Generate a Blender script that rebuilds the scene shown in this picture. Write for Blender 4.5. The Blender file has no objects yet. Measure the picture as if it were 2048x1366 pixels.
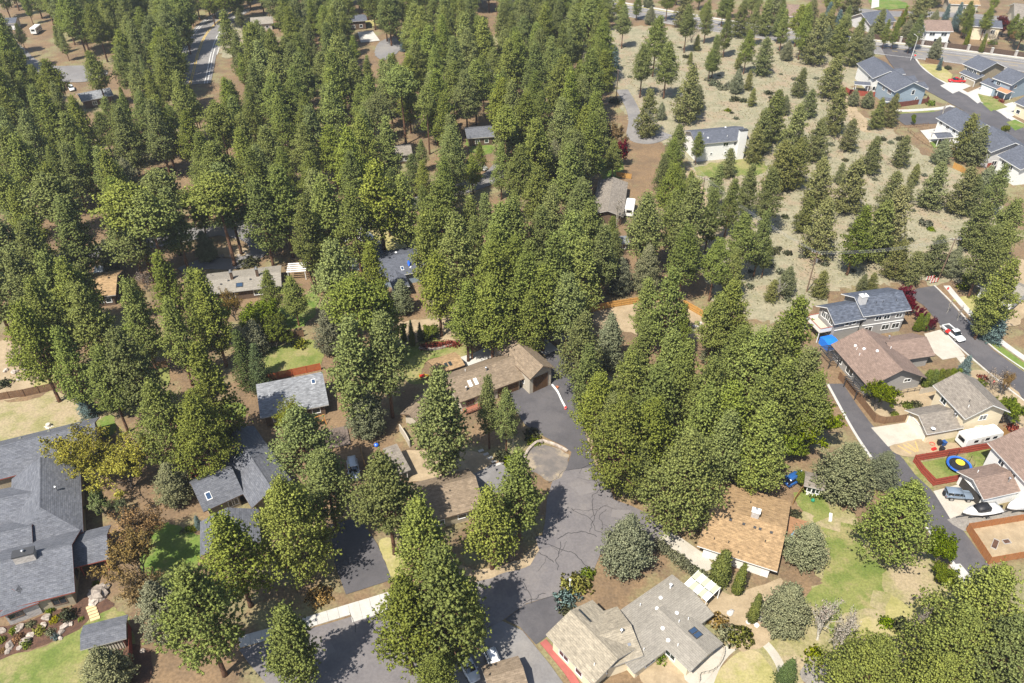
import bpy, bmesh, math, random
import numpy as np
from mathutils import Vector, Matrix, noise

# ---------------------------------------------------------------- camera, sky, sun, exposure
SC = bpy.context.scene
FPX, CX, CY, HCAM, PITCH = 1593.0, 1024.0, 683.0, 106.0, math.radians(37.6)
cam_d = bpy.data.cameras.new('camera'); cam = bpy.data.objects.new('camera', cam_d)
SC.collection.objects.link(cam)
cam.location = (0, 0, HCAM); cam.rotation_euler = (math.pi/2 - PITCH, 0, 0)
cam_d.sensor_width = 36.0; cam_d.lens = FPX/2048*36.0; cam_d.clip_start = 1.0; cam_d.clip_end = 9000
SC.camera = cam
SUN_EL, SUN_AZ = math.radians(57), math.radians(36)      # shadows fall 36 deg right of straight away
sd = Vector((math.sin(SUN_AZ)*math.cos(SUN_EL), math.cos(SUN_AZ)*math.cos(SUN_EL), -math.sin(SUN_EL)))
W = bpy.data.worlds.new('World'); SC.world = W; W.use_nodes = True
nt = W.node_tree; bg = nt.nodes['Background']
sky = nt.nodes.new('ShaderNodeTexSky'); sky.sky_type = 'NISHITA'; sky.sun_disc = False
sky.sun_elevation = SUN_EL; sky.sun_rotation = math.atan2(-sd.x, -sd.y)
nt.links.new(sky.outputs[0], bg.inputs[0]); bg.inputs[1].default_value = 0.10
sun_d = bpy.data.lights.new('sun', 'SUN'); sun_d.energy = 5.0; sun_d.angle = math.radians(0.5)
sun_d.color = (1.0, 0.95, 0.86)
sun = bpy.data.objects.new('sun', sun_d); SC.collection.objects.link(sun)
sun.rotation_euler = sd.to_track_quat('-Z', 'Y').to_euler(); sun.location = (0, 0, 200)
SC.view_settings.view_transform = 'Standard'; SC.view_settings.look = 'None'
SC.view_settings.exposure = 0.82; SC.view_settings.gamma = 1.0
SC.cycles.max_bounces = 5; SC.cycles.diffuse_bounces = 3; SC.cycles.transparent_max_bounces = 4

# ---------------------------------------------------------------- helpers
COL = SC.collection
rng = random.Random(7)
ST, CT = math.sin(PITCH), math.cos(PITCH)
def P(px, py, z=0.0):
    """world x,y of the point of height z that the survey photograph shows at pixel px,py"""
    u, v = (px-CX)/FPX, (CY-py)/FPX
    dx, dy, dz = u, CT+v*ST, -ST+v*CT
    t = (z-HCAM)/dz
    return Vector((dx*t, dy*t))
def pix(x, y, z=0.0):
    f = y*CT-(z-HCAM)*ST; up = y*ST+(z-HCAM)*CT
    return (CX+FPX*x/f, CY-FPX*up/f)

def link(o, parent=None):
    COL.objects.link(o)
    if parent: o.parent = parent
    return o
def tag(o, label=None, cat=None, group=None, kind=None):
    if label: o['label'] = label
    if cat: o['category'] = cat
    if group: o['group'] = group
    if kind: o['kind'] = kind
    return o
def thing(name, label, cat, loc, rz=0.0, group=None):
    o = bpy.data.objects.new(name, None); o.empty_display_size = 0.5
    COL.objects.link(o); o.location = loc; o.rotation_euler = (0, 0, rz)
    return tag(o, label, cat, group)
def clone(o, parent=None):
    c = o.copy(); COL.objects.link(c); c.parent = parent
    for ch in o.children: clone(ch, c)
    return c

class MB:
    """collects shapes; build() links them as one mesh object"""
    def __init__(s): s.v = []; s.f = []; s.m = []; s.uv = {}; s.smooth = False
    def face(s, pts, m=0, uv=None):
        i = len(s.v); s.v += [tuple(p) for p in pts]; s.f.append(tuple(range(i, i+len(pts)))); s.m.append(m)
        if uv: s.uv[len(s.f)-1] = uv
        return s
    def hexa(s, b, t, m=0, mt=None):
        i = len(s.v); n = len(b); s.v += [tuple(p) for p in b]+[tuple(p) for p in t]
        s.f.append(tuple(range(i+n-1, i-1, -1))); s.m.append(m)
        s.f.append(tuple(range(i+n, i+2*n))); s.m.append(m if mt is None else mt)
        for k in range(n):
            j = (k+1) % n; s.f.append((i+k, i+j, i+n+j, i+n+k)); s.m.append(m)
        return s
    def box(s, c, d, rz=0.0, m=0, mt=None):
        ca, sa = math.cos(rz), math.sin(rz); hx, hy, hz = d[0]/2, d[1]/2, d[2]/2
        q = [(-hx, -hy), (hx, -hy), (hx, hy), (-hx, hy)]
        q = [(c[0]+x*ca-y*sa, c[1]+x*sa+y*ca) for x, y in q]
        return s.hexa([(x, y, c[2]-hz) for x, y in q], [(x, y, c[2]+hz) for x, y in q], m, mt)
    def bar(s, p0, p1, w, h, m=0):
        p0, p1 = Vector(p0), Vector(p1); d = (p1-p0).normalized()
        up = Vector((0, 0, 1)) if abs(d.z) < .95 else Vector((1, 0, 0))
        r = d.cross(up).normalized()*w/2; u = r.cross(d).normalized()*h/2
        return s.hexa([p0-r-u, p0+r-u, p0+r+u, p0-r+u], [p1-r-u, p1+r-u, p1+r+u, p1-r+u], m)
    def tube(s, pts, rad, n=6, m=0, cap=True):
        pts = [Vector(p) for p in pts]; i0 = len(s.v)
        if not hasattr(rad, '__len__'): rad = [rad]*len(pts)
        for k, p in enumerate(pts):
            d = (pts[min(k+1, len(pts)-1)]-pts[max(k-1, 0)]).normalized()
            up = Vector((0, 0, 1)) if abs(d.z) < .9 else Vector((1, 0, 0))
            r = d.cross(up).normalized(); u = r.cross(d)
            for a in range(n):
                t = 2*math.pi*a/n; s.v.append(tuple(p+(r*math.cos(t)+u*math.sin(t))*rad[k]))
        for k in range(len(pts)-1):
            for a in range(n):
                b = (a+1) % n; s.f.append((i0+k*n+a, i0+k*n+b, i0+(k+1)*n+b, i0+(k+1)*n+a)); s.m.append(m)
        if cap:
            s.f.append(tuple(i0+a for a in range(n))[::-1]); s.m.append(m)
            s.f.append(tuple(i0+(len(pts)-1)*n+a for a in range(n))); s.m.append(m)
        return s
    def lathe(s, c, prof, n=12, m=0, sx=1, sy=1):
        i0 = len(s.v)
        for r, z in prof:
            for a in range(n):
                t = 2*math.pi*a/n; s.v.append((c[0]+r*sx*math.cos(t), c[1]+r*sy*math.sin(t), c[2]+z))
        for k in range(len(prof)-1):
            for a in range(n):
                b = (a+1) % n; s.f.append((i0+k*n+a, i0+k*n+b, i0+(k+1)*n+b, i0+(k+1)*n+a)); s.m.append(m)
        s.f.append(tuple(i0+a for a in range(n))[::-1]); s.m.append(m)
        s.f.append(tuple(i0+(len(prof)-1)*n+a for a in range(n))); s.m.append(m)
        return s
    def blob(s, c, r, m=0, sub=1, amp=.25, seed=0):
        bm = bmesh.new(); bmesh.ops.create_icosphere(bm, subdivisions=sub, radius=1)
        i0 = len(s.v)
        for v in bm.verts:
            k = 1+amp*noise.noise(Vector(v.co)*1.6+Vector((seed*3.1, seed*1.7, seed)))*2
            s.v.append((c[0]+v.co.x*r[0]*k, c[1]+v.co.y*r[1]*k, c[2]+v.co.z*r[2]*k))
        for f in bm.faces: s.f.append(tuple(i0+v.index for v in f.verts)); s.m.append(m)
        bm.free(); return s
    def mesh(s, name, mats):
        me = bpy.data.meshes.new(name); me.from_pydata(s.v, [], s.f); me.validate(clean_customdata=False)
        for mt in (mats if isinstance(mats, (list, tuple)) else [mats]): me.materials.append(mt)
        if len(me.polygons) == len(s.m):
            me.polygons.foreach_set('material_index', s.m)
        if s.smooth: me.polygons.foreach_set('use_smooth', [True]*len(me.polygons))
        if s.uv:
            ul = me.uv_layers.new(name='UVMap')
            for fi, uvs in s.uv.items():
                p = me.polygons[fi]
                for k, li in enumerate(p.loop_indices): ul.data[li].uv = uvs[k]
        me.update(); return me
    def build(s, name, mats, parent=None, loc=None, rz=None, **kw):
        o = bpy.data.objects.new(name, s.mesh(name, mats)); link(o, parent)
        if loc is not None: o.location = loc
        if rz is not None: o.rotation_euler = (0, 0, rz)
        return tag(o, **kw)

# ---------------------------------------------------------------- materials
MATS = {}
def mat(name, c, c2=None, scale=0.5, rough=.85, bump=0.0, bscale=8.0, contrast=(.35, .65), c3=None, scale3=.08,
        per_obj=0.0, metal=0.0, spec=.3, stretch=None, fine=None, alpha=None):
    if name in MATS: return MATS[name]
    m = bpy.data.materials.new(name); m.use_nodes = True; t = m.node_tree; N = t.nodes; L = t.links
    b = N['Principled BSDF']; b.inputs['Roughness'].default_value = rough; b.inputs['Metallic'].default_value = metal
    b.inputs['Specular IOR Level'].default_value = spec
    geo = N.new('ShaderNodeNewGeometry'); src = geo.outputs['Position']
    if stretch:
        mp = N.new('ShaderNodeMapping'); mp.inputs['Scale'].default_value = stretch
        L.new(src, mp.inputs[0]); src = mp.outputs[0]
    def nz(sc, det=5, rg=.62):
        n = N.new('ShaderNodeTexNoise'); n.inputs['Scale'].default_value = sc; n.inputs['Detail'].default_value = det
        n.inputs['Roughness'].default_value = rg; L.new(src, n.inputs['Vector']); return n
    def mix(fac, a, bcol, blend='MIX'):
        x = N.new('ShaderNodeMix'); x.data_type = 'RGBA'; x.blend_type = blend
        if isinstance(fac, float): x.inputs[0].default_value = fac
        else: L.new(fac, x.inputs[0])
        for s, i in ((a, 6), (bcol, 7)):
            if hasattr(s, 'is_output'): L.new(s, x.inputs[i])
            else: x.inputs[i].default_value = (*s, 1)
        return x.outputs[2]
    def ramp(o, lo, hi):
        r = N.new('ShaderNodeMapRange'); r.inputs[1].default_value = lo; r.inputs[2].default_value = hi
        r.interpolation_type = 'SMOOTHSTEP'; L.new(o, r.inputs[0]); return r.outputs[0]
    col = None
    if c2:
        col = mix(ramp(nz(scale).outputs[0], *contrast), c, c2)
    if c3:
        col = mix(ramp(nz(scale3, 6, .7).outputs[0], .48, .62), col if col else c, c3)
    if fine:
        k, sc = fine
        col = mix(ramp(nz(sc, 3).outputs[0], .3, .7), mix(1.0, col if col else c, (1-k, 1-k, 1-k), 'MULTIPLY'), col if col else c)
    if per_obj:
        oi = N.new('ShaderNodeObjectInfo'); h = N.new('ShaderNodeHueSaturation')
        mr = N.new('ShaderNodeMapRange'); mr.inputs[3].default_value = 1-per_obj; mr.inputs[4].default_value = 1+per_obj
        L.new(oi.outputs['Random'], mr.inputs[0]); L.new(mr.outputs[0], h.inputs['Value'])
        if col: L.new(col, h.inputs['Color'])
        else: h.inputs['Color'].default_value = (*c, 1)
        col = h.outputs[0]
    if col: L.new(col, b.inputs['Base Color'])
    else: b.inputs['Base Color'].default_value = (*c, 1)
    if bump:
        bn = N.new('ShaderNodeBump'); bn.inputs['Strength'].default_value = bump; bn.inputs['Distance'].default_value = .05
        L.new(nz(bscale, 4).outputs[0], bn.inputs['Height']); L.new(bn.outputs[0], b.inputs['Normal'])
    m.diffuse_color = (*c, 1); MATS[name] = m; return m

def shingle(name, c, c2, var=.25):
    """asphalt shingles: courses and tabs from roof UVs (metres), blotches from noise"""
    m = bpy.data.materials.new(name); m.use_nodes = True; t = m.node_tree; N = t.nodes; L = t.links
    b = N['Principled BSDF']; b.inputs['Roughness'].default_value = .9; b.inputs['Specular IOR Level'].default_value = .2
    uv = N.new('ShaderNodeUVMap')
    br = N.new('ShaderNodeTexBrick'); br.inputs['Scale'].default_value = 1.0
    br.inputs['Brick Width'].default_value = .62; br.inputs['Row Height'].default_value = .29
    br.inputs['Mortar Size'].default_value = .022; br.inputs['Mortar Smooth'].default_value = .5; br.offset = .37
    br.inputs['Color1'].default_value = (*c, 1); br.inputs['Color2'].default_value = (*c2, 1)
    br.inputs['Mortar'].default_value = (*[x*.55 for x in c], 1); br.inputs['Bias'].default_value = 0
    L.new(uv.outputs[0], br.inputs['Vector'])
    mp = N.new('ShaderNodeMapping'); mp.inputs['Scale'].default_value = (.9, 2.2, 1); L.new(uv.outputs[0], mp.inputs[0])
    n1 = N.new('ShaderNodeTexNoise'); n1.inputs['Scale'].default_value = 1.3; n1.inputs['Detail'].default_value = 4; L.new(mp.outputs[0], n1.inputs[0])
    n2 = N.new('ShaderNodeTexNoise'); n2.inputs['Scale'].default_value = .22; n2.inputs['Detail'].default_value = 5; L.new(uv.outputs[0], n2.inputs[0])
    def mr(o, lo, hi, a, e):
        r = N.new('ShaderNodeMapRange'); r.inputs[1].default_value = lo; r.inputs[2].default_value = hi
        r.inputs[3].default_value = a; r.inputs[4].default_value = e; L.new(o, r.inputs[0]); return r.outputs[0]
    mu = N.new('ShaderNodeMath'); mu.operation = 'MULTIPLY'
    L.new(mr(n1.outputs[0], .3, .7, 1-var, 1+var), mu.inputs[0]); L.new(mr(n2.outputs[0], .3, .7, .88, 1.1), mu.inputs[1])
    h = N.new('ShaderNodeHueSaturation'); L.new(br.outputs[0], h.inputs['Color']); L.new(mu.outputs[0], h.inputs['Value'])
    L.new(h.outputs[0], b.inputs['Base Color'])
    bn = N.new('ShaderNodeBump'); bn.inputs['Strength'].default_value = .5; bn.inputs['Distance'].default_value = .03
    L.new(n1.outputs[0], bn.inputs['Height']); L.new(bn.outputs[0], b.inputs['Normal'])
    m.diffuse_color = (*c, 1); MATS[name] = m; return m

def foliage(name, c, c2, var=.16, trans=.25, hue=.02):
    m = bpy.data.materials.new(name); m.use_nodes = True; t = m.node_tree; N = t.nodes; L = t.links
    out = N['Material Output']; b = N['Principled BSDF']; b.inputs['Roughness'].default_value = .7
    b.inputs['Specular IOR Level'].default_value = .25
    geo = N.new('ShaderNodeNewGeometry'); oi = N.new('ShaderNodeObjectInfo')
    n = N.new('ShaderNodeTexNoise'); n.inputs['Scale'].default_value = .9; n.inputs['Detail'].default_value = 3
    L.new(geo.outputs['Position'], n.inputs['Vector'])
    r = N.new('ShaderNodeMapRange'); r.inputs[1].default_value = .35; r.inputs[2].default_value = .65; L.new(n.outputs[0], r.inputs[0])
    x = N.new('ShaderNodeMix'); x.data_type = 'RGBA'; x.inputs[6].default_value = (*c, 1); x.inputs[7].default_value = (*c2, 1)
    L.new(r.outputs[0], x.inputs[0])
    h = N.new('ShaderNodeHueSaturation'); L.new(x.outputs[2], h.inputs['Color'])
    def mr(o, a, e):
        q = N.new('ShaderNodeMapRange'); q.inputs[3].default_value = a; q.inputs[4].default_value = e; L.new(o, q.inputs[0]); return q.outputs[0]
    mu = N.new('ShaderNodeMath'); mu.operation = 'MULTIPLY'
    L.new(mr(oi.outputs['Random'], 1-var, 1+var), mu.inputs[0]); L.new(mr(geo.outputs['Random Per Island'], .72, 1.28), mu.inputs[1])
    L.new(mu.outputs[0], h.inputs['Value'])
    w = N.new('ShaderNodeMath'); w.operation = 'FRACT'
    k = N.new('ShaderNodeMath'); k.operation = 'MULTIPLY'; k.inputs[1].default_value = 17.3; L.new(oi.outputs['Random'], k.inputs[0]); L.new(k.outputs[0], w.inputs[0])
    L.new(mr(w.outputs[0], .5-hue, .5+hue), h.inputs['Hue'])
    w2 = N.new('ShaderNodeMath'); w2.operation = 'FRACT'; k2 = N.new('ShaderNodeMath'); k2.operation = 'MULTIPLY'; k2.inputs[1].default_value = 41.7; L.new(oi.outputs['Random'], k2.inputs[0]); L.new(k2.outputs[0], w2.inputs[0]); L.new(mr(w2.outputs[0], .90, 1.14), h.inputs['Saturation'])
    L.new(h.outputs[0], b.inputs['Base Color'])
    tr = N.new('ShaderNodeBsdfTranslucent'); L.new(h.outputs[0], tr.inputs[0])
    mx = N.new('ShaderNodeMixShader'); mx.inputs[0].default_value = trans
    L.new(b.outputs[0], mx.inputs[1]); L.new(tr.outputs[0], mx.inputs[2]); L.new(mx.outputs[0], out.inputs[0])
    m.diffuse_color = (*c, 1); MATS[name] = m; return m
# ---------------------------------------------------------------- ground, roads, lawns
G_DUFF = mat('pine_duff_ground', (.235, .155, .085), (.17, .115, .068), scale=.16, c3=(.235, .215, .105), scale3=.045, fine=(.35, 2.2), bump=.35, bscale=1.4)
G_FIELD = mat('dry_bunchgrass_ground', (.315, .28, .185), (.235, .22, .135), scale=.30, c3=(.30, .235, .155), scale3=.10, fine=(.30, 1.6), bump=.4, bscale=1.2)
G_DIRT = mat('bare_dirt', (.37, .285, .18), (.29, .22, .135), scale=.4, fine=(.15, 3.0), bump=.2)
G_LAWN = mat('green_lawn', (.125, .165, .032), (.205, .215, .062), scale=.22, c3=(.27, .235, .10), scale3=.16, fine=(.3, 3.0), contrast=(.38, .6))
G_LAWNB = mat('bright_lawn', (.095, .160, .022), (.145, .20, .038), scale=.25, c3=(.19, .20, .06), scale3=.2, fine=(.28, 3.0), contrast=(.38, .6))
G_DRY = mat('dry_lawn', (.36, .315, .13), (.27, .25, .085), scale=.35, c3=(.38, .31, .17), scale3=.12, fine=(.22, 3.0))
G_YARD = mat('patchy_yard', (.325, .275, .15), (.25, .23, .095), scale=.25, c3=(.36, .285, .175), scale3=.09, fine=(.3, 2.5), contrast=(.38, .6), bump=.2)
G_MULCH = mat('bark_mulch', (.125, .065, .04), (.085, .045, .03), scale=1.2, fine=(.35, 5.0), bump=.3)
ASPH = mat('worn_asphalt', (.165, .150, .148), (.140, .128, .129), scale=.3, c3=(.182, .164, .156), scale3=.09, fine=(.16, 2.5), contrast=(.3, .7))
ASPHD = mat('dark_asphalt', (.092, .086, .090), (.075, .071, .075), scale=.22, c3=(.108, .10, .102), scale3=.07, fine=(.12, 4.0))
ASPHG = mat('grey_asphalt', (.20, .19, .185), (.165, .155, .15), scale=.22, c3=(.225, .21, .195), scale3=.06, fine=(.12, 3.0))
CONC = mat('pale_concrete', (.47, .45, .41), (.41, .39, .355), scale=.5, fine=(.06, 3.0))
CONCW = mat('beige_concrete', (.44, .40, .335), (.385, .35, .29), scale=.4, fine=(.08, 3.0))
GRAVEL = mat('grey_gravel', (.29, .265, .23), (.23, .205, .18), scale=.6, fine=(.3, 4.0), bump=.2)
PAINT = mat('white_road_paint', (.62, .61, .58), (.48, .47, .45), scale=1.0)
YPAINT = mat('yellow_road_paint', (.5, .34, .06))
SEAL = mat('crack_sealant', (.028, .027, .03))
ROCK = mat('grey_tan_rock', (.40, .34, .28), (.24, .20, .17), scale=2.2, bump=.6, bscale=3, per_obj=.25)

def spline(pts, n=5, closed=True):
    out = []; N = len(pts)
    for i in range(N if closed else N-1):
        g = lambda k: Vector(pts[k % N]) if closed else Vector(pts[max(0, min(N-1, k))])
        p0, p1, p2, p3 = g(i-1), g(i), g(i+1), g(i+2)
        for j in range(n):
            t = j/n
            out.append(.5*((2*p1)+(p2-p0)*t+(2*p0-5*p1+4*p2-p3)*t*t+(3*p1-p0-3*p2+p3)*t**3))
    if not closed: out.append(Vector(pts[-1]))
    return out
def poly_mesh(name, pts, z, m, skirt=.3):
    from mathutils.geometry import delaunay_2d_cdt
    n = len(pts); r = delaunay_2d_cdt([Vector((p[0], p[1])) for p in pts], [(i, (i+1) % n) for i in range(n)], [list(range(n))], 1, 1e-4)
    me = bpy.data.meshes.new(name); V, F = r[0], []
    for f in r[2]:
        q = [V[i] for i in f]; ar = sum(q[i].x*q[(i+1) % len(q)].y-q[(i+1) % len(q)].x*q[i].y for i in range(len(q)))
        F.append(list(f) if ar > 0 else list(f)[::-1])
    me.from_pydata([(v.x, v.y, z) for v in V], [], F); me.materials.append(m); me.update(); return me
ZL = [0.02]
def patch(name, px, m, smooth=True, jit=0.0, z=None, label=None, kind='structure', parent=None, world=False):
    pts = [Vector(p) if world else P(*p) for p in px]
    if smooth: pts = spline(pts, 5)
    if jit:
        q = []
        for i, p in enumerate(pts):
            e = pts[(i+1) % len(pts)]; k = max(1, min(12, int((e-p).length/.8)))
            q += [p.lerp(e, t/k) for t in range(k)]
        pts = q
    if jit:
        nz_ = lambda p, s: noise.noise(Vector((p[0]*.35, p[1]*.35, s)))+.55*noise.noise(Vector((p[0]*1.1, p[1]*1.1, s+5)))+.3*noise.noise(Vector((p[0]*2.6, p[1]*2.6, s+8)))
        pts = [Vector((p[0]+jit*nz_(p, 3), p[1]+jit*nz_(p, 30))) for p in pts]
    if z is None: ZL[0] += .002; z = ZL[0]
    o = bpy.data.objects.new(name, poly_mesh(name, pts, z, m)); link(o, parent)
    if not parent: tag(o, label, None, None, kind)
    return o
def strip_pts(px, w, n=6, world=False, off=0.0):
    c = spline([(Vector(p) if world else P(*p)) for p in px], n, False); L, R = [], []
    for i, p in enumerate(c):
        d = c[min(i+1, len(c)-1)]-c[max(i-1, 0)]; d = Vector((-d[1], d[0])).normalized()
        L.append(p+d*(off+w/2)); R.append(p+d*(off-w/2))
    return c, L, R
def strip(name, px, w, m, z=None, off=0.0, label=None, parent=None, world=False, n=6, thick=.3, dash=None):
    """a ribbon of constant width w along a line"""
    c, L, R = strip_pts(px, w, n, world, off)
    if z is None: ZL[0] += .002; z = ZL[0]
    b = MB(); acc = 0.0
    for i in range(len(c)-1):
        if dash:
            acc += (c[i+1]-c[i]).length
            if (acc % (dash[0]+dash[1])) > dash[0]: continue
        q = [R[i], R[i+1], L[i+1], L[i]]
        b.face([(*p, z) for p in q])
        if thick:
            b.face([(*L[i], z-thick), (*L[i], z), (*L[i+1], z), (*L[i+1], z-thick)][::-1]); b.face([(*R[i], z-thick), (*R[i+1], z-thick), (*R[i+1], z), (*R[i], z)])
    o = b.build(name, m, parent)
    if not parent: tag(o, label, None, None, 'structure')
    return o

gb = MB(); gb.face([(-3000, -300, 0), (3000, -300, 0), (3000, 6000, 0), (-3000, 6000, 0)])
gb.build('ground', G_DUFF, kind='structure', label='brown pine needle ground between the houses')
patch('dry_field', [(1225, 55), (1450, 62), (1690, 85), (1745, 130), (1690, 200), (1735, 240), (1800, 270), (1850, 310), (1925, 345), (1990, 395), (2010, 470), (1990, 560), (1900, 565), (1800, 570), (1660, 580), (1640, 612), (1545, 645), (1440, 610), (1405, 520), (1400, 440), (1365, 360), (1380, 330), (1330, 290), (1262, 250), (1235, 180), (1215, 120)],
      G_FIELD, jit=2.5, label='open dry bunchgrass field with scattered young pines')
patch('trodden_path', [(1690, 190), (1703, 190), (1712, 215), (1730, 238), (1745, 262), (1725, 262), (1700, 240), (1690, 215)], G_DIRT, jit=1.0, label='bare dirt path beside the blue house')
patch('dirt_lot', [(1185, 625), (1240, 608), (1320, 600), (1420, 625), (1440, 650), (1400, 680), (1300, 670), (1200, 655)], G_DIRT, jit=1.5, label='bare dirt yard inside the new cedar fence')
patch('dirt_verge', [(1380, 330), (1410, 380), (1418, 440), (1428, 500), (1400, 500), (1390, 430), (1372, 370)], G_DIRT, jit=1.0, label='dirt track under the power lines')
patch('backyard_ground', [(1640, 985), (1700, 1020), (1740, 1060), (1840, 1110), (1930, 1150), (1960, 1200), (1900, 1290), (1840, 1330), (1780, 1366), (1500, 1366), (1530, 1250), (1640, 1170), (1600, 1060), (1600, 1000)],
      G_YARD, jit=2, label='patchy dry back yard below the tan roofed house')
patch('lawn', [(1655, 1065), (1700, 1055), (1735, 1080), (1755, 1130), (1760, 1170), (1740, 1215), (1690, 1245), (1640, 1235), (1640, 1190), (1655, 1140)], G_LAWN, jit=3, label='patchy green lawn between junipers and broad pine')
patch('lawn', [(1600, 985), (1640, 980), (1660, 1020), (1640, 1050), (1610, 1030)], G_LAWN, jit=2, label='small lawn strip right of the tan roof')
patch('lawn', [(1770, 1210), (1850, 1190), (1930, 1170), (1935, 1200), (1880, 1270), (1800, 1300), (1750, 1260)], G_DRY, jit=3, label='thin yellow grass among bare aspens')
patch('lawn', [(1428, 1370), (1452, 1325), (1490, 1300), (1525, 1312), (1548, 1370)], G_DRY, label='round yellowing lawn beside the garden path')
strip('garden_path', [(1415, 1372), (1437, 1322), (1475, 1287), (1520, 1280), (1560, 1330), (1575, 1400)], 1.3, CONCW, label='curved beige garden path round the lawn')
patch('yard_dirt', [(1400, 1150), (1470, 1190), (1540, 1160), (1560, 1180), (1530, 1290), (1460, 1300), (1445, 1260), (1400, 1215)], G_DIRT, jit=1, label='dirt garden with slim arborvitae')
patch('gravel_pad', [(1610, 1318), (1650, 1312), (1672, 1330), (1668, 1368), (1630, 1375), (1600, 1345)], GRAVEL, jit=.6, label='grey gravel pad at the aspen feet')
# left side yards
patch('lawn', [(-30, 1325), (60, 1302), (120, 1278), (165, 1245), (205, 1222), (235, 1222), (262, 1250), (262, 1420), (-60, 1420)], G_LAWN, jit=.6, label='curving green lawn in the lower left corner')
patch('mulch_bed', [(-40, 1262), (30, 1250), (80, 1235), (150, 1208), (180, 1190), (212, 1196), (225, 1215), (190, 1232), (150, 1262), (100, 1285), (40, 1304), (-40, 1325)], G_MULCH, jit=.5, label='dark bark mulch bed full of rocks')
patch('mulch_bed', [(222, 1300), (262, 1290), (300, 1300), (300, 1366), (262, 1372), (226, 1330)], G_MULCH, jit=.6, label='mulch strip right of the grey shed')
patch('lawn', [(292, 1062), (330, 1045), (372, 1060), (405, 1078), (400, 1120), (375, 1155), (320, 1185), (290, 1165), (282, 1110)], G_LAWNB, jit=.8, label='bright lawn between bronze tree and grey garage')
patch('straw_yard', [(-30, 812), (60, 800), (108, 785), (150, 800), (190, 832), (180, 850), (60, 880), (-30, 900)], G_YARD, jit=1.2, label='dry straw lawn behind the charcoal house')
patch('lawn', [(190, 845), (222, 830), (232, 850), (225, 870), (205, 872)], G_LAWNB, jit=.5, label='green lawn corner behind the yellow budding tree')
patch('dry_lawn', [(60, 745), (95, 738), (120, 760), (105, 778), (65, 782)], G_DRY, jit=1, label='small dry lawn behind the leaning fence')
patch('dirt_yard', [(-20, 690), (40, 690), (80, 720), (60, 780), (-20, 800)], G_DIRT, jit=1.5, label='stony dirt yard at the left edge')
patch('lawn', [(275, 685), (310, 668), (345, 672), (350, 695), (330, 712), (285, 718)], G_LAWN, jit=1, label='sunny lawn patch left of the firs')
patch('lawn', [(240, 740), (300, 725), (335, 730), (338, 770), (260, 772)], G_LAWN, jit=1, label='shaded lawn behind the wooden fence')
patch('lawn', [(430, 815), (470, 805), (490, 815), (488, 835), (440, 840)], G_LAWNB, jit=.5, label='narrow bright lawn behind the shaded roof')
patch('lawn', [(520, 705), (570, 690), (615, 680), (640, 690), (642, 735), (590, 745), (522, 760)], G_LAWN, jit=.8, label='mottled lawn behind the light grey roof')
patch('lawn', [(535, 640), (580, 600), (625, 585), (640, 600), (620, 640), (560, 665)], G_LAWNB, jit=1.5, label='shady lawn behind the white pergola')
patch('lawn', [(800, 700), (850, 682), (915, 684), (948, 703), (925, 714), (880, 716), (855, 722), (845, 745), (850, 765), (815, 765), (795, 735)], G_LAWN, jit=.6, label='lawn round the red barberry hedge')
patch('lawn', [(735, 468), (770, 458), (845, 452), (848, 488), (772, 504)], G_DRY, jit=.5, label='yellow front lawn behind the slate roofed house')
patch('lawn', [(1205, 320), (1240, 318), (1246, 345), (1225, 365), (1200, 350)], G_LAWNB, jit=1, label='bright grass behind the brown cabin roof')
patch('lawn', [(1395, 335), (1460, 322), (1520, 318), (1530, 345), (1460, 355), (1400, 352)], G_LAWN, jit=1.5, label='rough grass in front of white chimney house')
patch('lawn', [(935, 278), (975, 276), (985, 300), (965, 310), (940, 300)], G_LAWNB, jit=2, label='shaded lawn by the forest cabin')
# planted streets on the right
patch('residential_street', [(1812, 588), (1836, 577), (1868, 572), (1895, 600), (1940, 650), (1985, 700), (2070, 760), (2070, 815), (2010, 770), (1960, 728), (1905, 680), (1880, 650), (1848, 612)], ASPHD, smooth=False, label='dark asphalt dead-end street on the right')
strip('sidewalk', [(1893, 572), (1925, 610), (1965, 652), (2005, 686), (2070, 732)], 1.5, CONC, z=.12, label='pale sidewalk along the dead-end street')
strip('kerb', [(1868, 571), (1900, 602), (1942, 649), (1988, 697), (2075, 757)], .35, CONC, z=.13, label='concrete kerb of the dead-end street')
strip('kerb', [(1880, 652), (1906, 683), (1960, 731), (2012, 774), (2075, 822)], .35, CONC, z=.13, label='near kerb of the dead-end street')
patch('lawn', [(1905, 600), (1960, 590), (1975, 615), (1960, 640), (1935, 615)], G_DRY, jit=.5, label='dry front lawn beside the dead-end street')
patch('verge', [(1970, 668), (1995, 688), (2060, 735), (2060, 750), (2000, 708), (1965, 675)], G_LAWNB, smooth=False, label='green verge beside the dead-end street')
patch('driveway', [(1848, 668), (1880, 660), (1905, 680), (1930, 712), (1885, 720), (1866, 705)], CONCW, smooth=False, label='concrete drive of the brown roofed house')
patch('walkway', [(1912, 715), (1928, 713), (1942, 735), (1930, 738)], CONCW, smooth=False, label='short concrete walk to the street')
patch('dirt_garden', [(1735, 800), (1800, 780), (1850, 770), (1880, 785), (1850, 830), (1810, 838), (1760, 832)], G_DIRT, jit=.6, label='dirt garden with young maple')
patch('side_garden', [(1940, 750), (1985, 745), (2048, 800), (2048, 850), (2025, 850), (1985, 800)], G_DIRT, jit=.6, label='planted bed beside the cream house')
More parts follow.
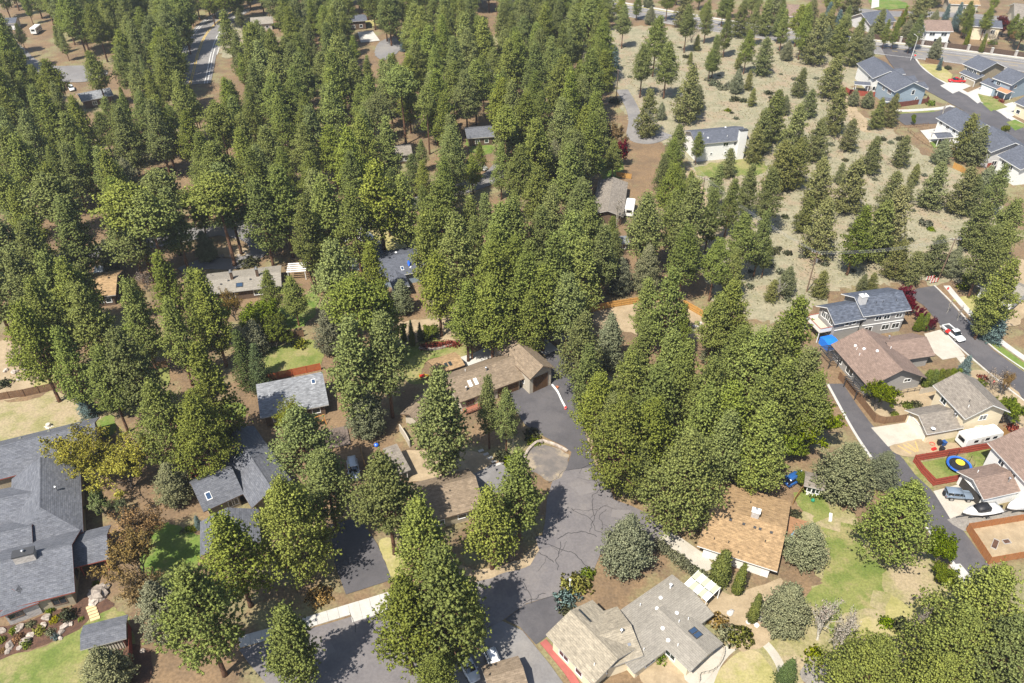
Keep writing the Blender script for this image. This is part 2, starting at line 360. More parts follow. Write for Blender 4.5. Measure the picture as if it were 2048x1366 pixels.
patch('alley', [(1655, 768), (1686, 768), (1712, 808), (1738, 843), (1772, 882), (1812, 925), (1852, 968), (1890, 1015), (1925, 1060), (1958, 1105), (1995, 1155), (1950, 1185), (1905, 1125), (1868, 1075), (1828, 1025), (1780, 965), (1735, 905), (1700, 850)], ASPHD, smooth=False, label='dark asphalt alley running down the right side')
strip('alley_curb', [(1655, 768), (1700, 850), (1735, 905), (1780, 965), (1828, 1025), (1868, 1075), (1905, 1125), (1950, 1185)], .5, CONC, z=.10, label='concrete edge along the alley')
patch('sidewalk', [(1898, 1130), (1920, 1128), (1952, 1165), (1935, 1180)], CONC, smooth=False, z=.11, label='short concrete walk beside the alley')
patch('driveway', [(1742, 856), (1815, 845), (1848, 880), (1776, 894)], CONCW, smooth=False, label='concrete drive in front of the cream garage')
patch('driveway', [(1866, 983), (1922, 968), (1975, 1010), (1900, 1038)], CONCW, smooth=False, label='concrete drive under the grey jeep')
patch('gravel_parking', [(1894, 1040), (1976, 1012), (2070, 1030), (2070, 1075), (1926, 1062), (1905, 1050)], GRAVEL, smooth=False, label='gravel parking strip under the boats')
patch('lawn', [(1818, 930), (1900, 915), (1990, 895), (1990, 935), (1925, 960), (1868, 968), (1830, 945)], G_LAWN, smooth=False, label='fenced lawn round the trampoline')
patch('verge', [(1815, 915), (1826, 935), (1850, 960), (1868, 978), (1860, 978), (1830, 950), (1806, 918)], G_LAWN, smooth=False, label='grass verge along the red fence')
patch('scruffy_yard', [(1780, 893), (1850, 880), (1930, 890), (1960, 890), (1940, 905), (1820, 915)], G_DIRT, jit=.4, label='scruffy dirt yard beside the travel trailer')
patch('garden_plot', [(1930, 1055), (2000, 1040), (2060, 1040), (2060, 1110), (1980, 1125)], G_DIRT, smooth=False, label='bare garden plot inside the cedar fence')
# culdesac and lower streets
patch('cul_de_sac', [(560, 1400), (500, 1330), (478, 1300), (560, 1275), (690, 1238), (810, 1200), (925, 1168), (1000, 1148), (1058, 1128), (1080, 1095), (1090, 1045), (1094, 1000), (1104, 965), (1130, 940), (1190, 934), (1216, 962), (1228, 1000), (1262, 1012), (1310, 1035), (1332, 1062), (1322, 1085), (1270, 1100), (1200, 1110), (1186, 1145), (1150, 1165), (1112, 1190), (1052, 1208), (1000, 1245), (940, 1270), (890, 1330), (870, 1400)], ASPH, smooth=False, label='worn grey cul-de-sac with sealed cracks')
CULD = bpy.data.objects['cul_de_sac']
patch('driveway', [(1090, 712), (1115, 699), (1130, 689), (1145, 712), (1156, 780), (1167, 855), (1191, 934), (1131, 942), (1143, 905), (1128, 893), (1092, 876), (1050, 850), (1026, 815), (1020, 785), (1045, 770), (1085, 768), (1100, 745)], ASPHD, smooth=False, label='wide dark driveway of the tall garage')
patch('concrete_pad', [(1045, 676), (1076, 665), (1116, 699), (1090, 711)], CONC, smooth=False, label='white concrete pad behind the tall garage')
patch('patio', [(917, 716), (950, 706), (985, 688), (1005, 700), (985, 715), (935, 733), (922, 728)], CONC, smooth=False, label='white concrete patio behind the long brown house')
patch('gravel_turnout', [(1050, 905), (1075, 890), (1120, 900), (1140, 912), (1130, 940), (1104, 965), (1075, 950), (1050, 930)], mat('dusty_asphalt', (.175, .15, .13), (.12, .108, .10), scale=.45, c3=(.29, .235, .165), scale3=.2), jit=.5, label='patchy turnout by the curved stone wall')
patch('walk', [(938, 948), (985, 930), (1040, 925), (1052, 940), (1020, 985), (960, 985)], ASPHG, jit=.3, label='grey front walk beside the brown garage')
patch('driveway', [(1112, 1190), (1130, 1220), (1128, 1245), (1092, 1275), (1072, 1290), (1040, 1255), (1010, 1240), (1050, 1210)], ASPHD, smooth=False, label='dark driveway apron before the beige roof')
patch('driveway', [(1005, 1243), (1045, 1262), (1100, 1330), (1150, 1400), (860, 1400), (890, 1330), (942, 1272)], ASPHG, smooth=False, label='pale grey driveway under the parked cars')
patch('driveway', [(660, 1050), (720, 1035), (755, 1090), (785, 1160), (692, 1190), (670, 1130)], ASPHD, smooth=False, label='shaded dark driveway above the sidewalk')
patch('driveway', [(1290, 1085), (1322, 1075), (1332, 1060), (1360, 1075), (1410, 1110), (1430, 1135), (1400, 1150), (1340, 1110)], CONCW, smooth=False, label='concrete drive of the tan roofed house')
patch('pine_needle_verge', [(757, 1090), (785, 1080), (812, 1130), (812, 1165), (788, 1165)], G_DRY, jit=.4, label='straw coloured verge right of the dark drive')
patch('pine_needle_verge', [(920, 1130), (960, 1140), (1040, 1120), (1072, 1085), (1080, 1095), (1058, 1130), (1000, 1150), (925, 1170)], G_DIRT, jit=.5, label='tan needle strip beside the cul-de-sac')
patch('dirt_strip', [(1147, 690), (1156, 700), (1172, 800), (1186, 880), (1200, 935), (1192, 935), (1169, 855), (1158, 780)], G_DIRT, jit=.3, label='dirt strip right of the wide driveway')
patch('dirt_garden', [(800, 905), (860, 900), (960, 905), (985, 925), (940, 950), (830, 965), (800, 945)], G_DIRT, jit=.6, label='dry garden before the brown garage')
patch('courtyard_garden', [(1280, 1345), (1335, 1300), (1370, 1338), (1380, 1366), (1330, 1385), (1290, 1370)], G_DIRT, jit=.3, label='courtyard rock garden between grey roofs')
patch('patio', [(1372, 1345), (1430, 1290), (1445, 1300), (1440, 1330), (1400, 1370), (1378, 1368)], CONCW, jit=.3, label='beige stone patio below the skylights')
# sidewalk of separate slabs
wa = [(478, 1285), (560, 1262), (690, 1222), (805, 1187)]
c, L, R = strip_pts(wa, 1.9, 8)
swk = tag(bpy.data.objects.new('sidewalk', None), 'white concrete sidewalk of square slabs below the dark drive', None, None, 'structure'); link(swk)
tot = [0.0]
for i in range(len(c)-1): tot.append(tot[-1]+(c[i+1]-c[i]).length)
def along(d, arr):
    for i in range(len(c)-1):
        if tot[i+1] >= d:
            t = (d-tot[i])/(tot[i+1]-tot[i]); return arr[i]*(1-t)+arr[i+1]*t
    return arr[-1]
d = 0.0
while d < tot[-1]-.6:
    e = min(d+1.62, tot[-1]); wide = d > tot[-1]*.60
    q = [along(d+.015, L), along(e-.015, L), along(e-.015, R), along(d+.015, R)]
    if wide:
        for k in (2, 3): q[k] = q[k]+(q[k]-q[3-k])*.75
    zz = .13+rng.uniform(-.008, .008)
    MB().hexa([(*p, 0) for p in q[::-1]], [(*p, zz) for p in q[::-1]]).build('slab', CONC, swk)
    d = e
# sealed cracks in the cul-de-sac
for line in ([(1190, 955), (1200, 975), (1185, 990), (1187, 1020), (1190, 1035), (1180, 1065)], [(1144, 1020), (1160, 1030), (1190, 1060), (1210, 1070)], [(1115, 1080), (1135, 1068), (1170, 1065), (1195, 1075)],
             [(1085, 1088), (1120, 1100), (1150, 1110), (1178, 1135)], [(1120, 1085), (1118, 1100), (1113, 1125), (1115, 1142)], [(1040, 1158), (1052, 1180), (1062, 1200), (1063, 1210)], [(1212, 1020), (1200, 1040), (1205, 1060)],
             [(1075, 1105), (1095, 1115), (1108, 1127)], [(700, 1225), (706, 1245), (712, 1265)], [(742, 1215), (750, 1240), (752, 1262)], [(1143, 1019), (1165, 1022), (1200, 1020), (1215, 1010)], [(1095, 968), (1125, 945), (1150, 938), (1190, 934)], [(1283, 1055), (1300, 1040), (1310, 1036)],
             [(1045, 1208), (1065, 1200), (1090, 1190)], [(1180, 955), (1192, 966), (1212, 960)]):
    pts = [P(x+rng.uniform(-1.5, 1.5), y+rng.uniform(-1.5, 1.5)) for x, y in line]
    for it in range(4):                                        # crooked like a real crack
        q = [pts[0]]
        for a_, b_ in zip(pts, pts[1:]):
            d_ = b_-a_; q += [a_+d_*rng.uniform(.4, .6)+Vector((-d_.y, d_.x))*rng.gauss(0, .09), b_]
        pts = q
    strip('sealed_crack', pts, rng.uniform(.06, .11), SEAL, z=ZL[0]+.003, parent=CULD, thick=0, world=True, n=1)
    if rng.random() < .7:
        s_ = rng.choice(pts[3:-3]); d_ = Vector((rng.uniform(-1, 1), rng.uniform(-1, 1))).normalized(); br = [s_]
        for k_ in range(8): br.append(br[-1]+d_*.35+Vector((rng.gauss(0, .12), rng.gauss(0, .12))))
        strip('sealed_crack', br, .05, SEAL, z=ZL[0]+.003, parent=CULD, thick=0, world=True, n=1)
for px_ in ([(1070, 1075), (1105, 1068), (1112, 1092), (1078, 1100)], [(1150, 975), (1180, 968), (1188, 985), (1158, 992)], [(880, 1215), (935, 1200), (948, 1222), (895, 1240)], [(1010, 1180), (1045, 1168), (1052, 1182), (1018, 1195)], [(600, 1300), (660, 1283), (672, 1305), (612, 1325)], [(1225, 1020), (1262, 1022), (1256, 1040), (1222, 1035)]):
    o_ = patch('asphalt_patch', px_, rng.choice((mat('asphalt_repair', (.135, .124, .126), (.12, .11, .112), scale=.6), mat('asphalt_faded', (.178, .163, .158), (.165, .15, .146), scale=.6))), smooth=False, z=ZL[0]+.0015, parent=CULD, jit=.1)
# streets in the forest
ZL[0] += .004
strip('forest_road', [(20, 545), (100, 525), (190, 508), (300, 486), (400, 466), (470, 455), (560, 452), (700, 440), (790, 420), (880, 390), (970, 362), (1010, 330)], 6.5, ASPHG, label='grey forest road winding between the pines')
strip('driveway', [(365, 545), (410, 528), (470, 528), (512, 508), (515, 485), (490, 470), (450, 462)], 5.0, ASPHG, label='looping drive before the long grey roof')
patch('island_bed', [(418, 500), (450, 494), (490, 497), (498, 506), (470, 515), (425, 512)], G_DIRT, jit=.6, label='rocky planting island in the looping drive')
patch('forest_court', [(30, 85), (52, 100), (70, 118), (105, 132), (170, 132), (215, 143), (200, 158), (160, 165), (110, 162), (70, 150), (48, 128), (25, 100)], ASPHG, label='grey forest court in the upper left')
strip('highway', [(475, 18), (440, 40), (412, 70), (397, 105), (388, 140), (380, 170)], 15, ASPHG, label='curving two lane road in the upper left')
zz = ZL[0]+.004
for off, pm in ((6.2, PAINT), (5.2, PAINT), (-6.2, PAINT), (-5.2, PAINT), (.3, YPAINT), (-.3, YPAINT)):
    strip('lane_line', [(475, 18), (440, 40), (412, 70), (397, 105), (388, 140), (380, 170)], .28, pm, z=zz, off=off, parent=bpy.data.objects['highway'], thick=0)
strip('sidewalk', [(465, 40), (447, 62), (437, 90), (428, 110)], 2.6, CONC, z=.12, label='white sidewalk right of the curving road')
patch('grass_bank', [(470, 45), (500, 40), (500, 95), (450, 120), (440, 95), (452, 65)], G_FIELD, jit=2, label='dry grass bank beside the curving road')
strip('gravel_lane', [(1244, 180), (1262, 212), (1270, 240), (1268, 275), (1300, 282), (1335, 268)], 4.5, ASPHG, label='narrow gravel lane to the white chimney house')
# arterial and the subdivision, upper right
ART = [(1050, -20), (1170, 6), (1300, 30), (1450, 55), (1600, 76), (1760, 97), (1900, 113), (2100, 138)]
strip('arterial_road', ART, 17, ASPHG, label='wide grey arterial road across the upper right', n=10)
zz = ZL[0]+.004
for off, pm, dd in ((8.0, PAINT, None), (-8.0, PAINT, None), (1.9, YPAINT, None), (-1.9, YPAINT, (3, 6)), (5.2, PAINT, None)):
    strip('lane_line', ART, .22, pm, z=zz, off=off, parent=bpy.data.objects['arterial_road'], thick=0, n=24, dash=dd)
strip('sidewalk', [(x, y-15) for x, y in ART], 1.9, CONC, z=.12, label='far sidewalk of the arterial road', n=10)
strip('grass_verge', [(x, y-11.5) for x, y in ART], 2.6, G_DRY, z=.10, label='dry grass verge of the arterial road', n=10)
strip('subdivision_street', [(1790, 98), (1803, 120), (1822, 142), (1860, 168), (1905, 193), (1960, 222), (2010, 255), (2080, 300)], 11, ASPHD, label='subdivision street curving between new houses', n=8)
strip('subdivision_spur', [(1795, 240), (1830, 238), (1890, 234), (1925, 222)], 9.5, ASPHD, label='short dead-end spur of the subdivision street', n=6)
strip('sidewalk', [(1828, 118), (1838, 132), (1862, 150), (1900, 170), (1960, 202), (2010, 230), (2080, 270)], 2.2, CONC, z=.12, label='pale sidewalk before the grey two storey houses', n=8)
strip('kerb', [(1815, 118), (1829, 136), (1864, 160), (1908, 184), (1963, 213), (2013, 244), (2083, 287)], .6, CONC, z=.13, label='far kerb of the subdivision street', n=8)
strip('kerb', [(1797, 130), (1812, 148), (1855, 178), (1900, 203), (1955, 233), (2005, 268), (2070, 312)], .6, CONC, z=.13, label='near kerb of the subdivision street', n=8)
strip('sidewalk', [(1790, 222), (1830, 221), (1880, 217), (1905, 212)], 2.0, CONC, z=.12, label='sidewalk beside the blue house fence')
strip('verge', [(1795, 228), (1830, 226), (1870, 223)], 2.2, G_LAWN, z=.10, label='grass strip beside the dead-end spur')
patch('verge', [(1822, 130), (1834, 132), (1858, 152), (1884, 165), (1872, 166), (1848, 152)], G_DRY, smooth=False, z=.11, label='dry verge at the street corner')
patch('front_yard', [(1838, 128), (1880, 130), (1905, 150), (1898, 168), (1870, 155)], G_DRY, smooth=False, label='rocky corner yard of the two storey house')
patch('driveway', [(1880, 172), (1915, 158), (1945, 172), (1905, 188)], CONC, smooth=False, label='white drive under the red pickup')
patch('driveway', [(1930, 188), (1960, 175), (1985, 190), (1955, 208)], CONC, smooth=False, label='white drive of the blue-grey house')
patch('driveway', [(1985, 215), (2025, 205), (2050, 222), (2015, 238)], CONC, smooth=False, label='white drive at the right edge')
patch('lawn', [(1955, 188), (1985, 195), (2015, 215), (1990, 222), (1962, 204)], G_LAWN, smooth=False, label='small front lawn of the blue-grey house')
patch('lawn', [(2012, 245), (2030, 240), (2055, 252), (2030, 262)], G_LAWNB, smooth=False, label='small green lawn at the right edge')
patch('lawn', [(1964, 208), (1975, 206), (1992, 218), (1982, 224)], G_LAWNB, smooth=False, label='green kerbside rectangle by the street')
patch('lawn', [(1858, 283), (1878, 281), (1884, 292), (1868, 297)], G_LAWNB, smooth=False, label='tiny lawn behind the white porch house')
patch('patio', [(1840, 262), (1870, 258), (1885, 278), (1860, 285)], CONC, smooth=False, label='stone patio under the white porch')
strip('side_street', [(1700, 20), (1780, 28), (1900, 30), (2000, 38), (2100, 50)], 9, ASPHG, label='back street at the upper right')
patch('lawn', [(1740, 0), (1800, 2), (1815, 15), (1770, 20), (1745, 15)], G_LAWNB, jit=1, label='green front lawn at the top edge')
patch('driveway', [(1745, -10), (1758, -10), (1758, 14), (1742, 18)], CONC, smooth=False, label='white drive at the top edge')
patch('house_yard', [(1975, 565), (2048, 520), (2048, 640), (1985, 640)], G_DIRT, jit=1, label='yard of the house behind right edge pines')
patch('driveway', [(715, 65), (745, 62), (760, 82), (722, 86)], CONC, smooth=False, label='white concrete drive in the forest')
patch('driveway', [(758, 86), (790, 75), (800, 100), (770, 120), (750, 110)], ASPHG, jit=.5, label='grey turning area in the forest')
patch('lawn', [(735, 38), (770, 35), (770, 50), (735, 52)], G_DRY, jit=1, label='dry lawn by the forest drive')
patch('clearing', [(1160, 100), (1230, 60), (1280, 60), (1290, 90), (1250, 130), (1200, 150)], G_FIELD, jit=2, label='grassy clearing at the forest edge')
patch('dirt_garden', [(780, 650), (850, 640), (930, 640), (960, 660), (930, 690), (860, 680), (800, 690)], G_DIRT, jit=1, label='bare dirt garden behind the red hedge')
patch('dirt_yard', [(1060, 660), (1120, 640), (1180, 650), (1180, 690), (1130, 690), (1076, 668)], G_DIRT, jit=1, label='dirt yard behind the concrete pad')
# ---------------------------------------------------------------- houses
R_CHAR = shingle('charcoal_shingles', (.105, .109, .124), (.138, .142, .156), .24)
R_SLATE = shingle('slate_blue_shingles', (.105, .112, .135), (.082, .089, .108), .20)
R_BLUE = shingle('mottled_blue_shingles', (.10, .112, .14), (.065, .075, .098), .40)
R_BROWN = shingle('brown_shingles', (.235, .180, .125), (.185, .140, .098), .24)
R_RED = shingle('red_brown_shingles', (.225, .160, .128), (.185, .132, .106), .2)
R_TAN = shingle('tan_shingles', (.335, .225, .120), (.265, .175, .094), .30)
R_BEIGE = shingle('beige_grey_shingles', (.32, .275, .205), (.26, .225, .17), .26)
R_GREY = shingle('light_grey_shingles', (.235, .24, .25), (.165, .17, .18), .35)
R_TAUPE = shingle('taupe_shingles', (.235, .205, .17), (.185, .16, .135), .25)
R_PLAIN = shingle('plain_grey_roofing', (.265, .24, .20), (.235, .212, .178), .14)
W_WHITE = mat('white_paint', (.72, .71, .68), (.64, .63, .60), scale=1.5, stretch=(1, 1, 6))
W_CREAM = mat('cream_siding', (.66, .57, .40), (.60, .51, .36), scale=1.0, stretch=(1, 1, 8))
W_GREY = mat('grey_siding', (.30, .285, .265), (.26, .245, .23), scale=1.0, stretch=(1, 1, 8))
W_BLUE = mat('blue_grey_siding', (.26, .315, .36), (.22, .275, .32), scale=1.0, stretch=(1, 1, 8))
W_PALE = mat('pale_grey_siding', (.52, .51, .50), (.46, .45, .44), scale=1.0, stretch=(1, 1, 8))
W_TAN = mat('olive_tan_siding', (.33, .28, .195), (.28, .235, .165), scale=1.0, stretch=(8, 8, 1))
W_BRN = mat('dark_brown_siding', (.13, .085, .055), (.095, .062, .042), scale=1.2, stretch=(8, 8, 1))
W_STONE = mat('pale_ledge_stone', (.50, .46, .42), (.30, .27, .25), scale=1.6, stretch=(1, 1, 5), bump=.4)
W_DKGREY = mat('charcoal_siding', (.13, .125, .12), (.10, .098, .095), scale=1.0, stretch=(8, 8, 1))
W_BEIGE = mat('beige_siding', (.46, .41, .33), (.40, .355, .285), scale=1.0, stretch=(8, 8, 1))
TRIM = mat('white_trim', (.74, .73, .70)); TRIMB = mat('brown_trim', (.14, .09, .06)); TRIMR = mat('rust_red_trim', (.30, .075, .05)); TRIMK = mat('dark_metal_trim', (.05, .05, .052), rough=.5)
TRIMG = mat('grey_trim', (.40, .38, .35)); COPPER = mat('copper_orange_roof', (.50, .20, .10), (.42, .16, .08), scale=2)
GLASS = mat('window_glass', (.022, .030, .036), rough=.06, spec=.9)
GLASSB = mat('skylight_glass', (.035, .065, .12), rough=.05, spec=1.0)
DOORW = mat('white_garage_door', (.66, .63, .56)); DOORB = mat('brown_wood_door', (.125, .065, .030), (.085, .045, .022), scale=2, stretch=(6, 6, .5))
METAL = mat('galvanised_metal', (.5, .5, .5), rough=.35, metal=.8); VENTW = mat('white_vent', (.75, .75, .74), rough=.5)
BLACK = mat('black_plastic', (.018, .018, .02), rough=.5); REDP = mat('red_plastic', (.55, .025, .02), rough=.45)
DARKIN = mat('unlit_interior', (.05, .045, .04))
FOOT = []      # footprints, kept clear of trees

def line_side(a, u, p): d = p-a; return u.x*d.y-u.y*d.x
class Block:
    def __init__(s, A, B, C, ze=3.0, pitch=.4, oh=.5, hip=(0, 0), shed=False, open=False, roof=None, wall=None, trim=None, endwall=None, z0=0.0):
        s.ze, s.pitch, s.oh, s.hip, s.shed, s.open = ze, pitch, oh, hip, shed, open
        s.roof, s.wall, s.trim, s.endwall, s.z0 = roof, wall, trim, endwall, z0
        a, b = P(*A, ze), P(*B, ze); s.L = (b-a).length; u = (b-a)/s.L; v = Vector((-u.y, u.x))
        if isinstance(C, tuple) and C[0] == 'r':
            best = None
            for k in range(20, 300):
                w = k*.1; q = P(C[1], C[2], ze+pitch*(w if shed else w/2)); dv = line_side(a, u, q)
                e = abs(abs(dv)-(w if shed else w/2))
                if best is None or e < best[0]: best = (e, w, 1 if dv > 0 else -1)
            w = best[1]*best[2]
        elif isinstance(C, tuple): w = line_side(a, u, P(*C, ze+(pitch*8 if shed else 0)))
        else: w = C
        s.W = abs(w); s.u = u; s.v = v*(1 if w > 0 else -1); s.a = a; s.c = a+u*s.L/2+s.v*s.W/2
        FOOT.append([a, b, b+s.v*s.W, a+s.v*s.W])
    def pt(s, x, y, z): q = s.a+s.u*x+s.v*y; return Vector((q.x, q.y, z))
    def top(s, y): return s.ze+s.pitch*(y if s.shed else min(y, s.W-y))
    def build(s, root, roofm, wallm, trimm):
        roofm, wallm, trimm = s.roof or roofm, s.wall or wallm, s.trim or trimm
        o = Vector((root.location.x, root.location.y, 0)); pt = lambda x, y, z: s.pt(x, y, z)-o
        L, Wd, oh, pi = s.L, s.W, s.oh, s.pitch; zr = s.ze+pi*(Wd if s.shed else Wd/2); sl = math.sqrt(1+pi*pi); th = .2
        flip = s.u.x*s.v.y-s.u.y*s.v.x < 0
        rb = MB()
        def plane(pts, uvs, holes=None):
            top = [Vector(p) for p in pts]; bot = [p-Vector((0, 0, th)) for p in top]
            n = (top[1]-top[0]).cross(top[2]-top[1])
            if n.z < 0: top, bot, uvs = top[::-1], bot[::-1], uvs[::-1]
            i = len(rb.v); k = len(top); rb.v += [tuple(p) for p in top+bot]
            rb.f.append(tuple(range(i, i+k))); rb.m.append(0); rb.uv[len(rb.f)-1] = uvs
            rb.f.append(tuple(range(i+2*k-1, i+k-1, -1))); rb.m.append(1)
            for j in range(k): rb.f.append((i+(j+1) % k, i+j, i+k+j, i+k+(j+1) % k)); rb.m.append(1)
        h0, h1 = s.hip[0]*Wd/2, s.hip[1]*Wd/2; ov = .35
        e0, e1 = (-ov if not s.hip[0] else 0), (L+ov if not s.hip[1] else L)
        if s.shed:
            plane([pt(e0, 0, s.ze), pt(e1, 0, s.ze), pt(e1, Wd, zr), pt(e0, Wd, zr)], [(0, 0), (L, 0), (L, Wd*sl), (0, Wd*sl)])
        else:
            r0, r1 = (h0 if s.hip[0] else e0), (L-h1 if s.hip[1] else e1)
            plane([pt(e0, 0, s.ze), pt(e1, 0, s.ze), pt(r1, Wd/2, zr), pt(r0, Wd/2, zr)], [(e0, 0), (e1, 0), (r1, Wd/2*sl), (r0, Wd/2*sl)])
            plane([pt(e1, Wd, s.ze), pt(e0, Wd, s.ze), pt(r0, Wd/2, zr), pt(r1, Wd/2, zr)], [(e0, 50), (e1, 50), (r1, 50+Wd/2*sl), (r0, 50+Wd/2*sl)])
            if s.hip[0]: plane([pt(0, Wd, s.ze), pt(0, 0, s.ze), pt(h0, Wd/2, zr)], [(0, 90), (Wd, 90), (Wd/2, 90+h0*sl)])
            if s.hip[1]: plane([pt(L, 0, s.ze), pt(L, Wd, s.ze), pt(L-h1, Wd/2, zr)], [(0, 130), (Wd, 130), (Wd/2, 130+h1*sl)])
        rf = rb.build('roof', [roofm, trimm], root)
        if not s.shed:
            cb = MB(); a_, b_ = pt(r0, Wd/2, zr+.015), pt(r1, Wd/2, zr+.015); dv = Vector((s.v.x, s.v.y, 0))*.16
            dn = Vector((0, 0, pi*.16)); up = Vector((0, 0, .03))
            cb.face([a_-dv-dn+up, b_-dv-dn+up, b_+up, a_+up], 0, [(0, 0), (r1-r0, 0), (r1-r0, .3), (0, .3)]); cb.face([a_+up, b_+up, b_+dv-dn+up, a_+dv-dn+up], 0, [(0, 0), (r1-r0, 0), (r1-r0, .3), (0, .3)])
            cb.build('ridge_cap', roofm, rf)
        s.rf = rf
        if s.open:
            for x in (oh, L-oh):
                for y in (oh, Wd-oh):
                    MB().box(pt(x, y, s.top(y)/2-.05), (.16, .16, s.top(y)-.1)).build('post', trimm, root)
            return
        q = [(oh, oh), (L-oh, oh), (L-oh, Wd-oh), (oh, Wd-oh)]
        def wall(pts, m):
            b = MB(); n = len(pts); P3 = [Vector(p) for p in pts]; nr = (P3[1]-P3[0]).cross(P3[2]-P3[1]).normalized()
            if nr.dot(sum(P3, Vector())/n-(pt(L/2, Wd/2, s.ze/2))) < 0: nr = -nr; P3 = P3[::-1]
            b.hexa([p-nr*.16 for p in P3], P3); b.build('wall', m, root)
        zt = lambda y: s.top(y)-th-.01
        wall([pt(oh, oh, s.z0), pt(L-oh, oh, s.z0), pt(L-oh, oh, zt(oh)), pt(oh, oh, zt(oh))], wallm)
        wall([pt(oh, Wd-oh, s.z0), pt(L-oh, Wd-oh, s.z0), pt(L-oh, Wd-oh, zt(Wd-oh)), pt(oh, Wd-oh, zt(Wd-oh))], wallm)
        for x, hp in ((oh, s.hip[0]), (L-oh, s.hip[1])):
            y0, y1 = oh+.161, Wd-oh-.161
            pts = [pt(x, y0, s.z0), pt(x, y1, s.z0), pt(x, y1, zt(y1))]
            if not hp and not s.shed: pts.append(pt(x, Wd/2, zt(Wd/2)))
            pts.append(pt(x, y0, zt(y0) if not hp else zt(oh)))
            if hp: pts[2] = pt(x, y1, zt(oh))
            wall(pts, s.endwall or wallm)
    def frame(s, side):
        """origin, horizontal axis, outward normal, length of the wall on that side"""
        u, v = Vector((s.u.x, s.u.y, 0)), Vector((s.v.x, s.v.y, 0)); oh = s.oh
        return {'n': (s.pt(oh, oh, 0), u, -v, s.L-2*oh), 'x': (s.pt(oh, s.W-oh, 0), u, v, s.L-2*oh),
                'a': (s.pt(oh, oh, 0), v, -u, s.W-2*oh), 'b': (s.pt(s.L-oh, oh, 0), v, u, s.W-2*oh)}[side]

def window(root, bl, side, fr, zc, w=1.2, h=1.2, frame=None, name='window', div=1, pane=None):
    o, u, n, L = bl.frame(side); base = Vector((root.location.x, root.location.y, 0)); c = o+u*L*fr-base+Vector((0, 0, zc)); z = Vector((0, 0, 1))
    f = MB(); t = .12; fm = frame or TRIM
    def bar(x0, x1, z0, z1, d0, d1):
        q = [c+u*x0+z*z0, c+u*x1+z*z0, c+u*x1+z*z1, c+u*x0+z*z1]
        f.hexa([p+n*d0 for p in q], [p+n*d1 for p in q])
    bar(-w/2-t, w/2+t, h/2, h/2+t, -.02, .07); bar(-w/2-t, w/2+t, -h/2-t, -h/2, -.02, .09)
    bar(-w/2-t, -w/2, -h/2, h/2, -.02, .07); bar(w/2, w/2+t, -h/2, h/2, -.02, .07)
    for k in range(1, div): x = -w/2+w*k/div; bar(x-.035, x+.035, -h/2, h/2, 0, .06)
    fo = f.build(name, fm, root)
    g = MB(); q = [c-u*w/2-z*h/2, c+u*w/2-z*h/2, c+u*w/2+z*h/2, c-u*w/2+z*h/2]
    g.hexa([p-n*.01 for p in q], [p+n*.025 for p in q]); g.build('pane', pane or GLASS, fo)
def garage_door(root, bl, side, fr, w=4.8, h=2.2, m=None, boards=8, frame=None, z0=.02, open=False):
    o, u, n, L = bl.frame(side); base = Vector((root.location.x, root.location.y, 0)); c = o+u*L*fr-base; z = Vector((0, 0, 1))
    f = MB()
    for x0, x1, a, b in ((-w/2-.14, -w/2, z0, h+.14), (w/2, w/2+.14, z0, h+.14), (-w/2, w/2, h, h+.14)):
        q = [c+u*x0+z*a, c+u*x1+z*a, c+u*x1+z*b, c+u*x0+z*b]; f.hexa([p-n*.02 for p in q], [p+n*.08 for p in q])
    fo = f.build('garage_door', frame or TRIM, root)
    vertical = m is DOORB
    for k in range(boards if vertical else 4):
        K = boards if vertical else 4
        if vertical: x0, x1, a, b = -w/2+w*k/K+.012, -w/2+w*(k+1)/K-.012, z0, h-.01
        else: x0, x1, a, b = -w/2+.01, w/2-.01, z0+(h-z0)*k/K+.012, z0+(h-z0)*(k+1)/K-.012
        q = [c+u*x0+z*a, c+u*x1+z*a, c+u*x1+z*b, c+u*x0+z*b]
        MB().hexa([p-n*.01 for p in q], [p+n*.03 for p in q]).build('door_infill', DARKIN if open else (m or DOORW), fo)  # when open, dark slabs fill the doorway, colour painted as interior shade
def on_roof(bl, side, fu, fv):
    """point, up-slope dir, normal on a roof slope; fu along the ridge, fv from eave (0) to ridge (1)"""
    y = bl.W*(fv if bl.shed else fv/2); y2 = y if side == 'n' else bl.W-y
    p = bl.pt(bl.L*fu, y2, bl.top(y2)); d = Vector((bl.v.x, bl.v.y, 0))*(1 if side == 'n' else -1)
    up = (d+Vector((0, 0, bl.pitch))).normalized(); ax = Vector((bl.u.x, bl.u.y, 0))
    n = ax.cross(up); n = n if n.z > 0 else -n
    return p, up, n, ax
def skylight(root, bl, side, fu, fv, w=.8, h=1.2, fm=None, glass=None):
    p, up, n, ax = on_roof(bl, side, fu, fv); p = p-Vector((root.location.x, root.location.y, 0))
    q = [p-ax*w/2-up*h/2, p+ax*w/2-up*h/2, p+ax*w/2+up*h/2, p-ax*w/2+up*h/2]
    o = MB().hexa([x-n*.05 for x in q], [x+n*.13 for x in q]).build('skylight', fm or TRIM, bl.rf)
    s = .8; q = [p+(x-p)*s for x in q]
    MB().hexa([x+n*.10 for x in q], [x+n*.15 for x in q]).build('pane', glass or GLASSB, o)
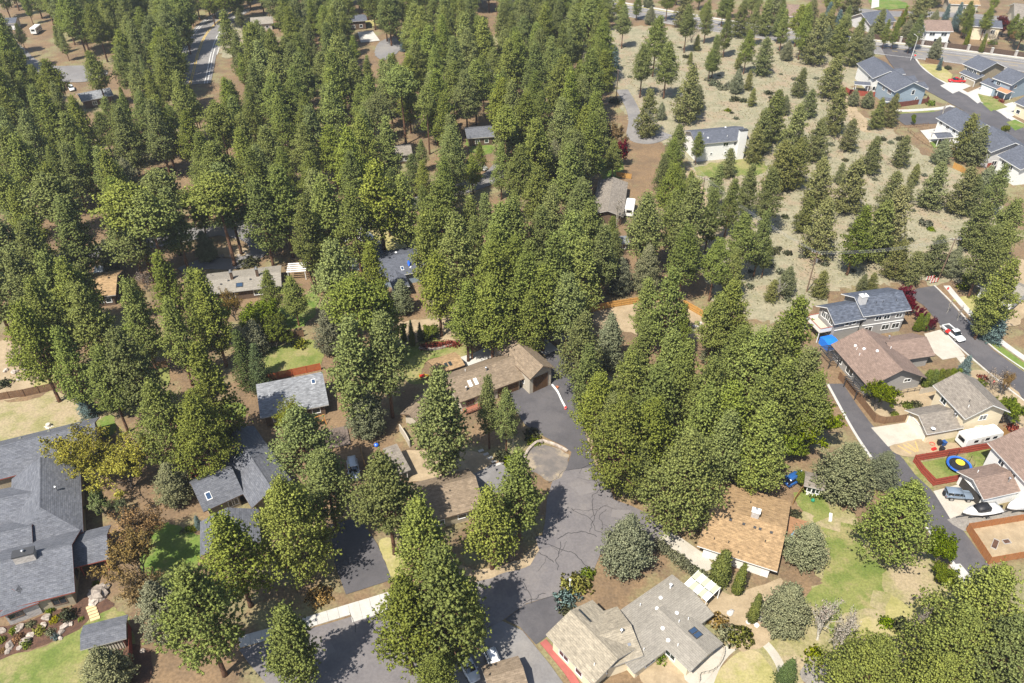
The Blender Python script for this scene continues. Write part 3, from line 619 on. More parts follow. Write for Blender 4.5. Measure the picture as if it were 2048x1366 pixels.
def vent(root, bl, side, fu, fv, kind='pipe', m=None):
    p, up, n, ax = on_roof(bl, side, fu, fv); p = p-Vector((root.location.x, root.location.y, 0)); z = Vector((0, 0, 1)); b = MB()
    if kind == 'pipe': b.tube([p-z*.05, p+z*.55], .07, 7)
    elif kind == 'stack': b.tube([p-z*.05, p+z*.9], .13, 8); b.lathe(tuple(p+z*.9), [(.0, 0), (.24, 0), (.24, .06), (.0, .2)], 8)
    elif kind == 'dome': b.lathe(tuple(p), [(.30, -.1), (.30, .12), (.2, .24), (.02, .29)], 10)
    else:
        q = [p-ax*.22-up*.2, p+ax*.22-up*.2, p+ax*.22+up*.2, p-ax*.22+up*.2]; b.hexa([x-n*.03 for x in q], [x+n*.16 for x in q])
    b.build('roof_vent', m or VENTW, bl.rf)
def chimney(root, c, w, d, h, m, rz, cap=None, z0=0.0):
    c = Vector((c[0], c[1], 0))-Vector((root.location.x, root.location.y, 0))
    o = MB().box((c.x, c.y, (z0+h)/2), (w, d, h-z0), rz).build('chimney', m, root)
    MB().box((c.x, c.y, h+.08), (w+.2, d+.2, .16), rz).build('chimney_cap', cap or TRIMK, o)
    MB().lathe((c.x, c.y, h+.15), [(.16, 0), (.16, .35), (.24, .37), (.24, .42), (.03, .5)], 8).build('flue', METAL, o)
def house(name, label, cat, blocks, roofm, wallm, trimm=None):
    c = blocks[0].c; root = thing(name, label, cat, (c.x, c.y, 0)); trimm = trimm or TRIM
    for b in blocks: b.build(root, roofm, wallm, trimm)
    root['_b'] = len(blocks); del root['_b']
    return root
def ang(b): return math.atan2(b.u.y, b.u.x)

# --- long brown house with the tall garage
b1 = Block((983.5, 687), (1058.5, 757), (1112, 737), 4.7, .64, .45)
b2 = Block((920, 805), (1046, 758), (1013, 705), 3.0, .58, .5)
b3 = Block((838, 842), (912, 770), ('r', 858, 790), 2.7, .45, .5)
h = house('long_brown_house', 'long brown shingled house with tall garage beside the wide driveway', 'house', [b1, b2, b3], R_BROWN, W_BEIGE, TRIMB); LONG = h
garage_door(h, b1, 'b', .5, 3.4, 3.7, DOORB, 9, TRIMB); garage_door(h, b2, 'n', .80, 4.6, 2.2, DOORB, 10, TRIMB)
window(h, b2, 'n', .42, 1.5, 1.8, 1.3, TRIMB, div=2); window(h, b2, 'n', .15, 1.5, 1.6, 1.3, TRIMB, div=2); window(h, b1, 'n', .82, 2.0, .8, .8); window(h, b3, 'n', .4, 1.4, 1.6, 1.1, TRIMB)
for x in (.25, .34): skylight(h, b2, 'n', x, .55, .7, 1.4, glass=mat('pale_skylight', (.42, .55, .56), rough=.1))
vent(h, b2, 'n', .16, .35, 'stack', METAL); vent(h, b2, 'n', .55, .8, 'stack', METAL); vent(h, b2, 'x', .30, .7, 'pipe'); vent(h, b1, 'n', .2, .5, 'pipe')
# deck of the long house
d0 = P(930, 823); rz = ang(b2); dk = thing('front_deck', 'red brown deck with railing before the long brown house', 'deck', (d0.x, d0.y, 0), rz)
REDWOOD = mat('redwood_deck', (.30, .115, .07), (.24, .09, .055), scale=2, stretch=(1, 8, 1))
for k in range(12): MB().box((-.2+k*.44, 0, .55), (.42, 2.6, .06)).build('deck_board', REDWOOD, dk)
for k in range(5): MB().box((-.3+k*1.25, -1.25, .55), (.09, .09, 1.1)).build('post', TRIMB, dk)
MB().bar((-.3, -1.25, 1.12), (4.75, -1.25, 1.12), .12, .06).build('rail', TRIMB, dk); MB().bar((-.3, -1.25, .75), (4.75, -1.25, .75), .06, .06).build('rail', TRIMB, dk)
b = Block((850, 724), (928, 733), 1, 2.6, .3)     # pavilion, measured from its roof corners
FOOT.pop()
b = Block((877, 748), (927, 731), (904, 705.5), 2.6, .32, .4, open=True)
h = house('garden_pavilion', 'open tan roofed garden pavilion behind the long house', 'pavilion', [b], R_TAN, W_BRN, TRIMB)
for x in (.42, .58): skylight(h, b, 'n', x, .55, .6, 1.0, TRIMK, GLASS)
b = Block((943, 664), (958, 676), (988, 669), 2.5, .5, .3)
h = house('garden_shed', 'small beige gabled shed at the white patio end', 'shed', [b], R_BROWN, W_BEIGE, TRIMB); garage_door(h, b, 'b', .5, 1.5, 1.9, W_TAN, 5, TRIMB)
# --- brown garage
b = Block((842, 1049), (965, 1015), (933, 938), 2.9, .60, .55)
h = house('brown_garage', 'detached brown shingled garage above the cul-de-sac', 'garage', [b], R_BROWN, W_TAN, TRIMB); BRG = b
window(h, b, 'n', .70, 1.5, 1.4, .9); window(h, b, 'n', .3, 1.5, 1.2, .9); window(h, b, 'b', .5, 1.5, 1.2, 1.0); garage_door(h, b, 'a', .5, 4.2, 2.2, DOORB, 9, TRIMB)
b = Block((797, 948), (818, 940), ('r', 780, 892), 2.6, .12, .3, shed=True, open=True)
h = house('carport', 'narrow weathered carport left of the brown garage', 'carport', [b], R_TAUPE, W_TAN, TRIMG)
# --- tan roofed house
b = Block((1398.5, 1093), (1550, 1142), (1582, 1003.5), 3.0, .22, .7)
h = house('tan_roofed_house', 'square house with broad tan shingle roof and white walls', 'house', [b], R_TAN, W_WHITE); TANB = b
garage_door(h, b, 'n', .66, 4.8, 2.2); garage_door(h, b, 'n', .24, 2.6, 2.2); window(h, b, 'b', .3, 1.5, 1.5, 1.1, div=2); window(h, b, 'b', .7, 1.5, 1.5, 1.1, div=2)
c = P(1510.5, 1030, 5.0); chimney(h, c, 1.2, .9, 6.0, W_STONE, ang(b), VENTW, 3.5)
for fu, fv, s_ in ((.3, .80, 'n'), (.48, .80, 'n'), (.63, .80, 'n'), (.16, .25, 'n'), (.35, .28, 'n'), (.50, .12, 'n'), (.80, .55, 'n'), (.5, .5, 'x'), (.85, .8, 'n'), (.7, .8, 'n')): vent(h, b, s_, fu, fv, 'box' if fv > .7 else 'pipe', TRIMK)
# --- beige and grey complex, bottom centre
b1 = Block((1095, 1272), (1182, 1366), ('r', 1194, 1276), 3.5, .34, .6); b2 = Block((1215, 1337), (1283, 1313), ('r', 1250, 1253), 3.4, .34, .5)
h = house('beige_shingled_house', 'beige shingled house with red front walk below the cul-de-sac', 'house', [b1, b2], R_BEIGE, W_CREAM, TRIMG); BEI = b1
window(h, b1, 'n', .3, 1.6, 1.8, 1.2, div=2); window(h, b1, 'n', .7, 1.6, 1.2, 1.2); window(h, b1, 'b', .5, 1.6, 1.6, 1.2); window(h, b2, 'b', .6, 1.6, 1.2, 1.2); window(h, b1, 'a', .5, 1.6, 1.6, 1.2, div=2)
skylight(h, b1, 'x', .16, .72, 2.6, .28, TRIMK, GLASS); vent(h, b2, 'n', .72, .85, 'stack', METAL); vent(h, b2, 'n', .8, .45, 'box', METAL); vent(h, b1, 'n', .85, .4, 'pipe')
b3 = Block((1286, 1252), (1377, 1340), (1448, 1288), 2.9, .22, .5); b4 = Block((1272, 1345), (1425, 1231), (1316, 1168), 2.75, .16, .5)
h = house('grey_roofed_wing', 'low grey roofed house wing with two dark skylights', 'house', [b3, b4], R_PLAIN, W_CREAM, TRIMG); GRW = b3
for x in (.60, .70): skylight(h, b3, 'x', x, .62, .8, 1.5, TRIMK, GLASSB)
for s_, fu, fv, k in (('n', .25, .5, 'dome'), ('n', .45, .3, 'dome'), ('x', .2, .5, 'dome'), ('n', .62, .4, 'pipe'), ('x', .4, .35, 'pipe'), ('x', .35, .8, 'pipe')): vent(h, b3, s_, fu, fv, k)
for s_, fu, fv, k in (('x', .72, .5, 'dome'), ('x', .6, .75, 'dome'), ('x', .88, .4, 'stack'), ('n', .2, .4, 'pipe'), ('x', .5, .3, 'pipe')): vent(h, b4, s_, fu, fv, k)
window(h, b3, 'b', .5, 1.5, 2.2, 1.4, div=2); window(h, b3, 'n', .6, 1.5, 1.6, 1.2, div=2); window(h, b4, 'n', .2, 1.5, 1.8, 1.2, div=2)
# glazed patio cover of separate panels
pc0 = P(1368, 1168, 2.6); pc1 = P(1412, 1203, 2.6); u = (pc1-pc0); LL = u.length; u /= LL; v = Vector((-u.y, u.x))
cov = thing('patio_cover', 'patio cover with white and clear panels behind the grey roof', 'patio cover', (pc0.x, pc0.y, 0), math.atan2(u.y, u.x))
CLEARP = mat('frosted_panel', (.42, .43, .30), rough=.25)
for i in range(5):
    for j in range(2): MB().box((LL*(i+.5)/5, .9+j*1.75, 2.62+.12*j), (LL/5-.06, 1.68, .05)).build('roof_panel', W_WHITE if (i+j) % 2 == 0 else CLEARP, cov)
for i in range(6): MB().bar((LL*i/5, 0, 2.5), (LL*i/5, 3.6, 2.72), .07, .12).build('rafter', TRIM, cov)
for x in (0, LL): 
    for y in (.1, 3.5): MB().box((x, y, 1.25), (.12, .12, 2.5)).build('post', TRIM, cov)
# red front walk with fence boards
rp = [P(1093, 1280), P(1130, 1330), P(1165, 1385)]
strip('front_walk', [(1086, 1283), (1110, 1312), (1140, 1350), (1160, 1385)], 1.1, mat('red_concrete', (.34, .10, .085), (.29, .085, .07), scale=.8), z=.16, label='red concrete walk along the beige house')
# --- light grey shed roof house
b = Block((524, 836), (654, 810), ('r', 575, 757), 2.8, .20, .5, shed=True)
h = house('light_grey_house', 'house with one light grey roof slope and brown walls', 'house', [b], R_GREY, W_BRN, TRIMG); LGB = b
skylight(h, b, 'n', .86, .75, .8, 1.2); garage_door(h, b, 'n', .55, 3.0, 2.1, W_BEIGE, 5, TRIMB); window(h, b, 'n', .2, 1.5, 1.6, 1.1, div=2); window(h, b, 'n', .85, 1.5, 1.4, 1.1)
# --- charcoal villa, lower left
B_ = [Block((-40, 969), (196, 908), (193, 835), 3.3, .58, .5), Block((167, 1064), (160, 922), ('r', 80, 1000), 3.6, .55, .5, hip=(1, 0)),
      Block((-10, 1224), (145, 1185), ('r', 134, 1091), 3.3, .50, .5), Block((150, 1135), (213, 1119), (211, 1052), 3.0, .45, .5, open=True),
      Block((0, 1234), (78, 1205), ('r', 34, 1172), 3.0, .55, .4, wall=W_STONE, hip=(1, 1)), Block((-60, 1146), (62, 1116), ('r', 25, 1060), 3.4, .5, .5), Block((-60, 1075), (70, 1048), ('r', 60, 985), 3.4, .5, .5)]
h = house('charcoal_villa', 'large charcoal roofed house with many ridges at the left edge', 'house', B_, R_CHAR, W_TAN, TRIMR); VIL = h
chimney(h, P(56, 1122, 5.6), 2.9, 1.3, 7.6, W_STONE, ang(B_[2]), TRIMK, 4.0)
for fu, fv in ((.33, .45), (.58, .45), (.85, .45)): vent(h, B_[0], 'x', fu, fv, 'box', mat('olive_vent', (.2, .2, .15)))
window(h, B_[2], 'n', .80, 1.6, 1.8, 1.4, TRIMB, div=2); window(h, B_[2], 'b', .4, 1.6, 1.6, 1.4, TRIMB); window(h, B_[0], 'b', .5, 1.6, 1.6, 1.3, TRIMB, div=2); window(h, B_[4], 'n', .3, 1.7, 1.8, .9, TRIMB, div=2); vent(h, B_[1], 'n', .55, .6, 'stack', METAL)
b = Block((165.5, 1299), (247.5, 1278), (238.8, 1233), 2.6, .30, .4)
h = house('grey_shed', 'charcoal roofed garden shed with striped board wall on the lawn', 'shed', [b], R_CHAR, W_BEIGE, TRIMG)
o, u, n, LL = b.frame('n'); o = o-Vector((h.location.x, h.location.y, 0))
for k in range(12): q = o+u*(LL*(k+.5)/12)+n*.03; MB().bar(q+Vector((0, 0, .05)), q+Vector((0, 0, 2.3)), .07, .05).build('batten', TRIMK, h)
# --- grey house with skylights, left of centre
B_ = [Block((411, 1022), (484, 989), (446, 931), 3.0, .66, .5), Block((425, 890), (502, 1014), ('r', 501, 912), 3.0, .52, .5), Block((400, 1110), (400, 1047), ('r', 455, 1050), 2.8, .42, .4)]
h = house('grey_skylight_house', 'dark grey roofed house with paired skylights under tall pines', 'house', B_, R_CHAR, W_TAN, TRIMB); GSK = h
skylight(h, B_[0], 'n', .22, .42, .9, 1.4); skylight(h, B_[1], 'n', .30, .62, .7, 1.3); skylight(h, B_[1], 'n', .38, .62, .7, 1.3); skylight(h, B_[1], 'n', .02, .5, .7, 1.3)
window(h, B_[0], 'n', .72, 1.6, .9, 1.3); window(h, B_[0], 'n', .85, 1.6, .9, 1.3); window(h, B_[1], 'b', .5, 1.6, 1.4, 1.2, div=2); vent(h, B_[0], 'x', .6, .5, 'box', TRIMK)
# --- right side: grey two storey, brown single storey, cream, red-brown
B_ = [Block((1730, 633), (1821, 620), (1774, 575), 6.0, .46, .5), Block((1672, 648), (1730, 637.5), (1706, 598.5), 5.3, .54, .5)]
h = house('grey_two_storey_house', 'grey two storey house with blue-black roof beside the dead-end street', 'house', B_, R_BLUE, W_GREY)
for f in (.35, .55, .85): window(h, B_[0], 'n', f, 4.6, 1.4, 1.0, div=2)
for f in (.18, .6, .85): window(h, B_[0], 'n', f, 1.8, 1.7, 1.3, div=2)
for f in (.45, .75): window(h, B_[1], 'n', f, 4.3, .9, .7)
for f, z in ((.28, 4.3), (.5, 4.5), (.72, 4.3), (.35, 1.6), (.65, 1.6)): window(h, B_[1], 'a', f, z, 1.3, 1.3, div=2)
chimney(h, P(1721, 612, 6.5), 1.5, 1.1, 9.2, W_PALE, ang(B_[0]), TRIM, 4.0); G2 = B_
o = h.location.to_2d()
MB().bar((*(B_[0].pt(.5, .44, 3.1).to_2d()-o), 3.1), (*(B_[0].pt(B_[0].L-.5, .44, 3.1).to_2d()-o), 3.1), .08, .22).build('belt_course', TRIM, h)
MB().bar((*(B_[1].pt(.5, .44, 3.1).to_2d()-o), 3.1), (*(B_[1].pt(B_[1].L-.5, .44, 3.1).to_2d()-o), 3.1), .08, .22).build('belt_course', TRIM, h)
for f in (.35, .5, .8): vent(h, B_[0], 'n', f, .55, 'pipe', TRIMK)
# balcony with red rail
q0 = B_[1].pt(0, B_[1].W/2, 0); dk = thing('balcony', 'white balcony with red rail on the grey two storey house', 'balcony', (q0.x, q0.y, 0), ang(B_[1]))
MB().box((-1.3, 0, 2.75), (2.9, 5.2, .16)).build('floor', W_BEIGE, dk); 
for a_, b_ in (((-2.7, -2.55), (.2, -2.55)), ((-2.7, 2.55), (.2, 2.55)), ((-2.7, -2.55), (-2.7, 2.55))):
    MB().bar((*a_, 3.3), (*b_, 3.3), .05, .95).build('parapet', W_WHITE, dk); MB().bar((*a_, 3.82), (*b_, 3.82), .14, .07).build('rail', TRIMR, dk)
for y in (-2.4, 2.4): MB().box((-2.6, y, 1.33), (.15, .15, 2.66)).build('post', TRIM, dk)
B_ = [Block((1663, 691), (1735, 773), (1851, 752.5), 3.1, .50, .6), Block((1793, 723), (1868, 711.5), (1850, 662), 3.0, .48, .6)]
h = house('brown_roofed_house', 'single storey house with wide brown roof and grey gable', 'house', B_, R_RED, W_GREY, TRIMK)
window(h, B_[0], 'b', .26, 1.6, 1.5, 1.2, div=2); window(h, B_[0], 'b', .74, 2.5, 1.4, .7, div=2); window(h, B_[0], 'n', .5, 1.5, 2.2, 1.6, div=2); window(h, B_[0], 'n', .2, 1.5, 1.5, 1.3, div=2); window(h, B_[1], 'n', .3, 1.5, 1.6, 1.3, div=2)
for s_, fu, fv, k in (('n', .22, .5, 'dome'), ('n', .35, .62, 'dome'), ('n', .5, .85, 'dome'), ('n', .42, .4, 'pipe'), ('x', .4, .5, 'pipe'), ('n', .3, .45, 'pipe')): vent(h, B_[0], s_, fu, fv, k)
vent(h, B_[1], 'x', .2, .5, 'stack', METAL); garage_door(h, B_[1], 'b', .5, 4.6, 2.2)
BR1 = B_[0]
# pergolas along its side
for k, (fx, nm) in enumerate(((.12, 'dark slatted pergola by the blue tarp box'), (.86, 'dark slatted pergola at the alley corner'))):
    q0 = B_[0].pt(B_[0].L*fx, -1.0, 0); pg = thing('pergola', nm, 'pergola', (q0.x, q0.y, 0), ang(B_[0]))
    for x in (-2, 2):
        for y in (-1.1, .9): MB().box((x, y, 1.25), (.14, .14, 2.5)).build('post', TRIMK, pg)
    for k2 in range(11): MB().box((-2.3+k2*.46, -.1, 2.6), (.1, 2.6, .14)).build('slat', TRIMK, pg)
    for y in (-1.1, .9): MB().box((0, y, 2.47), (4.9, .1, .14)).build('beam', TRIMK, pg)
B_ = [Block((1868, 772.5), (1928.6, 836), (2017, 820), 5.5, .55, .5), Block((1857.6, 868), (1925, 856), (1878, 808), 2.8, .50, .4)]
h = house('cream_house', 'cream two storey house with taupe roof beside the travel trailer', 'house', B_, R_TAUPE, W_CREAM)
garage_door(h, B_[1], 'a', .5, 4.8, 2.2); window(h, B_[0], 'b', .5, 4.3, 1.4, 1.1, div=2); window(h, B_[0], 'b', .5, 1.5, 1.4, 1.1, div=2); window(h, B_[0], 'n', .3, 4.2, 1.4, 1.1, div=2); window(h, B_[0], 'n', .75, 4.2, 1.0, .9)
vent(h, B_[1], 'n', .9, .6, 'stack', METAL); vent(h, B_[0], 'n', .72, .5, 'pipe', TRIMK); vent(h, B_[0], 'n', .82, .35, 'pipe'); CREAM = B_
p, up, n, ax = on_roof(B_[1], 'n', .13, .12); p = p-Vector((h.location.x, h.location.y, 0))
dd = MB(); dd.smooth = True; dd.lathe(tuple(p+Vector((0, 0, .5))), [(.02, 0), (.25, .05), (.42, .16), (.43, .18), (.2, .1), (.02, .06)], 12); dd.tube([p, p+Vector((0, 0, .52))], .03, 5); dd.build('satellite_dish', VENTW, B_[1].rf)
B_ = [Block((1977.5, 888), (2062, 978), 12.5, 5.4, .45, .5), Block((1971, 998.6), (2045, 982), (1990, 926), 2.9, .44, .4)]
h = house('red_brown_house', 'white walled house with red-brown roof and open garage at right edge', 'house', B_, R_RED, W_WHITE)
garage_door(h, B_[1], 'a', .5, 4.8, 2.2, open=True); window(h, B_[0], 'n', .3, 4.0, 1.2, 1.0, div=2); window(h, B_[0], 'n', .6, 4.0, 1.2, 1.0, div=2); vent(h, B_[1], 'n', .78, .55, 'stack', METAL); vent(h, B_[1], 'x', .3, .5, 'pipe'); RBG = B_
# --- white chimney house in the field
b = Block((1395, 288.7), (1497.5, 279), ('r', 1430, 258.5), 6.0, .36, .5)
h = house('white_chimney_house', 'white two storey house with slate roof and tall white chimney', 'house', [b], R_SLATE, W_WHITE, TRIMG)
for f in (.58, .80): window(h, b, 'n', f, 4.9, 1.6, 1.1, div=2)
for f, z in ((.08, 2.2), (.3, 2.2), (.6, 2.2)): window(h, b, 'n', f, z, .6, .5)
chimney(h, b.pt(b.L*.86, -.1, 0), 2.4, 1.3, 9.3, W_WHITE, ang(b), TRIMK); vent(h, b, 'n', .25, .4, 'dome'); vent(h, b, 'n', .2, .7, 'pipe'); vent(h, b, 'x', .75, .5, 'dome'); vent(h, b, 'n', .62, .35, 'pipe')
# --- blue and white pair in the subdivision
b = Block((1714, 127), (1745, 156), (1803, 151), 5.6, .45, .5); g1 = Block((1789, 149.5), (1810, 148), 6, 3.4, .4, .4)
h = house('white_gabled_house', 'white gabled house with slate roof behind the blue house', 'house', [b, g1], R_SLATE, W_WHITE)
window(h, b, 'n', .8, 4.2, 1.4, 1.2, div=2); window(h, b, 'b', .25, 1.6, 1.4, 1.4, div=2); window(h, b, 'b', .12, 1.6, .8, 1.4)
b = Block((1752.5, 160), (1788.4, 183), (1853, 176.5), 5.6, .45, .5); g1 = Block((1814, 164.5), (1835, 163), 6, 3.4, .4, .4); g2 = Block((1834, 178), (1856, 176), 6, 3.4, .4, .4)
h = house('blue_house', 'blue-grey gabled house with white trimmed windows and brown fence', 'house', [b, g1, g2], R_SLATE, W_BLUE)
window(h, b, 'b', .62, 4.6, 1.0, 1.5); window(h, b, 'b', .78, 2.0, .6, 1.4); window(h, b, 'n', .4, 4.3, 1.3, 1.2, div=2); window(h, b, 'n', .75, 4.3, 2.2, 1.2, div=3); BLU = b
for nm, A, B2, lab in (('porch', (1709, 162), (1737, 164), 'gabled back porch of the white gabled house'), ('porch', (1764, 194), (1787, 197), 'gabled back porch of the blue house')):
    b = Block(A, B2, -3.6, 3.0, .3, .3, open=True); house(nm, lab, 'porch', [b], R_SLATE, W_WHITE)
b = Block((1926, 128), (1961, 142.5), (2010, 133.5), 5.6, .42, .5); g1 = Block((1920, 145), (1951, 158.5), 3.5, 3.1, .35, .3, shed=True)
h = house('taupe_house', 'taupe two storey house behind the red pickup', 'house', [b, g1], R_SLATE, W_TAN); garage_door(h, g1, 'n', .72, 4.2, 2.1, W_TAN); window(h, g1, 'n', .2, 1.5, 1.6, 1.4, div=2)
for f in (.3, .5, .72): window(h, b, 'n', f, 4.4, 1.4, 1.1, div=2)
window(h, b, 'a', .35, 4.4, 1.4, 1.3, div=2)
b = Block((1986, 156), (2022.5, 169.5), (2078, 160), 5.6, .42, .5); g1 = Block((1962, 165), (1992, 177), 3.5, 3.1, .35, .3, shed=True)
h = house('pale_blue_house', 'pale blue two storey house with copper porch roof', 'house', [b, g1], R_SLATE, W_BLUE); garage_door(h, g1, 'n', .45, 4.4, 2.1)
window(h, b, 'b', .25, 4.2, 1.1, 1.1, div=2); window(h, b, 'b', .7, 4.2, 1.1, 1.1, div=2); window(h, b, 'n', .3, 4.4, 1.4, 1.3, div=2)
b = Block((1994, 180), (2012, 187), 4.0, 3.0, .3, .3, open=True); house('copper_porch', 'small porch with copper orange roof on pale blue house', 'porch', [b], COPPER, W_TAN)
b = Block((2030, 205), (2060, 218), 12, 4.2, .42, .5); h = house('cream_cottage', 'cream house cut by the right edge near the street', 'house', [b], R_SLATE, W_CREAM); window(h, b, 'a', .4, 1.6, 1.6, 1.3, div=2); window(h, b, 'n', .3, 1.6, 1.4, 1.2)
b = Block((1873, 236), (1930, 270), (1992, 258.5), 5.6, .48, .5); h = house('white_porch_house', 'white house with slate roof and covered back porch', 'house', [b], R_SLATE, W_WHITE)
for f in (.12, .38, .62): window(h, b, 'n', f, 4.6, 1.3, 1.0, div=2)
window(h, b, 'n', .4, 1.6, 2.2, 1.9, div=2)
b = Block((1862, 266), (1890, 264), -4.2, 3.0, .3, .3, open=True); house('porch', 'white posted back porch of the white house', 'porch', [b], R_SLATE, W_WHITE)
b = Block((1938, 271), (1981, 303.5), (2056, 294), 5.6, .42, .5); h = house('blue_grey_house', 'blue-grey house with broad slate gable at the right edge', 'house', [b], R_SLATE, W_PALE); window(h, b, 'b', .2, 1.6, 1.4, 1.3, div=2); window(h, b, 'n', .8, 4.4, 1.3, 1.1)
b = Block((1995.6, 311.5), (2040, 338.5), 13, 5.4, .42, .5); h = house('white_edge_house', 'white house with slate roof above the cedar fence', 'house', [b], R_SLATE, W_WHITE)
for f in (.25, .6): window(h, b, 'n', f, 4.2, 1.5, 1.2, div=2)
# --- houses beyond the arterial
b = Block((1853, 62), (1906, 63), ('r', 1880, 40), 5.6, .45, .6); h = house('brown_roof_house', 'white house with brown roof beyond the arterial', 'house', [b], R_RED, W_WHITE)
for f in (.25, .75): window(h, b, 'n', f, 4.2, 2.2, 1.3, div=2)
window(h, b, 'n', .55, 1.5, 3.0, 1.8, div=3)
b = Block((1939, 51.5), (2004, 56), ('r', 1950, 38), 5.6, .35, .5); h = house('tan_two_storey_house', 'tan two storey house with slate roof beyond the arterial', 'house', [b], R_SLATE, W_CREAM)
for f in (.5, .8): window(h, b, 'n', f, 3.6, 1.4, 1.6, div=2)
b = Block((1742, 50), (1792, 42), ('r', 1765, 20), 3.4, .5, .5); h = house('slate_gabled_house', 'grey gabled house half hidden by trees at the top edge', 'house', [b], R_SLATE, W_PALE); window(h, b, 'n', .3, 1.6, 1.3, 1.5); window(h, b, 'a', .5, 2.0, 1.2, 1.6)
b = Block((1572, 33), (1606, 34), ('r', 1590, 9), 4.0, .5, .5); h = house('brown_hip_house', 'brown roofed house behind the blue spruces', 'house', [b], R_RED, W_BEIGE); window(h, b, 'n', .6, 2, 1.4, 1.3)
b = Block((2030, 36), (2075, 40), ('r', 2050, 8), 4.0, .35, .5); h = house('grey_corner_house', 'cream house in the top right corner', 'house', [b], R_TAUPE, W_CREAM); window(h, b, 'n', .3, 2, 1.6, 1.5, div=2)
b = Block((1900, 8), (1960, 10), 10, 4.0, .35, .5); h = house('tan_far_house', 'tan house at the top edge behind the red maple', 'house', [b], R_TAN, W_BEIGE); window(h, b, 'n', .5, 2, 1.6, 1.5, div=2)
# --- house in the right edge pines
b = Block((1957, 572), (2030, 604), 9, 3.2, .38, .5); h = house('pale_roofed_house', 'pale roofed house half hidden behind right edge pines', 'house', [b], R_PLAIN, W_WHITE); window(h, b, 'a', .4, 1.6, 1.4, 1.2, div=2); window(h, b, 'n', .3, 1.6, 1.4, 1.2, div=2)
# --- houses among the pines, left and centre
b = Block((412, 590), (560, 572), ('r', 480, 553), 2.8, .22, .6); h = house('long_grey_house', 'long low house with pale grey roof beside the looping drive', 'house', [b], R_PLAIN, W_BRN, TRIMG)
for f in (.35, .7): chimney(h, b.pt(b.L*f, b.W*.45, 0), .6, .6, 5.6, W_BRN, ang(b), METAL, 3)
skylight(h, b, 'n', .45, .4, 1.6, 1.4, TRIMK, GLASSB); window(h, b, 'n', .3, 1.5, 1.8, 1.3, div=2); window(h, b, 'n', .7, 1.5, 1.8, 1.3, div=2)
for fu, fv in ((.2, .6), (.3, .8), (.6, .7), (.8, .8)): vent(h, b, 'n', fu, fv, 'box', TRIMK)
B_ = [Block((742, 561), (852, 541), ('r', 800, 509), 3.2, .33, .6), Block((768, 533), (785, 577), (818, 568), 3.1, .33, .5), Block((700, 523), (768, 512), 8, 3.0, .2, .4)]
h = house('slate_house', 'slate blue roofed house with blue kayak rack among the pines', 'house', B_, R_SLATE, W_BLUE); window(h, B_[1], 'b', .5, 1.5, 1.6, 1.3, div=2); vent(h, B_[0], 'x', .6, .6, 'dome'); vent(h, B_[0], 'n', .75, .3, 'dome'); skylight(h, B_[0], 'n', .6, .3, .7, 1.2)
SLB = B_[0]
p, up, n, ax = on_roof(SLB, 'n', .74, .45); kb = MB(); kb.smooth = True
kb.tube([(0, -1.3, .25), (0, -.8, .3), (0, 0, .32), (0, .8, .3), (0, 1.3, .25)], [.05, .3, .38, .3, .05], 8); 
kb.build('roof_tarp_roll', mat('bright_blue_plastic', (.02, .11, .55), rough=.4), loc=tuple(p+Vector((0, 0, .0))), rz=.15, label='bright blue rolled tarp on the slate roof', cat='tarp')
for nm, lab, A, B2, C, ze, rm, wm in (
    ('taupe_cabin', 'taupe roofed cabin beside the white trailer in the forest', (1247, 432), (1256, 366), 8.5, 3.0, R_TAUPE, W_BRN),
    ('forest_house', 'pale roofed house right of the curving highway', (503, 49), (545, 46), 10, 3.0, R_PLAIN, W_BEIGE), ('forest_garage', 'blue-grey roofed garage above the white forest drive', (690, 44), (733, 41), 9, 3.8, R_SLATE, W_BRN),
    ('forest_cabin', 'small taupe roofed cabin peeking out mid forest', (788, 312), (823, 309), 8, 3.0, R_TAUPE, W_BRN), ('shaded_cabin', 'dark shaded cabin with red posts in the forest', (936, 277), (988, 273), 9, 3.0, R_CHAR, W_BRN),
    ('court_house', 'grey roofed house at the forest court', (165, 203), (226, 191), 9, 3.0, R_GREY, W_BRN), ('corner_house', 'blue-grey roofed house in the top left corner', (-15, 48), (29, 46), 8, 3.0, R_SLATE, W_WHITE),
    ('hidden_house', 'grey roof glimpsed between upper forest crowns', (915, 128), (950, 126), 9, 3.0, R_GREY, W_BRN), ('rust_roofed_house', 'rust brown roofed house behind the white van', (176, 596), (228, 590), 11, 3.0, R_TAN, W_BRN),
    ('small_studio', 'tiny grey roofed studio below the taupe cabin', (1231, 489), (1257, 487), 4, 2.6, R_GREY, W_BRN), ('white_walled_shed', 'brown roofed white shed left of the big juniper', (1612, 972), (1645, 980), 3.6, 2.6, R_TAUPE, W_WHITE),
    ('carport_roof', 'brown roof at the bottom edge below the white car', (985, 1392), (1052, 1372), 4.6, 2.7, R_BROWN, W_BRN)):
    b = Block(A, B2, C, ze, .32, .5); h = house(nm, lab, 'shed' if 'shed' in nm or 'studio' in nm else ('carport' if 'carport' in nm else 'house'), [b], rm, wm, TRIMG)
    window(h, b, 'n', .35, 1.5, 1.3, 1.1, div=2); window(h, b, 'n', .75, 1.5, 1.1, 1.1)
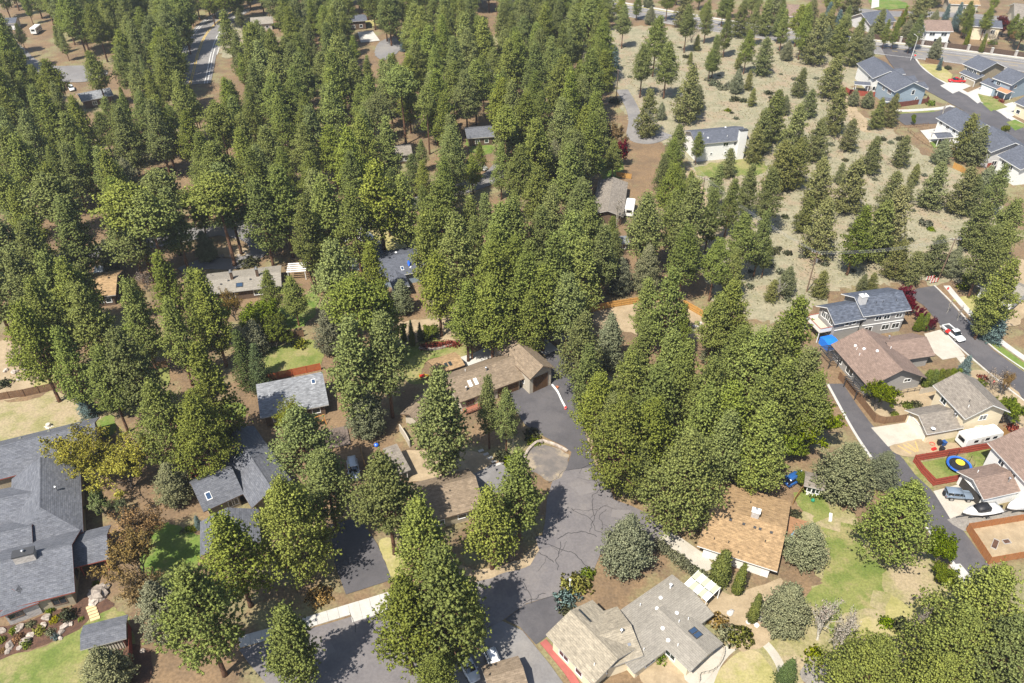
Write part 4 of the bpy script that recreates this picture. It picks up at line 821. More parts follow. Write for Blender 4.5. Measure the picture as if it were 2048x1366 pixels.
# ---------------------------------------------------------------- trees
BARK = mat('pine_bark', (.17, .085, .045), (.075, .045, .032), scale=3.0, bump=.4, per_obj=.2)
GREYBARK = mat('grey_bark', (.19, .16, .13), (.10, .08, .065), scale=4.0)
PALEBARK = mat('pale_bark', (.62, .58, .50), (.40, .36, .30), scale=3.0)
F_PINE = foliage('ponderosa_needles', (.250, .280, .068), (.178, .208, .056), var=.22, hue=.010)
F_YOUNG = foliage('young_pine_needles', (.265, .265, .090), (.195, .205, .072), var=.18, hue=.02)
F_JUN = foliage('juniper_foliage', (.30, .305, .165), (.21, .225, .12), var=.18)
F_SPR = foliage('spruce_needles', (.20, .27, .25), (.14, .20, .19), var=.12)
F_FIR = foliage('fir_needles', (.13, .17, .058), (.09, .125, .045))
F_ARB = foliage('arborvitae_foliage', (.20, .22, .03), (.14, .17, .03))
F_GREEN = foliage('fresh_green_leaves', (.30, .36, .035), (.22, .29, .03), trans=.4)
F_YEL = foliage('yellow_green_buds', (.44, .42, .06), (.36, .37, .06), trans=.4)
F_BRZ = foliage('bronze_young_leaves', (.42, .25, .09), (.32, .20, .08), trans=.35)
F_RED = foliage('dark_red_leaves', (.25, .022, .04), (.13, .016, .03), trans=.3)
F_PALE = foliage('pale_blossom_leaves', (.42, .46, .22), (.25, .32, .11), trans=.4)
F_TWIG = foliage('bare_twigs', (.42, .36, .30), (.32, .26, .21), trans=.1)
F_SAGE = foliage('sagebrush_leaves', (.22, .23, .15), (.16, .17, .10), trans=.15)
F_BITTER = foliage('bitterbrush_leaves', (.10, .105, .045), (.075, .08, .035), trans=.15)

def blades(centres, rad, K, rs, width=.34, up=.25, outward=None, nrm_mix=.75, length_var=.4, quad=False):
    """tufts of K tapering blades round every centre; returns verts, normals (numpy)"""
    n = len(centres); d = rs.normal(size=(n, K, 3)); d[:, :, 2] += up
    if outward is not None: d += outward[:, None, :]
    d /= np.linalg.norm(d, axis=2, keepdims=True)+1e-9
    r = np.asarray(rad).reshape(-1, 1, 1)*(1-length_var*rs.random((n, K, 1)))
    s = np.cross(d, rs.normal(size=(n, K, 3))); s /= np.linalg.norm(s, axis=2, keepdims=True)+1e-9
    c = np.asarray(centres)[:, None, :]
    w = r*width
    base = c+d*r*.05; mid = c+d*r*.62; tip = c+d*r
    if quad: V = np.stack([base-s*w*.35, mid-s*w, tip, mid+s*w], axis=2)
    else: V = np.stack([base, mid-s*w+d*0, tip+s*w*.6], axis=2)
    nr = d*nrm_mix+(1-nrm_mix)*np.cross(s, d)*np.sign(np.cross(s, d)[:, :, 2:3]+1e-6)
    NR = np.repeat(nr[:, :, None, :], V.shape[2], axis=2)
    return V.reshape(-1, 3), NR.reshape(-1, 3), V.shape[2]

def leaf_mesh(name, V, NR, k, material, crown_c=None, crown_mix=0.0):
    nf = len(V)//k; me = bpy.data.meshes.new(name)
    me.vertices.add(len(V)); me.vertices.foreach_set('co', V.astype(np.float32).ravel())
    me.loops.add(len(V)); me.loops.foreach_set('vertex_index', np.arange(len(V), dtype=np.int32))
    me.polygons.add(nf); me.polygons.foreach_set('loop_start', np.arange(0, len(V), k, dtype=np.int32))
    me.polygons.foreach_set('loop_total', np.full(nf, k, dtype=np.int32))
    me.polygons.foreach_set('use_smooth', np.ones(nf, dtype=bool))
    me.update()
    if crown_c is not None and crown_mix > 0:
        o = V-np.asarray(crown_c); o /= np.linalg.norm(o, axis=1, keepdims=True)+1e-9
        NR = NR*(1-crown_mix)+o*crown_mix
    NR = NR/(np.linalg.norm(NR, axis=1, keepdims=True)+1e-9)
    me.normals_split_custom_set(NR.astype(np.float32))
    me.materials.append(material); return me

ICO_V = np.array([(1, 0, 0), (-1, 0, 0), (0, 1, 0), (0, -1, 0), (0, 0, 1), (0, 0, -1.)])
ICO_F = np.array([(0, 2, 4), (2, 1, 4), (1, 3, 4), (3, 0, 4), (2, 0, 5), (1, 2, 5), (3, 1, 5), (0, 3, 5)])
def puff_mesh(name, C, rad, outward, rs, material, crown_c, crown_mix=.25, spikes=6, core=.62, spike_w=.20, flat=.85):
    """needle tufts: a rough little core with spikes sticking out of it"""
    n = len(C); rad = np.asarray(rad).reshape(-1, 1, 1)
    ax = rs.normal(size=(n, 3, 3)); q = np.linalg.qr(ax)[0]
    d = np.einsum('nij,kj->nki', q, ICO_V); k = 1+.32*rs.normal(size=(n, 6, 1)).clip(-1.5, 1.5)
    V1 = C[:, None, :]+d*rad*core*k*np.array([1, 1, flat]); N1 = d.copy()
    F1 = (ICO_F[None]+(np.arange(n)*6)[:, None, None]).reshape(-1, 3)
    e = rs.normal(size=(n, spikes, 3)); e[:, :, 2] += .35; e += outward[:, None, :]*.8; e /= np.linalg.norm(e, axis=2, keepdims=True)+1e-9
    s_ = np.cross(e, rs.normal(size=(n, spikes, 3))); s_ /= np.linalg.norm(s_, axis=2, keepdims=True)+1e-9
    L = rad*(1.0+.45*rs.random((n, spikes, 1))); b0 = C[:, None, :]+e*rad*.35
    V2 = np.stack([b0-s_*rad*spike_w, b0+s_*rad*spike_w, C[:, None, :]+e*L], axis=2); N2 = np.repeat(e[:, :, None, :], 3, axis=2)
    V1 = V1.reshape(-1, 3); V2 = V2.reshape(-1, 3)
    F2 = (np.arange(len(V2))+len(V1)).reshape(-1, 3)
    V = np.concatenate([V1, V2]); N = np.concatenate([N1.reshape(-1, 3), N2.reshape(-1, 3)]); F = np.concatenate([F1, F2])
    o = V-np.asarray(crown_c); o[:, 2] *= .6; o /= np.linalg.norm(o, axis=1, keepdims=True)+1e-9; o[:, 2] += .25
    N = N*(1-crown_mix)+o*crown_mix; N /= np.linalg.norm(N, axis=1, keepdims=True)+1e-9
    me = bpy.data.meshes.new(name); nf = len(F)
    me.vertices.add(len(V)); me.vertices.foreach_set('co', V.astype(np.float32).ravel())
    me.loops.add(nf*3); me.loops.foreach_set('vertex_index', F.astype(np.int32).ravel())
    me.polygons.add(nf); me.polygons.foreach_set('loop_start', np.arange(0, nf*3, 3, dtype=np.int32)); me.polygons.foreach_set('loop_total', np.full(nf, 3, dtype=np.int32))
    me.polygons.foreach_set('use_smooth', np.ones(nf, dtype=bool)); me.update()
    me.normals_split_custom_set_from_vertices(N.astype(np.float32)); me.materials.append(material); return me

def conifer(kind, seed):
    """returns (trunk mesh, crown mesh) for a tree 20 m high, crown radius r given by the kind"""
    rs = np.random.RandomState(seed); rr = random.Random(seed)
    H = 20.0; tb = MB(); tb.smooth = True
    lean = [rr.uniform(-.35, .35), rr.uniform(-.35, .35)]
    def axis(z): q = z/H; return np.array([lean[0]*q*q, lean[1]*q*q, z])
    K = dict(pine=dict(z0=rr.uniform(.16, .30), R=4.7, n=96, tuft=.27, K=0, prof='ov'),
             tall=dict(z0=rr.uniform(.42, .52), R=4.3, n=70, tuft=.27, K=0, prof='ov'),
             broad=dict(z0=.14, R=7.4, n=120, tuft=.27, K=0, prof='ov'),
             young=dict(z0=.04, R=5.9, n=120, tuft=.37, K=0, prof='cone'),
             juniper=dict(z0=.02, R=7.6, n=210, tuft=.35, K=0, prof='egg'),
             spruce=dict(z0=.04, R=5.2, n=170, tuft=.35, K=0, prof='cone'),
             fir=dict(z0=.05, R=4.2, n=150, tuft=.27, K=0, prof='cone'),
             arb=dict(z0=.0, R=4.2, n=190, tuft=.55, K=0, prof='flame'))[kind]
    R, z0 = K['R'], K['z0']; dens = 1.0
    if kind in ('pine', 'tall'): R *= rr.uniform(.78, 1.10); dens = rr.uniform(.62, 1.12); z0 = K['z0'] = z0*rr.uniform(.7, 1.35)
    if kind == 'broad': dens = rr.uniform(.7, 1.0)
    rb = .30 if kind in ('pine', 'tall', 'broad') else .22
    tb.tube([axis(z)-np.array([0, 0, .35 if z == 0 else 0]) for z in (0, 1, 3, 6, 10, 14, 17.5, 19.2)], [rb*1.35, rb*1.05, rb*.95, rb*.82, rb*.62, rb*.4, rb*.2, .03], 7)
    C = []; O = []; RAD = []
    for i in range(K['n']):
        q = (i+rr.random())/K['n']
        if K['prof'] == 'ov': q = q**.92
        z = H*(z0+(1-z0)*q)*.985
        if K['prof'] == 'ov':
            Ls = min(1, (q+.09)/.30)**.7*(1-max(0, (q-.20)/.83)**1.08)
        elif kind == 'young': Ls = min(1, (q+.14)/.24)*(1-q)**.66+.04
        elif K['prof'] == 'cone': Ls = min(1, (q+.12)/.16)*(1-q)**.86+.05
        elif K['prof'] == 'egg': Ls = min(1, (q+.25)/.4)*(1-max(0, (q-.15)/.88)**1.9)+.02
        else: Ls = min(1, (q+.3)/.45)*(1-q**2.2)+.03
        irr = rr.uniform(.62, 1.16) if K['prof'] == 'ov' or kind == 'young' else rr.uniform(.78, 1.1)
        Lb = max(.5, R*Ls*irr); az = i*2.39996+rr.uniform(-.5, .5)
        lo = {'ov': -.12, 'cone': -.02, 'egg': .35, 'flame': .9}[K['prof']]; hi = {'ov': .75, 'cone': .55, 'egg': 1.0, 'flame': 1.3}[K['prof']]
        el = lo+(hi-lo)*q+rr.uniform(-.15, .15)
        if kind in ('spruce', 'fir'): el = -.22+.5*q+rr.uniform(-.08, .08)
        dr = np.array([math.cos(az)*math.cos(el), math.sin(az)*math.cos(el), math.sin(el)])
        side = np.array([-math.sin(az), math.cos(az), 0.])
        b0 = axis(z-(Lb*math.sin(el)*.55 if K['prof'] in ('egg', 'flame') else 0)); b0[2] = max(b0[2], .3)
        curve = .16 if K['prof'] == 'ov' else .06
        pt = lambda t: b0+dr*Lb*t+np.array([0, 0, curve*Lb*(t*t-.4*t)])
        if kind in ('pine', 'tall', 'broad') or i % 3 == 0:
            w = .035+.012*Lb
            tb.tube([pt(0), pt(.5), pt(.95)], [w, w*.65, w*.25], 3, cap=False)
        t0 = .34 if K['prof'] == 'ov' else .18
        ov = K['prof'] == 'ov'
        m = int((1.25*dens if ov else .95)*Lb)+2
        for j in range(m):
            t = t0+(1-t0)*((j+rr.random())/m)**.8
            sp = Lb*(.22*(1.15-t)+.05) if ov else Lb*.17*(1.2-t)+.1
            cc = pt(t)+side*rr.gauss(0, sp)+np.array([0, 0, rr.gauss(.08, .2)])
            for e in range(9 if ov else 6):
                p = cc+rs.normal(size=3)*((.52, .52, .30) if ov else (.45, .45, .3))
                if p[2] < .25: p[2] = .25+rr.random()*.3
                C.append(p); RAD.append(K['tuft']*rr.uniform(.7, 1.25)*(1.0 if q < .9 else .8))
                o = p-axis(z); o[2] *= .5; O.append(o/(np.linalg.norm(o)+.3)*(.55 if ov else .95)+np.array([0, 0, .25 if kind not in ('spruce', 'fir') else -.1]))
    for j in range(16): C.append(axis(H*(.93+.07*rr.random()))+rs.normal(size=3)*.22); RAD.append(.5); O.append(np.array([0, 0, .8]))
    C = np.array(C); O = np.array(O)
    fm = dict(pine=F_PINE, tall=F_PINE, broad=F_PINE, young=F_YOUNG, juniper=F_JUN, spruce=F_SPR, fir=F_FIR, arb=F_ARB)[kind]
    cm = puff_mesh(kind+'_crown', C, RAD, O, rs, fm, (0, 0, H*.35), .3, spikes=7 if ov else 6, core=.62)
    return tb.mesh(kind+'_trunk', GREYBARK if kind in ('juniper', 'spruce', 'fir', 'arb') else BARK), cm

def broadleaf(seed, leafmat, barkmat, R=4.5, H=10.0, leaves=4, leaf=.2, depth=5, spread=.55, trunk=.17, upright=.0, stems=5):
    """recursive limbs with small leaf faces round the twigs"""
    rs = np.random.RandomState(seed); rr = random.Random(seed); tb = MB(); C = []; O = []
    def grow(p, d, ln, r, lev):
        q = [p]; dd = d.copy()
        for s_ in range(3):
            dd = dd+rs.normal(size=3)*.09; dd[2] += .05+upright*.12; dd /= np.linalg.norm(dd); q.append(q[-1]+dd*ln/3)
        tb.tube(q, [r, r*.86, r*.72, r*.58], 5 if lev == 0 else 3, cap=False)
        if lev >= depth-2:
            for s_ in range(leaves):
                t = rr.random()*3; a = int(min(2, t)); c = q[a]+(q[a+1]-q[a])*(t-a)
                C.append(c+rs.normal(size=3)*.14); O.append(dd*.5)
        if lev < depth:
            nb = stems if lev == 0 else rr.choice((2, 3, 3))
            for b in range(nb):
                v = rs.normal(size=3); v -= dd*np.dot(v, dd); v /= np.linalg.norm(v)
                if lev == 0: an = b*2*math.pi/nb+rr.uniform(-.3, .3); v = np.array([math.cos(an), math.sin(an), 0])
                a = spread*rr.uniform(.6, 1.25)*(1-.3*upright)*(1.25 if lev == 0 else 1); nd = dd*math.cos(a)+v*math.sin(a)
                st = q[3] if b < 2 else q[2]
                grow(st, nd, ln*rr.uniform(.72, .92) if lev else ln*rr.uniform(1.0, 1.5), r*.58, lev+1)
            if lev == 0: grow(q[3], dd, ln*1.4, r*.7, 1)
    grow(np.array([0, 0, -.3]), np.array([0, 0, 1.]), H*.14, trunk, 0)
    C = np.array(C); zmax = max(C[:, 2].max(), 1); rmax = np.quantile(np.hypot(C[:, 0], C[:, 1]), .97)
    s = np.array([R/rmax, R/rmax, H/zmax]); tv = np.array(tb.v)*s; tb.v = [tuple(x) for x in tv]; C = C*s
    tb.smooth = True
    V, NR, k = blades(C, leaf*(.7+.6*rs.random(len(C))), 5, rs, width=.42, up=.3, outward=np.array(O), nrm_mix=.6, quad=True)
    return tb.mesh('limbs', barkmat), leaf_mesh('leaves', V, NR, k, leafmat, (0, 0, H*.4), .3)

def shrub_mesh(seed, leafmat, R=1.0, H=1.0, n=130, leaf=.24, K=6, ball=False):
    rs = np.random.RandomState(seed); d = rs.normal(size=(n, 3)); d[:, 2] = np.abs(d[:, 2]); d /= np.linalg.norm(d, axis=1, keepdims=True)
    q = rs.random((n, 1))**(.25 if ball else .5); lump = 1+(.0 if ball else .28)*np.sin(d[:, :1]*5+seed)*np.cos(d[:, 1:2]*4+seed*2)
    C = d*q*lump*np.array([R, R, H]); C[:, 2] = np.maximum(C[:, 2], .06)
    V, NR, k = blades(C, leaf*(.7+.6*rs.random(n)), K, rs, width=.4, up=.5, outward=d*.8, nrm_mix=.8, quad=True)
    V[:, 2] = np.maximum(V[:, 2], .01)
    return leaf_mesh('shrub', V, NR, k, leafmat, (0, 0, 0), .35)
# ---------------------------------------------------------------- planting
def inpoly(p, poly):
    c = False; j = len(poly)-1
    for i in range(len(poly)):
        a, b = poly[i], poly[j]
        if (a[1] > p[1]) != (b[1] > p[1]) and p[0] < (b[0]-a[0])*(p[1]-a[1])/(b[1]-a[1])+a[0]: c = not c
        j = i
    return c
def blocked(x, y, m=1.2):
    for f in FOOT:
        c = sum(f, Vector((0, 0)))/4
        if inpoly((x, y), [c+(p-c)*(1+m/max(1., (p-c).length)) for p in f]): return True
    return False
PROTO = {}
def proto(kind, i):
    k = (kind, i)
    if k in PROTO: return PROTO[k]
    if kind in ('pine', 'tall', 'broad', 'young', 'juniper', 'spruce', 'fir', 'arb'): r = conifer(kind, 100+7*i+len(kind)*31)
    else:
        kw = dict(green=dict(leafmat=F_GREEN, leaves=12, leaf=.30), yellow=dict(leafmat=F_YEL, leaves=10, leaf=.22, upright=.8, R=5), bronze=dict(leafmat=F_BRZ, leaves=7, leaf=.18, upright=1, R=3.4),
                  red=dict(leafmat=F_RED, leaves=10, leaf=.30), pale=dict(leafmat=F_PALE, leaves=12, leaf=.30), aspen=dict(leafmat=F_TWIG, barkmat=PALEBARK, leaves=1, leaf=.2, R=2.6, trunk=.2, upright=.8, stems=3),
                  bare=dict(leafmat=F_TWIG, leaves=1, leaf=.22, R=4.5), orange=dict(leafmat=F_BRZ, leaves=10, leaf=.26))[kind]
        kw = dict(kw); bm_ = kw.pop('barkmat', GREYBARK); r = broadleaf(40+i*3+len(kind), kw.pop('leafmat'), bm_, H=10.0, **kw)
    PROTO[k] = r; return r
NV = dict(pine=9, tall=3, broad=4, young=4, juniper=3, spruce=2, fir=2, arb=2, green=2, yellow=1, bronze=2, red=2, pale=1, aspen=3, bare=2, orange=1)
WORD = dict(pine=('ponderosa pine', 'ponderosa_pine', 'pine tree'), tall=('bare stemmed ponderosa pine', 'ponderosa_pine', 'pine tree'), broad=('broad crowned ponderosa pine', 'ponderosa_pine', 'pine tree'),
            young=('young conical pine', 'young_pine', 'pine tree'), juniper=('grey-green juniper', 'juniper_tree', 'juniper'), spruce=('blue spruce', 'blue_spruce', 'spruce'), fir=('dark green fir', 'fir_tree', 'fir'), arb=('arborvitae', 'arborvitae', 'arborvitae'),
            green=('bright green leafy tree', 'leafy_tree', 'tree'), yellow=('yellow budding tree', 'budding_tree', 'tree'), bronze=('bronze leafed tree', 'bronze_tree', 'tree'), red=('dark red leafed tree', 'red_plum_tree', 'tree'), pale=('pale blossoming tree', 'blossom_tree', 'tree'),
            aspen=('bare white aspen', 'bare_aspen', 'tree'), bare=('bare twiggy tree', 'bare_tree', 'tree'), orange=('orange brown tree', 'orange_tree', 'tree'))
TREES = []
def tree(kind, x, y, h, rs=1.0):
    TREES.append([kind, x, y, h, rs])
def at(kind, ax, ay, h, rs=1.0):
    """tree whose top stands at that pixel of the survey photograph"""
    if kind in ('pine', 'broad', 'tall'): h *= 1.17
    p = P(ax, ay, h); x, y = p
    if blocked(x, y, .3):
        for r in (1, 2, 3, 4, 5, 6):
            ok = False
            for a in range(12):
                q = (x+r*math.cos(a*math.pi/6), y+r*math.sin(a*math.pi/6))
                if not blocked(*q, .3): x, y = q; ok = True; break
            if ok: break
    tree(kind, x, y, h*(1.3 if kind == 'young' else 1), rs*(.86 if kind == 'pine' else .9 if kind == 'broad' else 1))
def row(kind, *e):
    for t in e: at(kind, *t)
# lower centre and left
row('pine', (560, 1222, 16, 1.25), (880, 1110, 21, 1.3), (800, 1165, 18, 1.2), (925, 1165, 15, 1.1), (868, 1316, 12, 1.2), (835, 1003, 19, 1.1), (762, 915, 19, 1.15), (640, 902, 16, 1.25), (590, 815, 17, 1.3), (872, 745, 22, 1.2), (975, 752, 15, .8), (1012, 780, 13, .85),
    (1040, 908, 17, 1.25), (980, 978, 16, 1.3), (440, 1030, 18, 1.3), (692, 640, 22, 1.2), (760, 628, 21, 1.1), (362, 1135, 21, 1.1), (400, 545, 20, 1.0), (395, 690, 21, 1.05), (250, 560, 20, 1.0), (60, 560, 21, 1.1), (150, 570, 20, 1.1), (120, 520, 18, 1), (230, 660, 20, 1.1), (190, 700, 17, 1.0),
    (110, 660, 18, 1.0), (30, 610, 20, 1.1), (330, 600, 18, 1))
row('broad', (560, 957, 19, .95), (300, 765, 18, .95), (375, 790, 17, .9), (1830, 968, 15, 1.15), (1250, 795, 19, .95), (1390, 868, 19, 1.0), (1765, 1275, 15, 1.1), (2010, 1135, 17, 1.1), (1945, 1225, 16, 1.1), (2040, 1240, 16, 1.0), (1900, 1310, 13, 1.1))
row('juniper', (330, 928, 9, 1.1), (652, 612, 12, .9), (722, 772, 12, .95), (188, 1303, 9, 1.15), (296, 1165, 12, .9), (1262, 1036, 12, 1.05), (1712, 892, 12, 1.25), (1628, 1050, 9, 1.15), (1590, 1172, 10, 1.1), (1780, 905, 8, 1.1), (1290, 405, 13, .8), (1300, 490, 13, .8), (1245, 515, 10, .9), (1225, 628, 14, .7), (205, 480, 9, .9), (500, 640, 9, .9), (800, 560, 9, .9))
row('fir', (472, 662, 14, 1.0), (505, 690, 12, 1.0), (620, 440, 15, .9), (1585, 1320, 6, 1.3), (820, 640, 5, .8), (838, 645, 5, .8))
row('spruce', (154, 768, 8, 1.0), (390, 1032, 3.0, 1), (1662, 5, 13, 1), (1683, 20, 12, 1.0), (1940, 712, 6.5, 1.1), (2010, 612, 9, 1.15), (838, 40, 12, .8), (805, 58, 9, .8), (1885, 115, 5, .9), (1765, 28, 9, .8), (1900, 8, 11, .8), (1925, 5, 12, .8), (1232, 95, 9, 1.2))
row('arb', (1452, 1102, 8, 1.35), (1490, 1128, 7.5, .8), (1520, 1188, 7, .8), (1845, 628, 4.6, 1.3), (1858, 627, 4.6, 1.3), (1942, 58, 8, .9), (1974, 68, 7.5, .9), (1815, 12, 9, .8), (2030, 40, 7, .9), (822, 655, 5, .9), (850, 650, 4.5, .9), (805, 648, 5, .9))
for k in range(7): at('arb', 1852+k*11.5, 741-k*.6, 4.2, 1.5)
row('yellow', (160, 866, 11, 1.25), (225, 885, 11, 1.25), (566, 808, 8, .9)); row('pale', (188, 985, 6, .9), (235, 1000, 4, .8)); row('bronze', (262, 1012, 10, 1.3), (252, 1070, 11, 1.35), (262, 1135, 9, 1.2), (455, 575, 9, .9), (2025, 745, 6, .8))
row('green', (515, 605, 9, 1.0), (540, 635, 8, 1.0), (262, 645, 6, .8), (225, 790, 6, 1), (1600, 792, 11, 1.05), (1645, 812, 11, 1.0), (1580, 850, 9, 1.0), (1770, 768, 7, .95), (1893, 1135, 4, 1.0), (1905, 1070, 8, .8), (1625, 962, 3, 1.0), (2028, 800, 6, 1.0), (860, 650, 4, 1), (1790, 202, 4.5, .6), (1830, 228, 4, .5), (2015, 250, 4, .8), (370, 375, 9, 1.1))
row('red', (1240, 275, 9, .9), (1818, 570, 6, .8), (1828, 595, 5, .8), (1850, 615, 4, .8), (1866, 632, 4, .8), (2018, 30, 9, 1.0), (1705, 178, 4, .7)); row('orange', (1232, 245, 10, .9), (2038, 55, 7, .9), (1812, 20, 6, .8))
row('aspen', (1668, 1198, 10, 1.0), (1706, 1238, 9.5, 1.0), (1852, 1212, 9, .9), (1238, 395, 9, .9), (1560, 560, 6, .8), (1508, 475, 10, .9), (1745, 172, 4, .6), (1893, 205, 5, .5), (1905, 598, 4, .6), (1927, 612, 4, .6))
row('bare', (650, 855, 5, 1.1), (2003, 735, 6, 1.2), (1990, 60, 7, 1.0), (1388, 42, 9, .9), (25, 690, 5, 1.2), (280, 540, 6, 1))
# pines of the middle right grove
row('pine', (1165, 628, 18, 1.1), (1290, 645, 17, 1), (1345, 665, 18, 1.1), (1262, 705, 18, 1.1), (1325, 735, 19, 1.2), (1200, 745, 17, 1.0), (1380, 690, 18, 1.1), (1430, 715, 20, 1.2), (1475, 770, 19, 1.2), (1420, 770, 19, 1.1), (1525, 660, 20, 1.1), (1600, 598, 20, 1.25), (1560, 650, 19, 1.2), (1575, 720, 19, 1.2), (1625, 700, 18, 1.2),
    (1640, 745, 16, 1.1), (1520, 850, 18, 1.3), (1500, 912, 12, 1.1), (1470, 560, 17, 1), (1440, 590, 16, 1.0), (1530, 760, 18, 1.2), (1480, 840, 17, 1.1), (1555, 888, 12, 1.1), (1230, 790, 15, 1), (1310, 800, 17, 1.1), (1345, 540, 19, 1.2), (1370, 610, 12, 1.0), (1180, 690, 16, 1.0), (1490, 650, 18, 1.0), (1290, 890, 12, 1.1), (1395, 928, 11, 1.1),
    (2015, 330, 13, 1.2), (2035, 400, 15, 1.2), (1995, 455, 16, 1.2), (2030, 520, 17, 1.2), (2000, 560, 13, 1.1), (1985, 600, 9, 1.2), (2045, 460, 15, 1.1))
# the field
row('young', (1382, 158, 15, .95), (1300, 201, 12, 1), (1396, 77, 5, 1), (1382, 110, 4, 1), (1507, 185, 5, 1), (1500, 151, 5.5, 1), (1479, 113, 5, 1), (1461, 310, 7, 1.1), (1533, 93, 11, 1.1), (1640, 51, 15, 1), (1685, 52, 12, .9), (1716, 70, 12, .9), (1672, 129, 12, 1.15), (1623, 192, 7.5, 1.25), (1605, 150, 8, 1.1),
    (1680, 198, 12, 1), (1595, 237, 14, 1), (1553, 206, 13, 1.05), (1641, 260, 10, 1.2), (1706, 253, 8, 1.2), (1752, 291, 9, 1.1), (1811, 286, 7.5, 1.2), (1762, 211, 8, 1), (1790, 203, 8.5, 1), (1945, 250, 11, 1.1), (1963, 270, 9.5, 1.2), (1646, 339, 11, 1.1), (1618, 410, 8, 1.1), (1685, 335, 5, 1.1), (1711, 345, 12, 1.1), (1654, 425, 13, 1), (1791, 364, 10, 1.1),
    (1822, 371, 5, 1), (1798, 407, 14, 1), (1768, 430, 13, 1), (1878, 346, 10.5, 1.1), (1834, 338, 5, 1.1), (1938, 356, 10.5, 1.15), (1953, 369, 9, 1.1), (1969, 425, 10.5, 1.2), (1881, 490, 8, 1.25), (1804, 498, 8, 1.2), (1834, 518, 7, 1.2), (1729, 557, 3.6, 1.1), (1749, 554, 3.8, 1.2), (1646, 554, 5.5, 1.2), (1548, 570, 4.5, 1.2), (1568, 305, 12, 1.0), (1600, 300, 12, 1), (1530, 240, 11, 1), (1515, 270, 9, 1), (1860, 520, 4, 1.1))
row('juniper', (1479, 138, 9, .85), (1574, 190, 7, 1), (1713, 178, 6, 1.1), (1742, 182, 6, 1.2), (1894, 278, 8, 1.1), (1582, 534, 7.5, 1), (1920, 495, 8, 1), (1579, 80, 8, 1), (1744, 57, 13, .8), (1400, 170, 9, .9), (1325, 205, 6, .9), (1560, 30, 9, .8), (1875, 20, 10, .9), (1985, 332, 9, 1.1), (1440, 660, 9, 1.0), (1460, 630, 10, .9), (1215, 100, 8, 1), (1880, 75, 9, .9))
row('pine', (1318, 33, 19, 1.1), (1340, 85, 17, 1.15), (1290, 90, 16, 1.1), (1436, 72, 14, 1.1), (1425, 100, 10, 1.0), (1502, 61, 14, 1), (1620, 10, 18, 1), (1551, 338, 16, 1.2), (1735, 413, 16, 1.2), (1460, 25, 15, 1), (1380, 10, 16, 1), (1515, 5, 15, 1.0), (1420, 0, 15, 1), (1250, 10, 15, 1), (1210, 20, 16, 1.0), (1575, 20, 14, 1), (1470, 360, 14, 1.1), (1505, 330, 14, 1.1), (1440, 330, 12, 1.1), (1360, 250, 13, 1.1), (1400, 265, 9, 1),
    (1495, 430, 16, 1.1), (1535, 425, 15, 1.0), (1350, 330, 15, 1.2), (1385, 345, 12, 1.0), (1330, 310, 13, 1.0), (1845, 30, 12, 1), (1800, 35, 11, 1), (1960, 5, 12, 1.1), (1985, 10, 12, 1.0), (1440, 480, 14, 1.1), (1475, 500, 12, 1.1), (1700, 15, 12, 1), (1780, 40, 10, 1.0), (1830, 55, 9, 1.1), (1540, 480, 9, 1))
row('pine', (664, 484, 21, 1.2), (738, 486, 15, 1.2), (756, 568, 17, 1.1), (879, 368, 21, 1.2), (910, 432, 20, 1.2), (872, 509, 18, 1.2), (974, 494, 20, 1.3), (1002, 407, 20, 1.3), (982, 560, 18, 1.2), (930, 565, 17, 1.2), (643, 356, 21, 1.3), (551, 335, 21, 1.3), (795, 355, 19, 1.2), (531, 542, 11, 1.2), (579, 555, 11, 1.2), (1026, 402, 20, 1.3), (1056, 509, 20, 1.3), (1113, 473, 20, 1.3), (1143, 427, 20, 1.3),
    (1180, 407, 18, 1.2), (1090, 535, 18, 1.3), (1138, 550, 17, 1.2), (1210, 455, 17, 1.2), (1026, 473, 19, 1.3), (1356, 386, 16, 1.2), (1379, 453, 17, 1.2), (1300, 560, 15, 1.1), (315, 510, 17, 1.2), (377, 543, 17, 1.2), (82, 504, 19, 1.2), (151, 532, 14, 1.1), (20, 500, 20, 1.3), (440, 330, 21, 1.25), (230, 390, 20, 1.25), (330, 380, 19, 1.2), (510, 360, 20, 1.2), (1060, 585, 15, 1.2), (1010, 590, 15, 1.2), (940, 600, 13, 1.1), (1170, 480, 18, 1.2), (850, 430, 19, 1.2), (700, 380, 20, 1.2), (600, 400, 19, 1.1), (40, 450, 19, 1.3), (120, 400, 20, 1.3))
row('tall', (745, 335, 23, 1.25), (245, 370, 22, 1.3), (280, 385, 22, 1.2), (425, 350, 21, 1.3), (90, 350, 22, 1.3), (310, 340, 20, 1.1), (700, 560, 21, 1.1))
for x_, y_ in ((1180, 30), (1215, 45), (1240, 52), (1270, 38), (1300, 50), (1335, 45), (1365, 52), (1400, 62), (1440, 52), (1475, 72), (1520, 70), (1550, 88), (1590, 92), (1610, 105), (1640, 100), (1670, 110), (1700, 118), (1560, 62), (1600, 68), (1648, 78), (1500, 40), (1345, 12), (1400, 22), (1460, 35), (1290, 12), (1120, 10), (1545, 45), (1620, 58), (1682, 75), (1780, 60), (1815, 78), (1755, 72), (1925, 78), (2020, 85), (1830, 60), (1700, 40), (1660, 45), (1860, 15), (1985, 25), (2035, 100)):
    q_ = P(x_+rng.uniform(-6, 6), y_+rng.uniform(-3, 3)); k_ = rng.choice(('pine', 'pine', 'pine', 'young', 'juniper'))
    if not blocked(q_.x, q_.y, 1): tree(k_, q_.x, q_.y, rng.uniform(11, 18)*(.6 if k_ == 'juniper' else 1), rng.uniform(.95, 1.2))
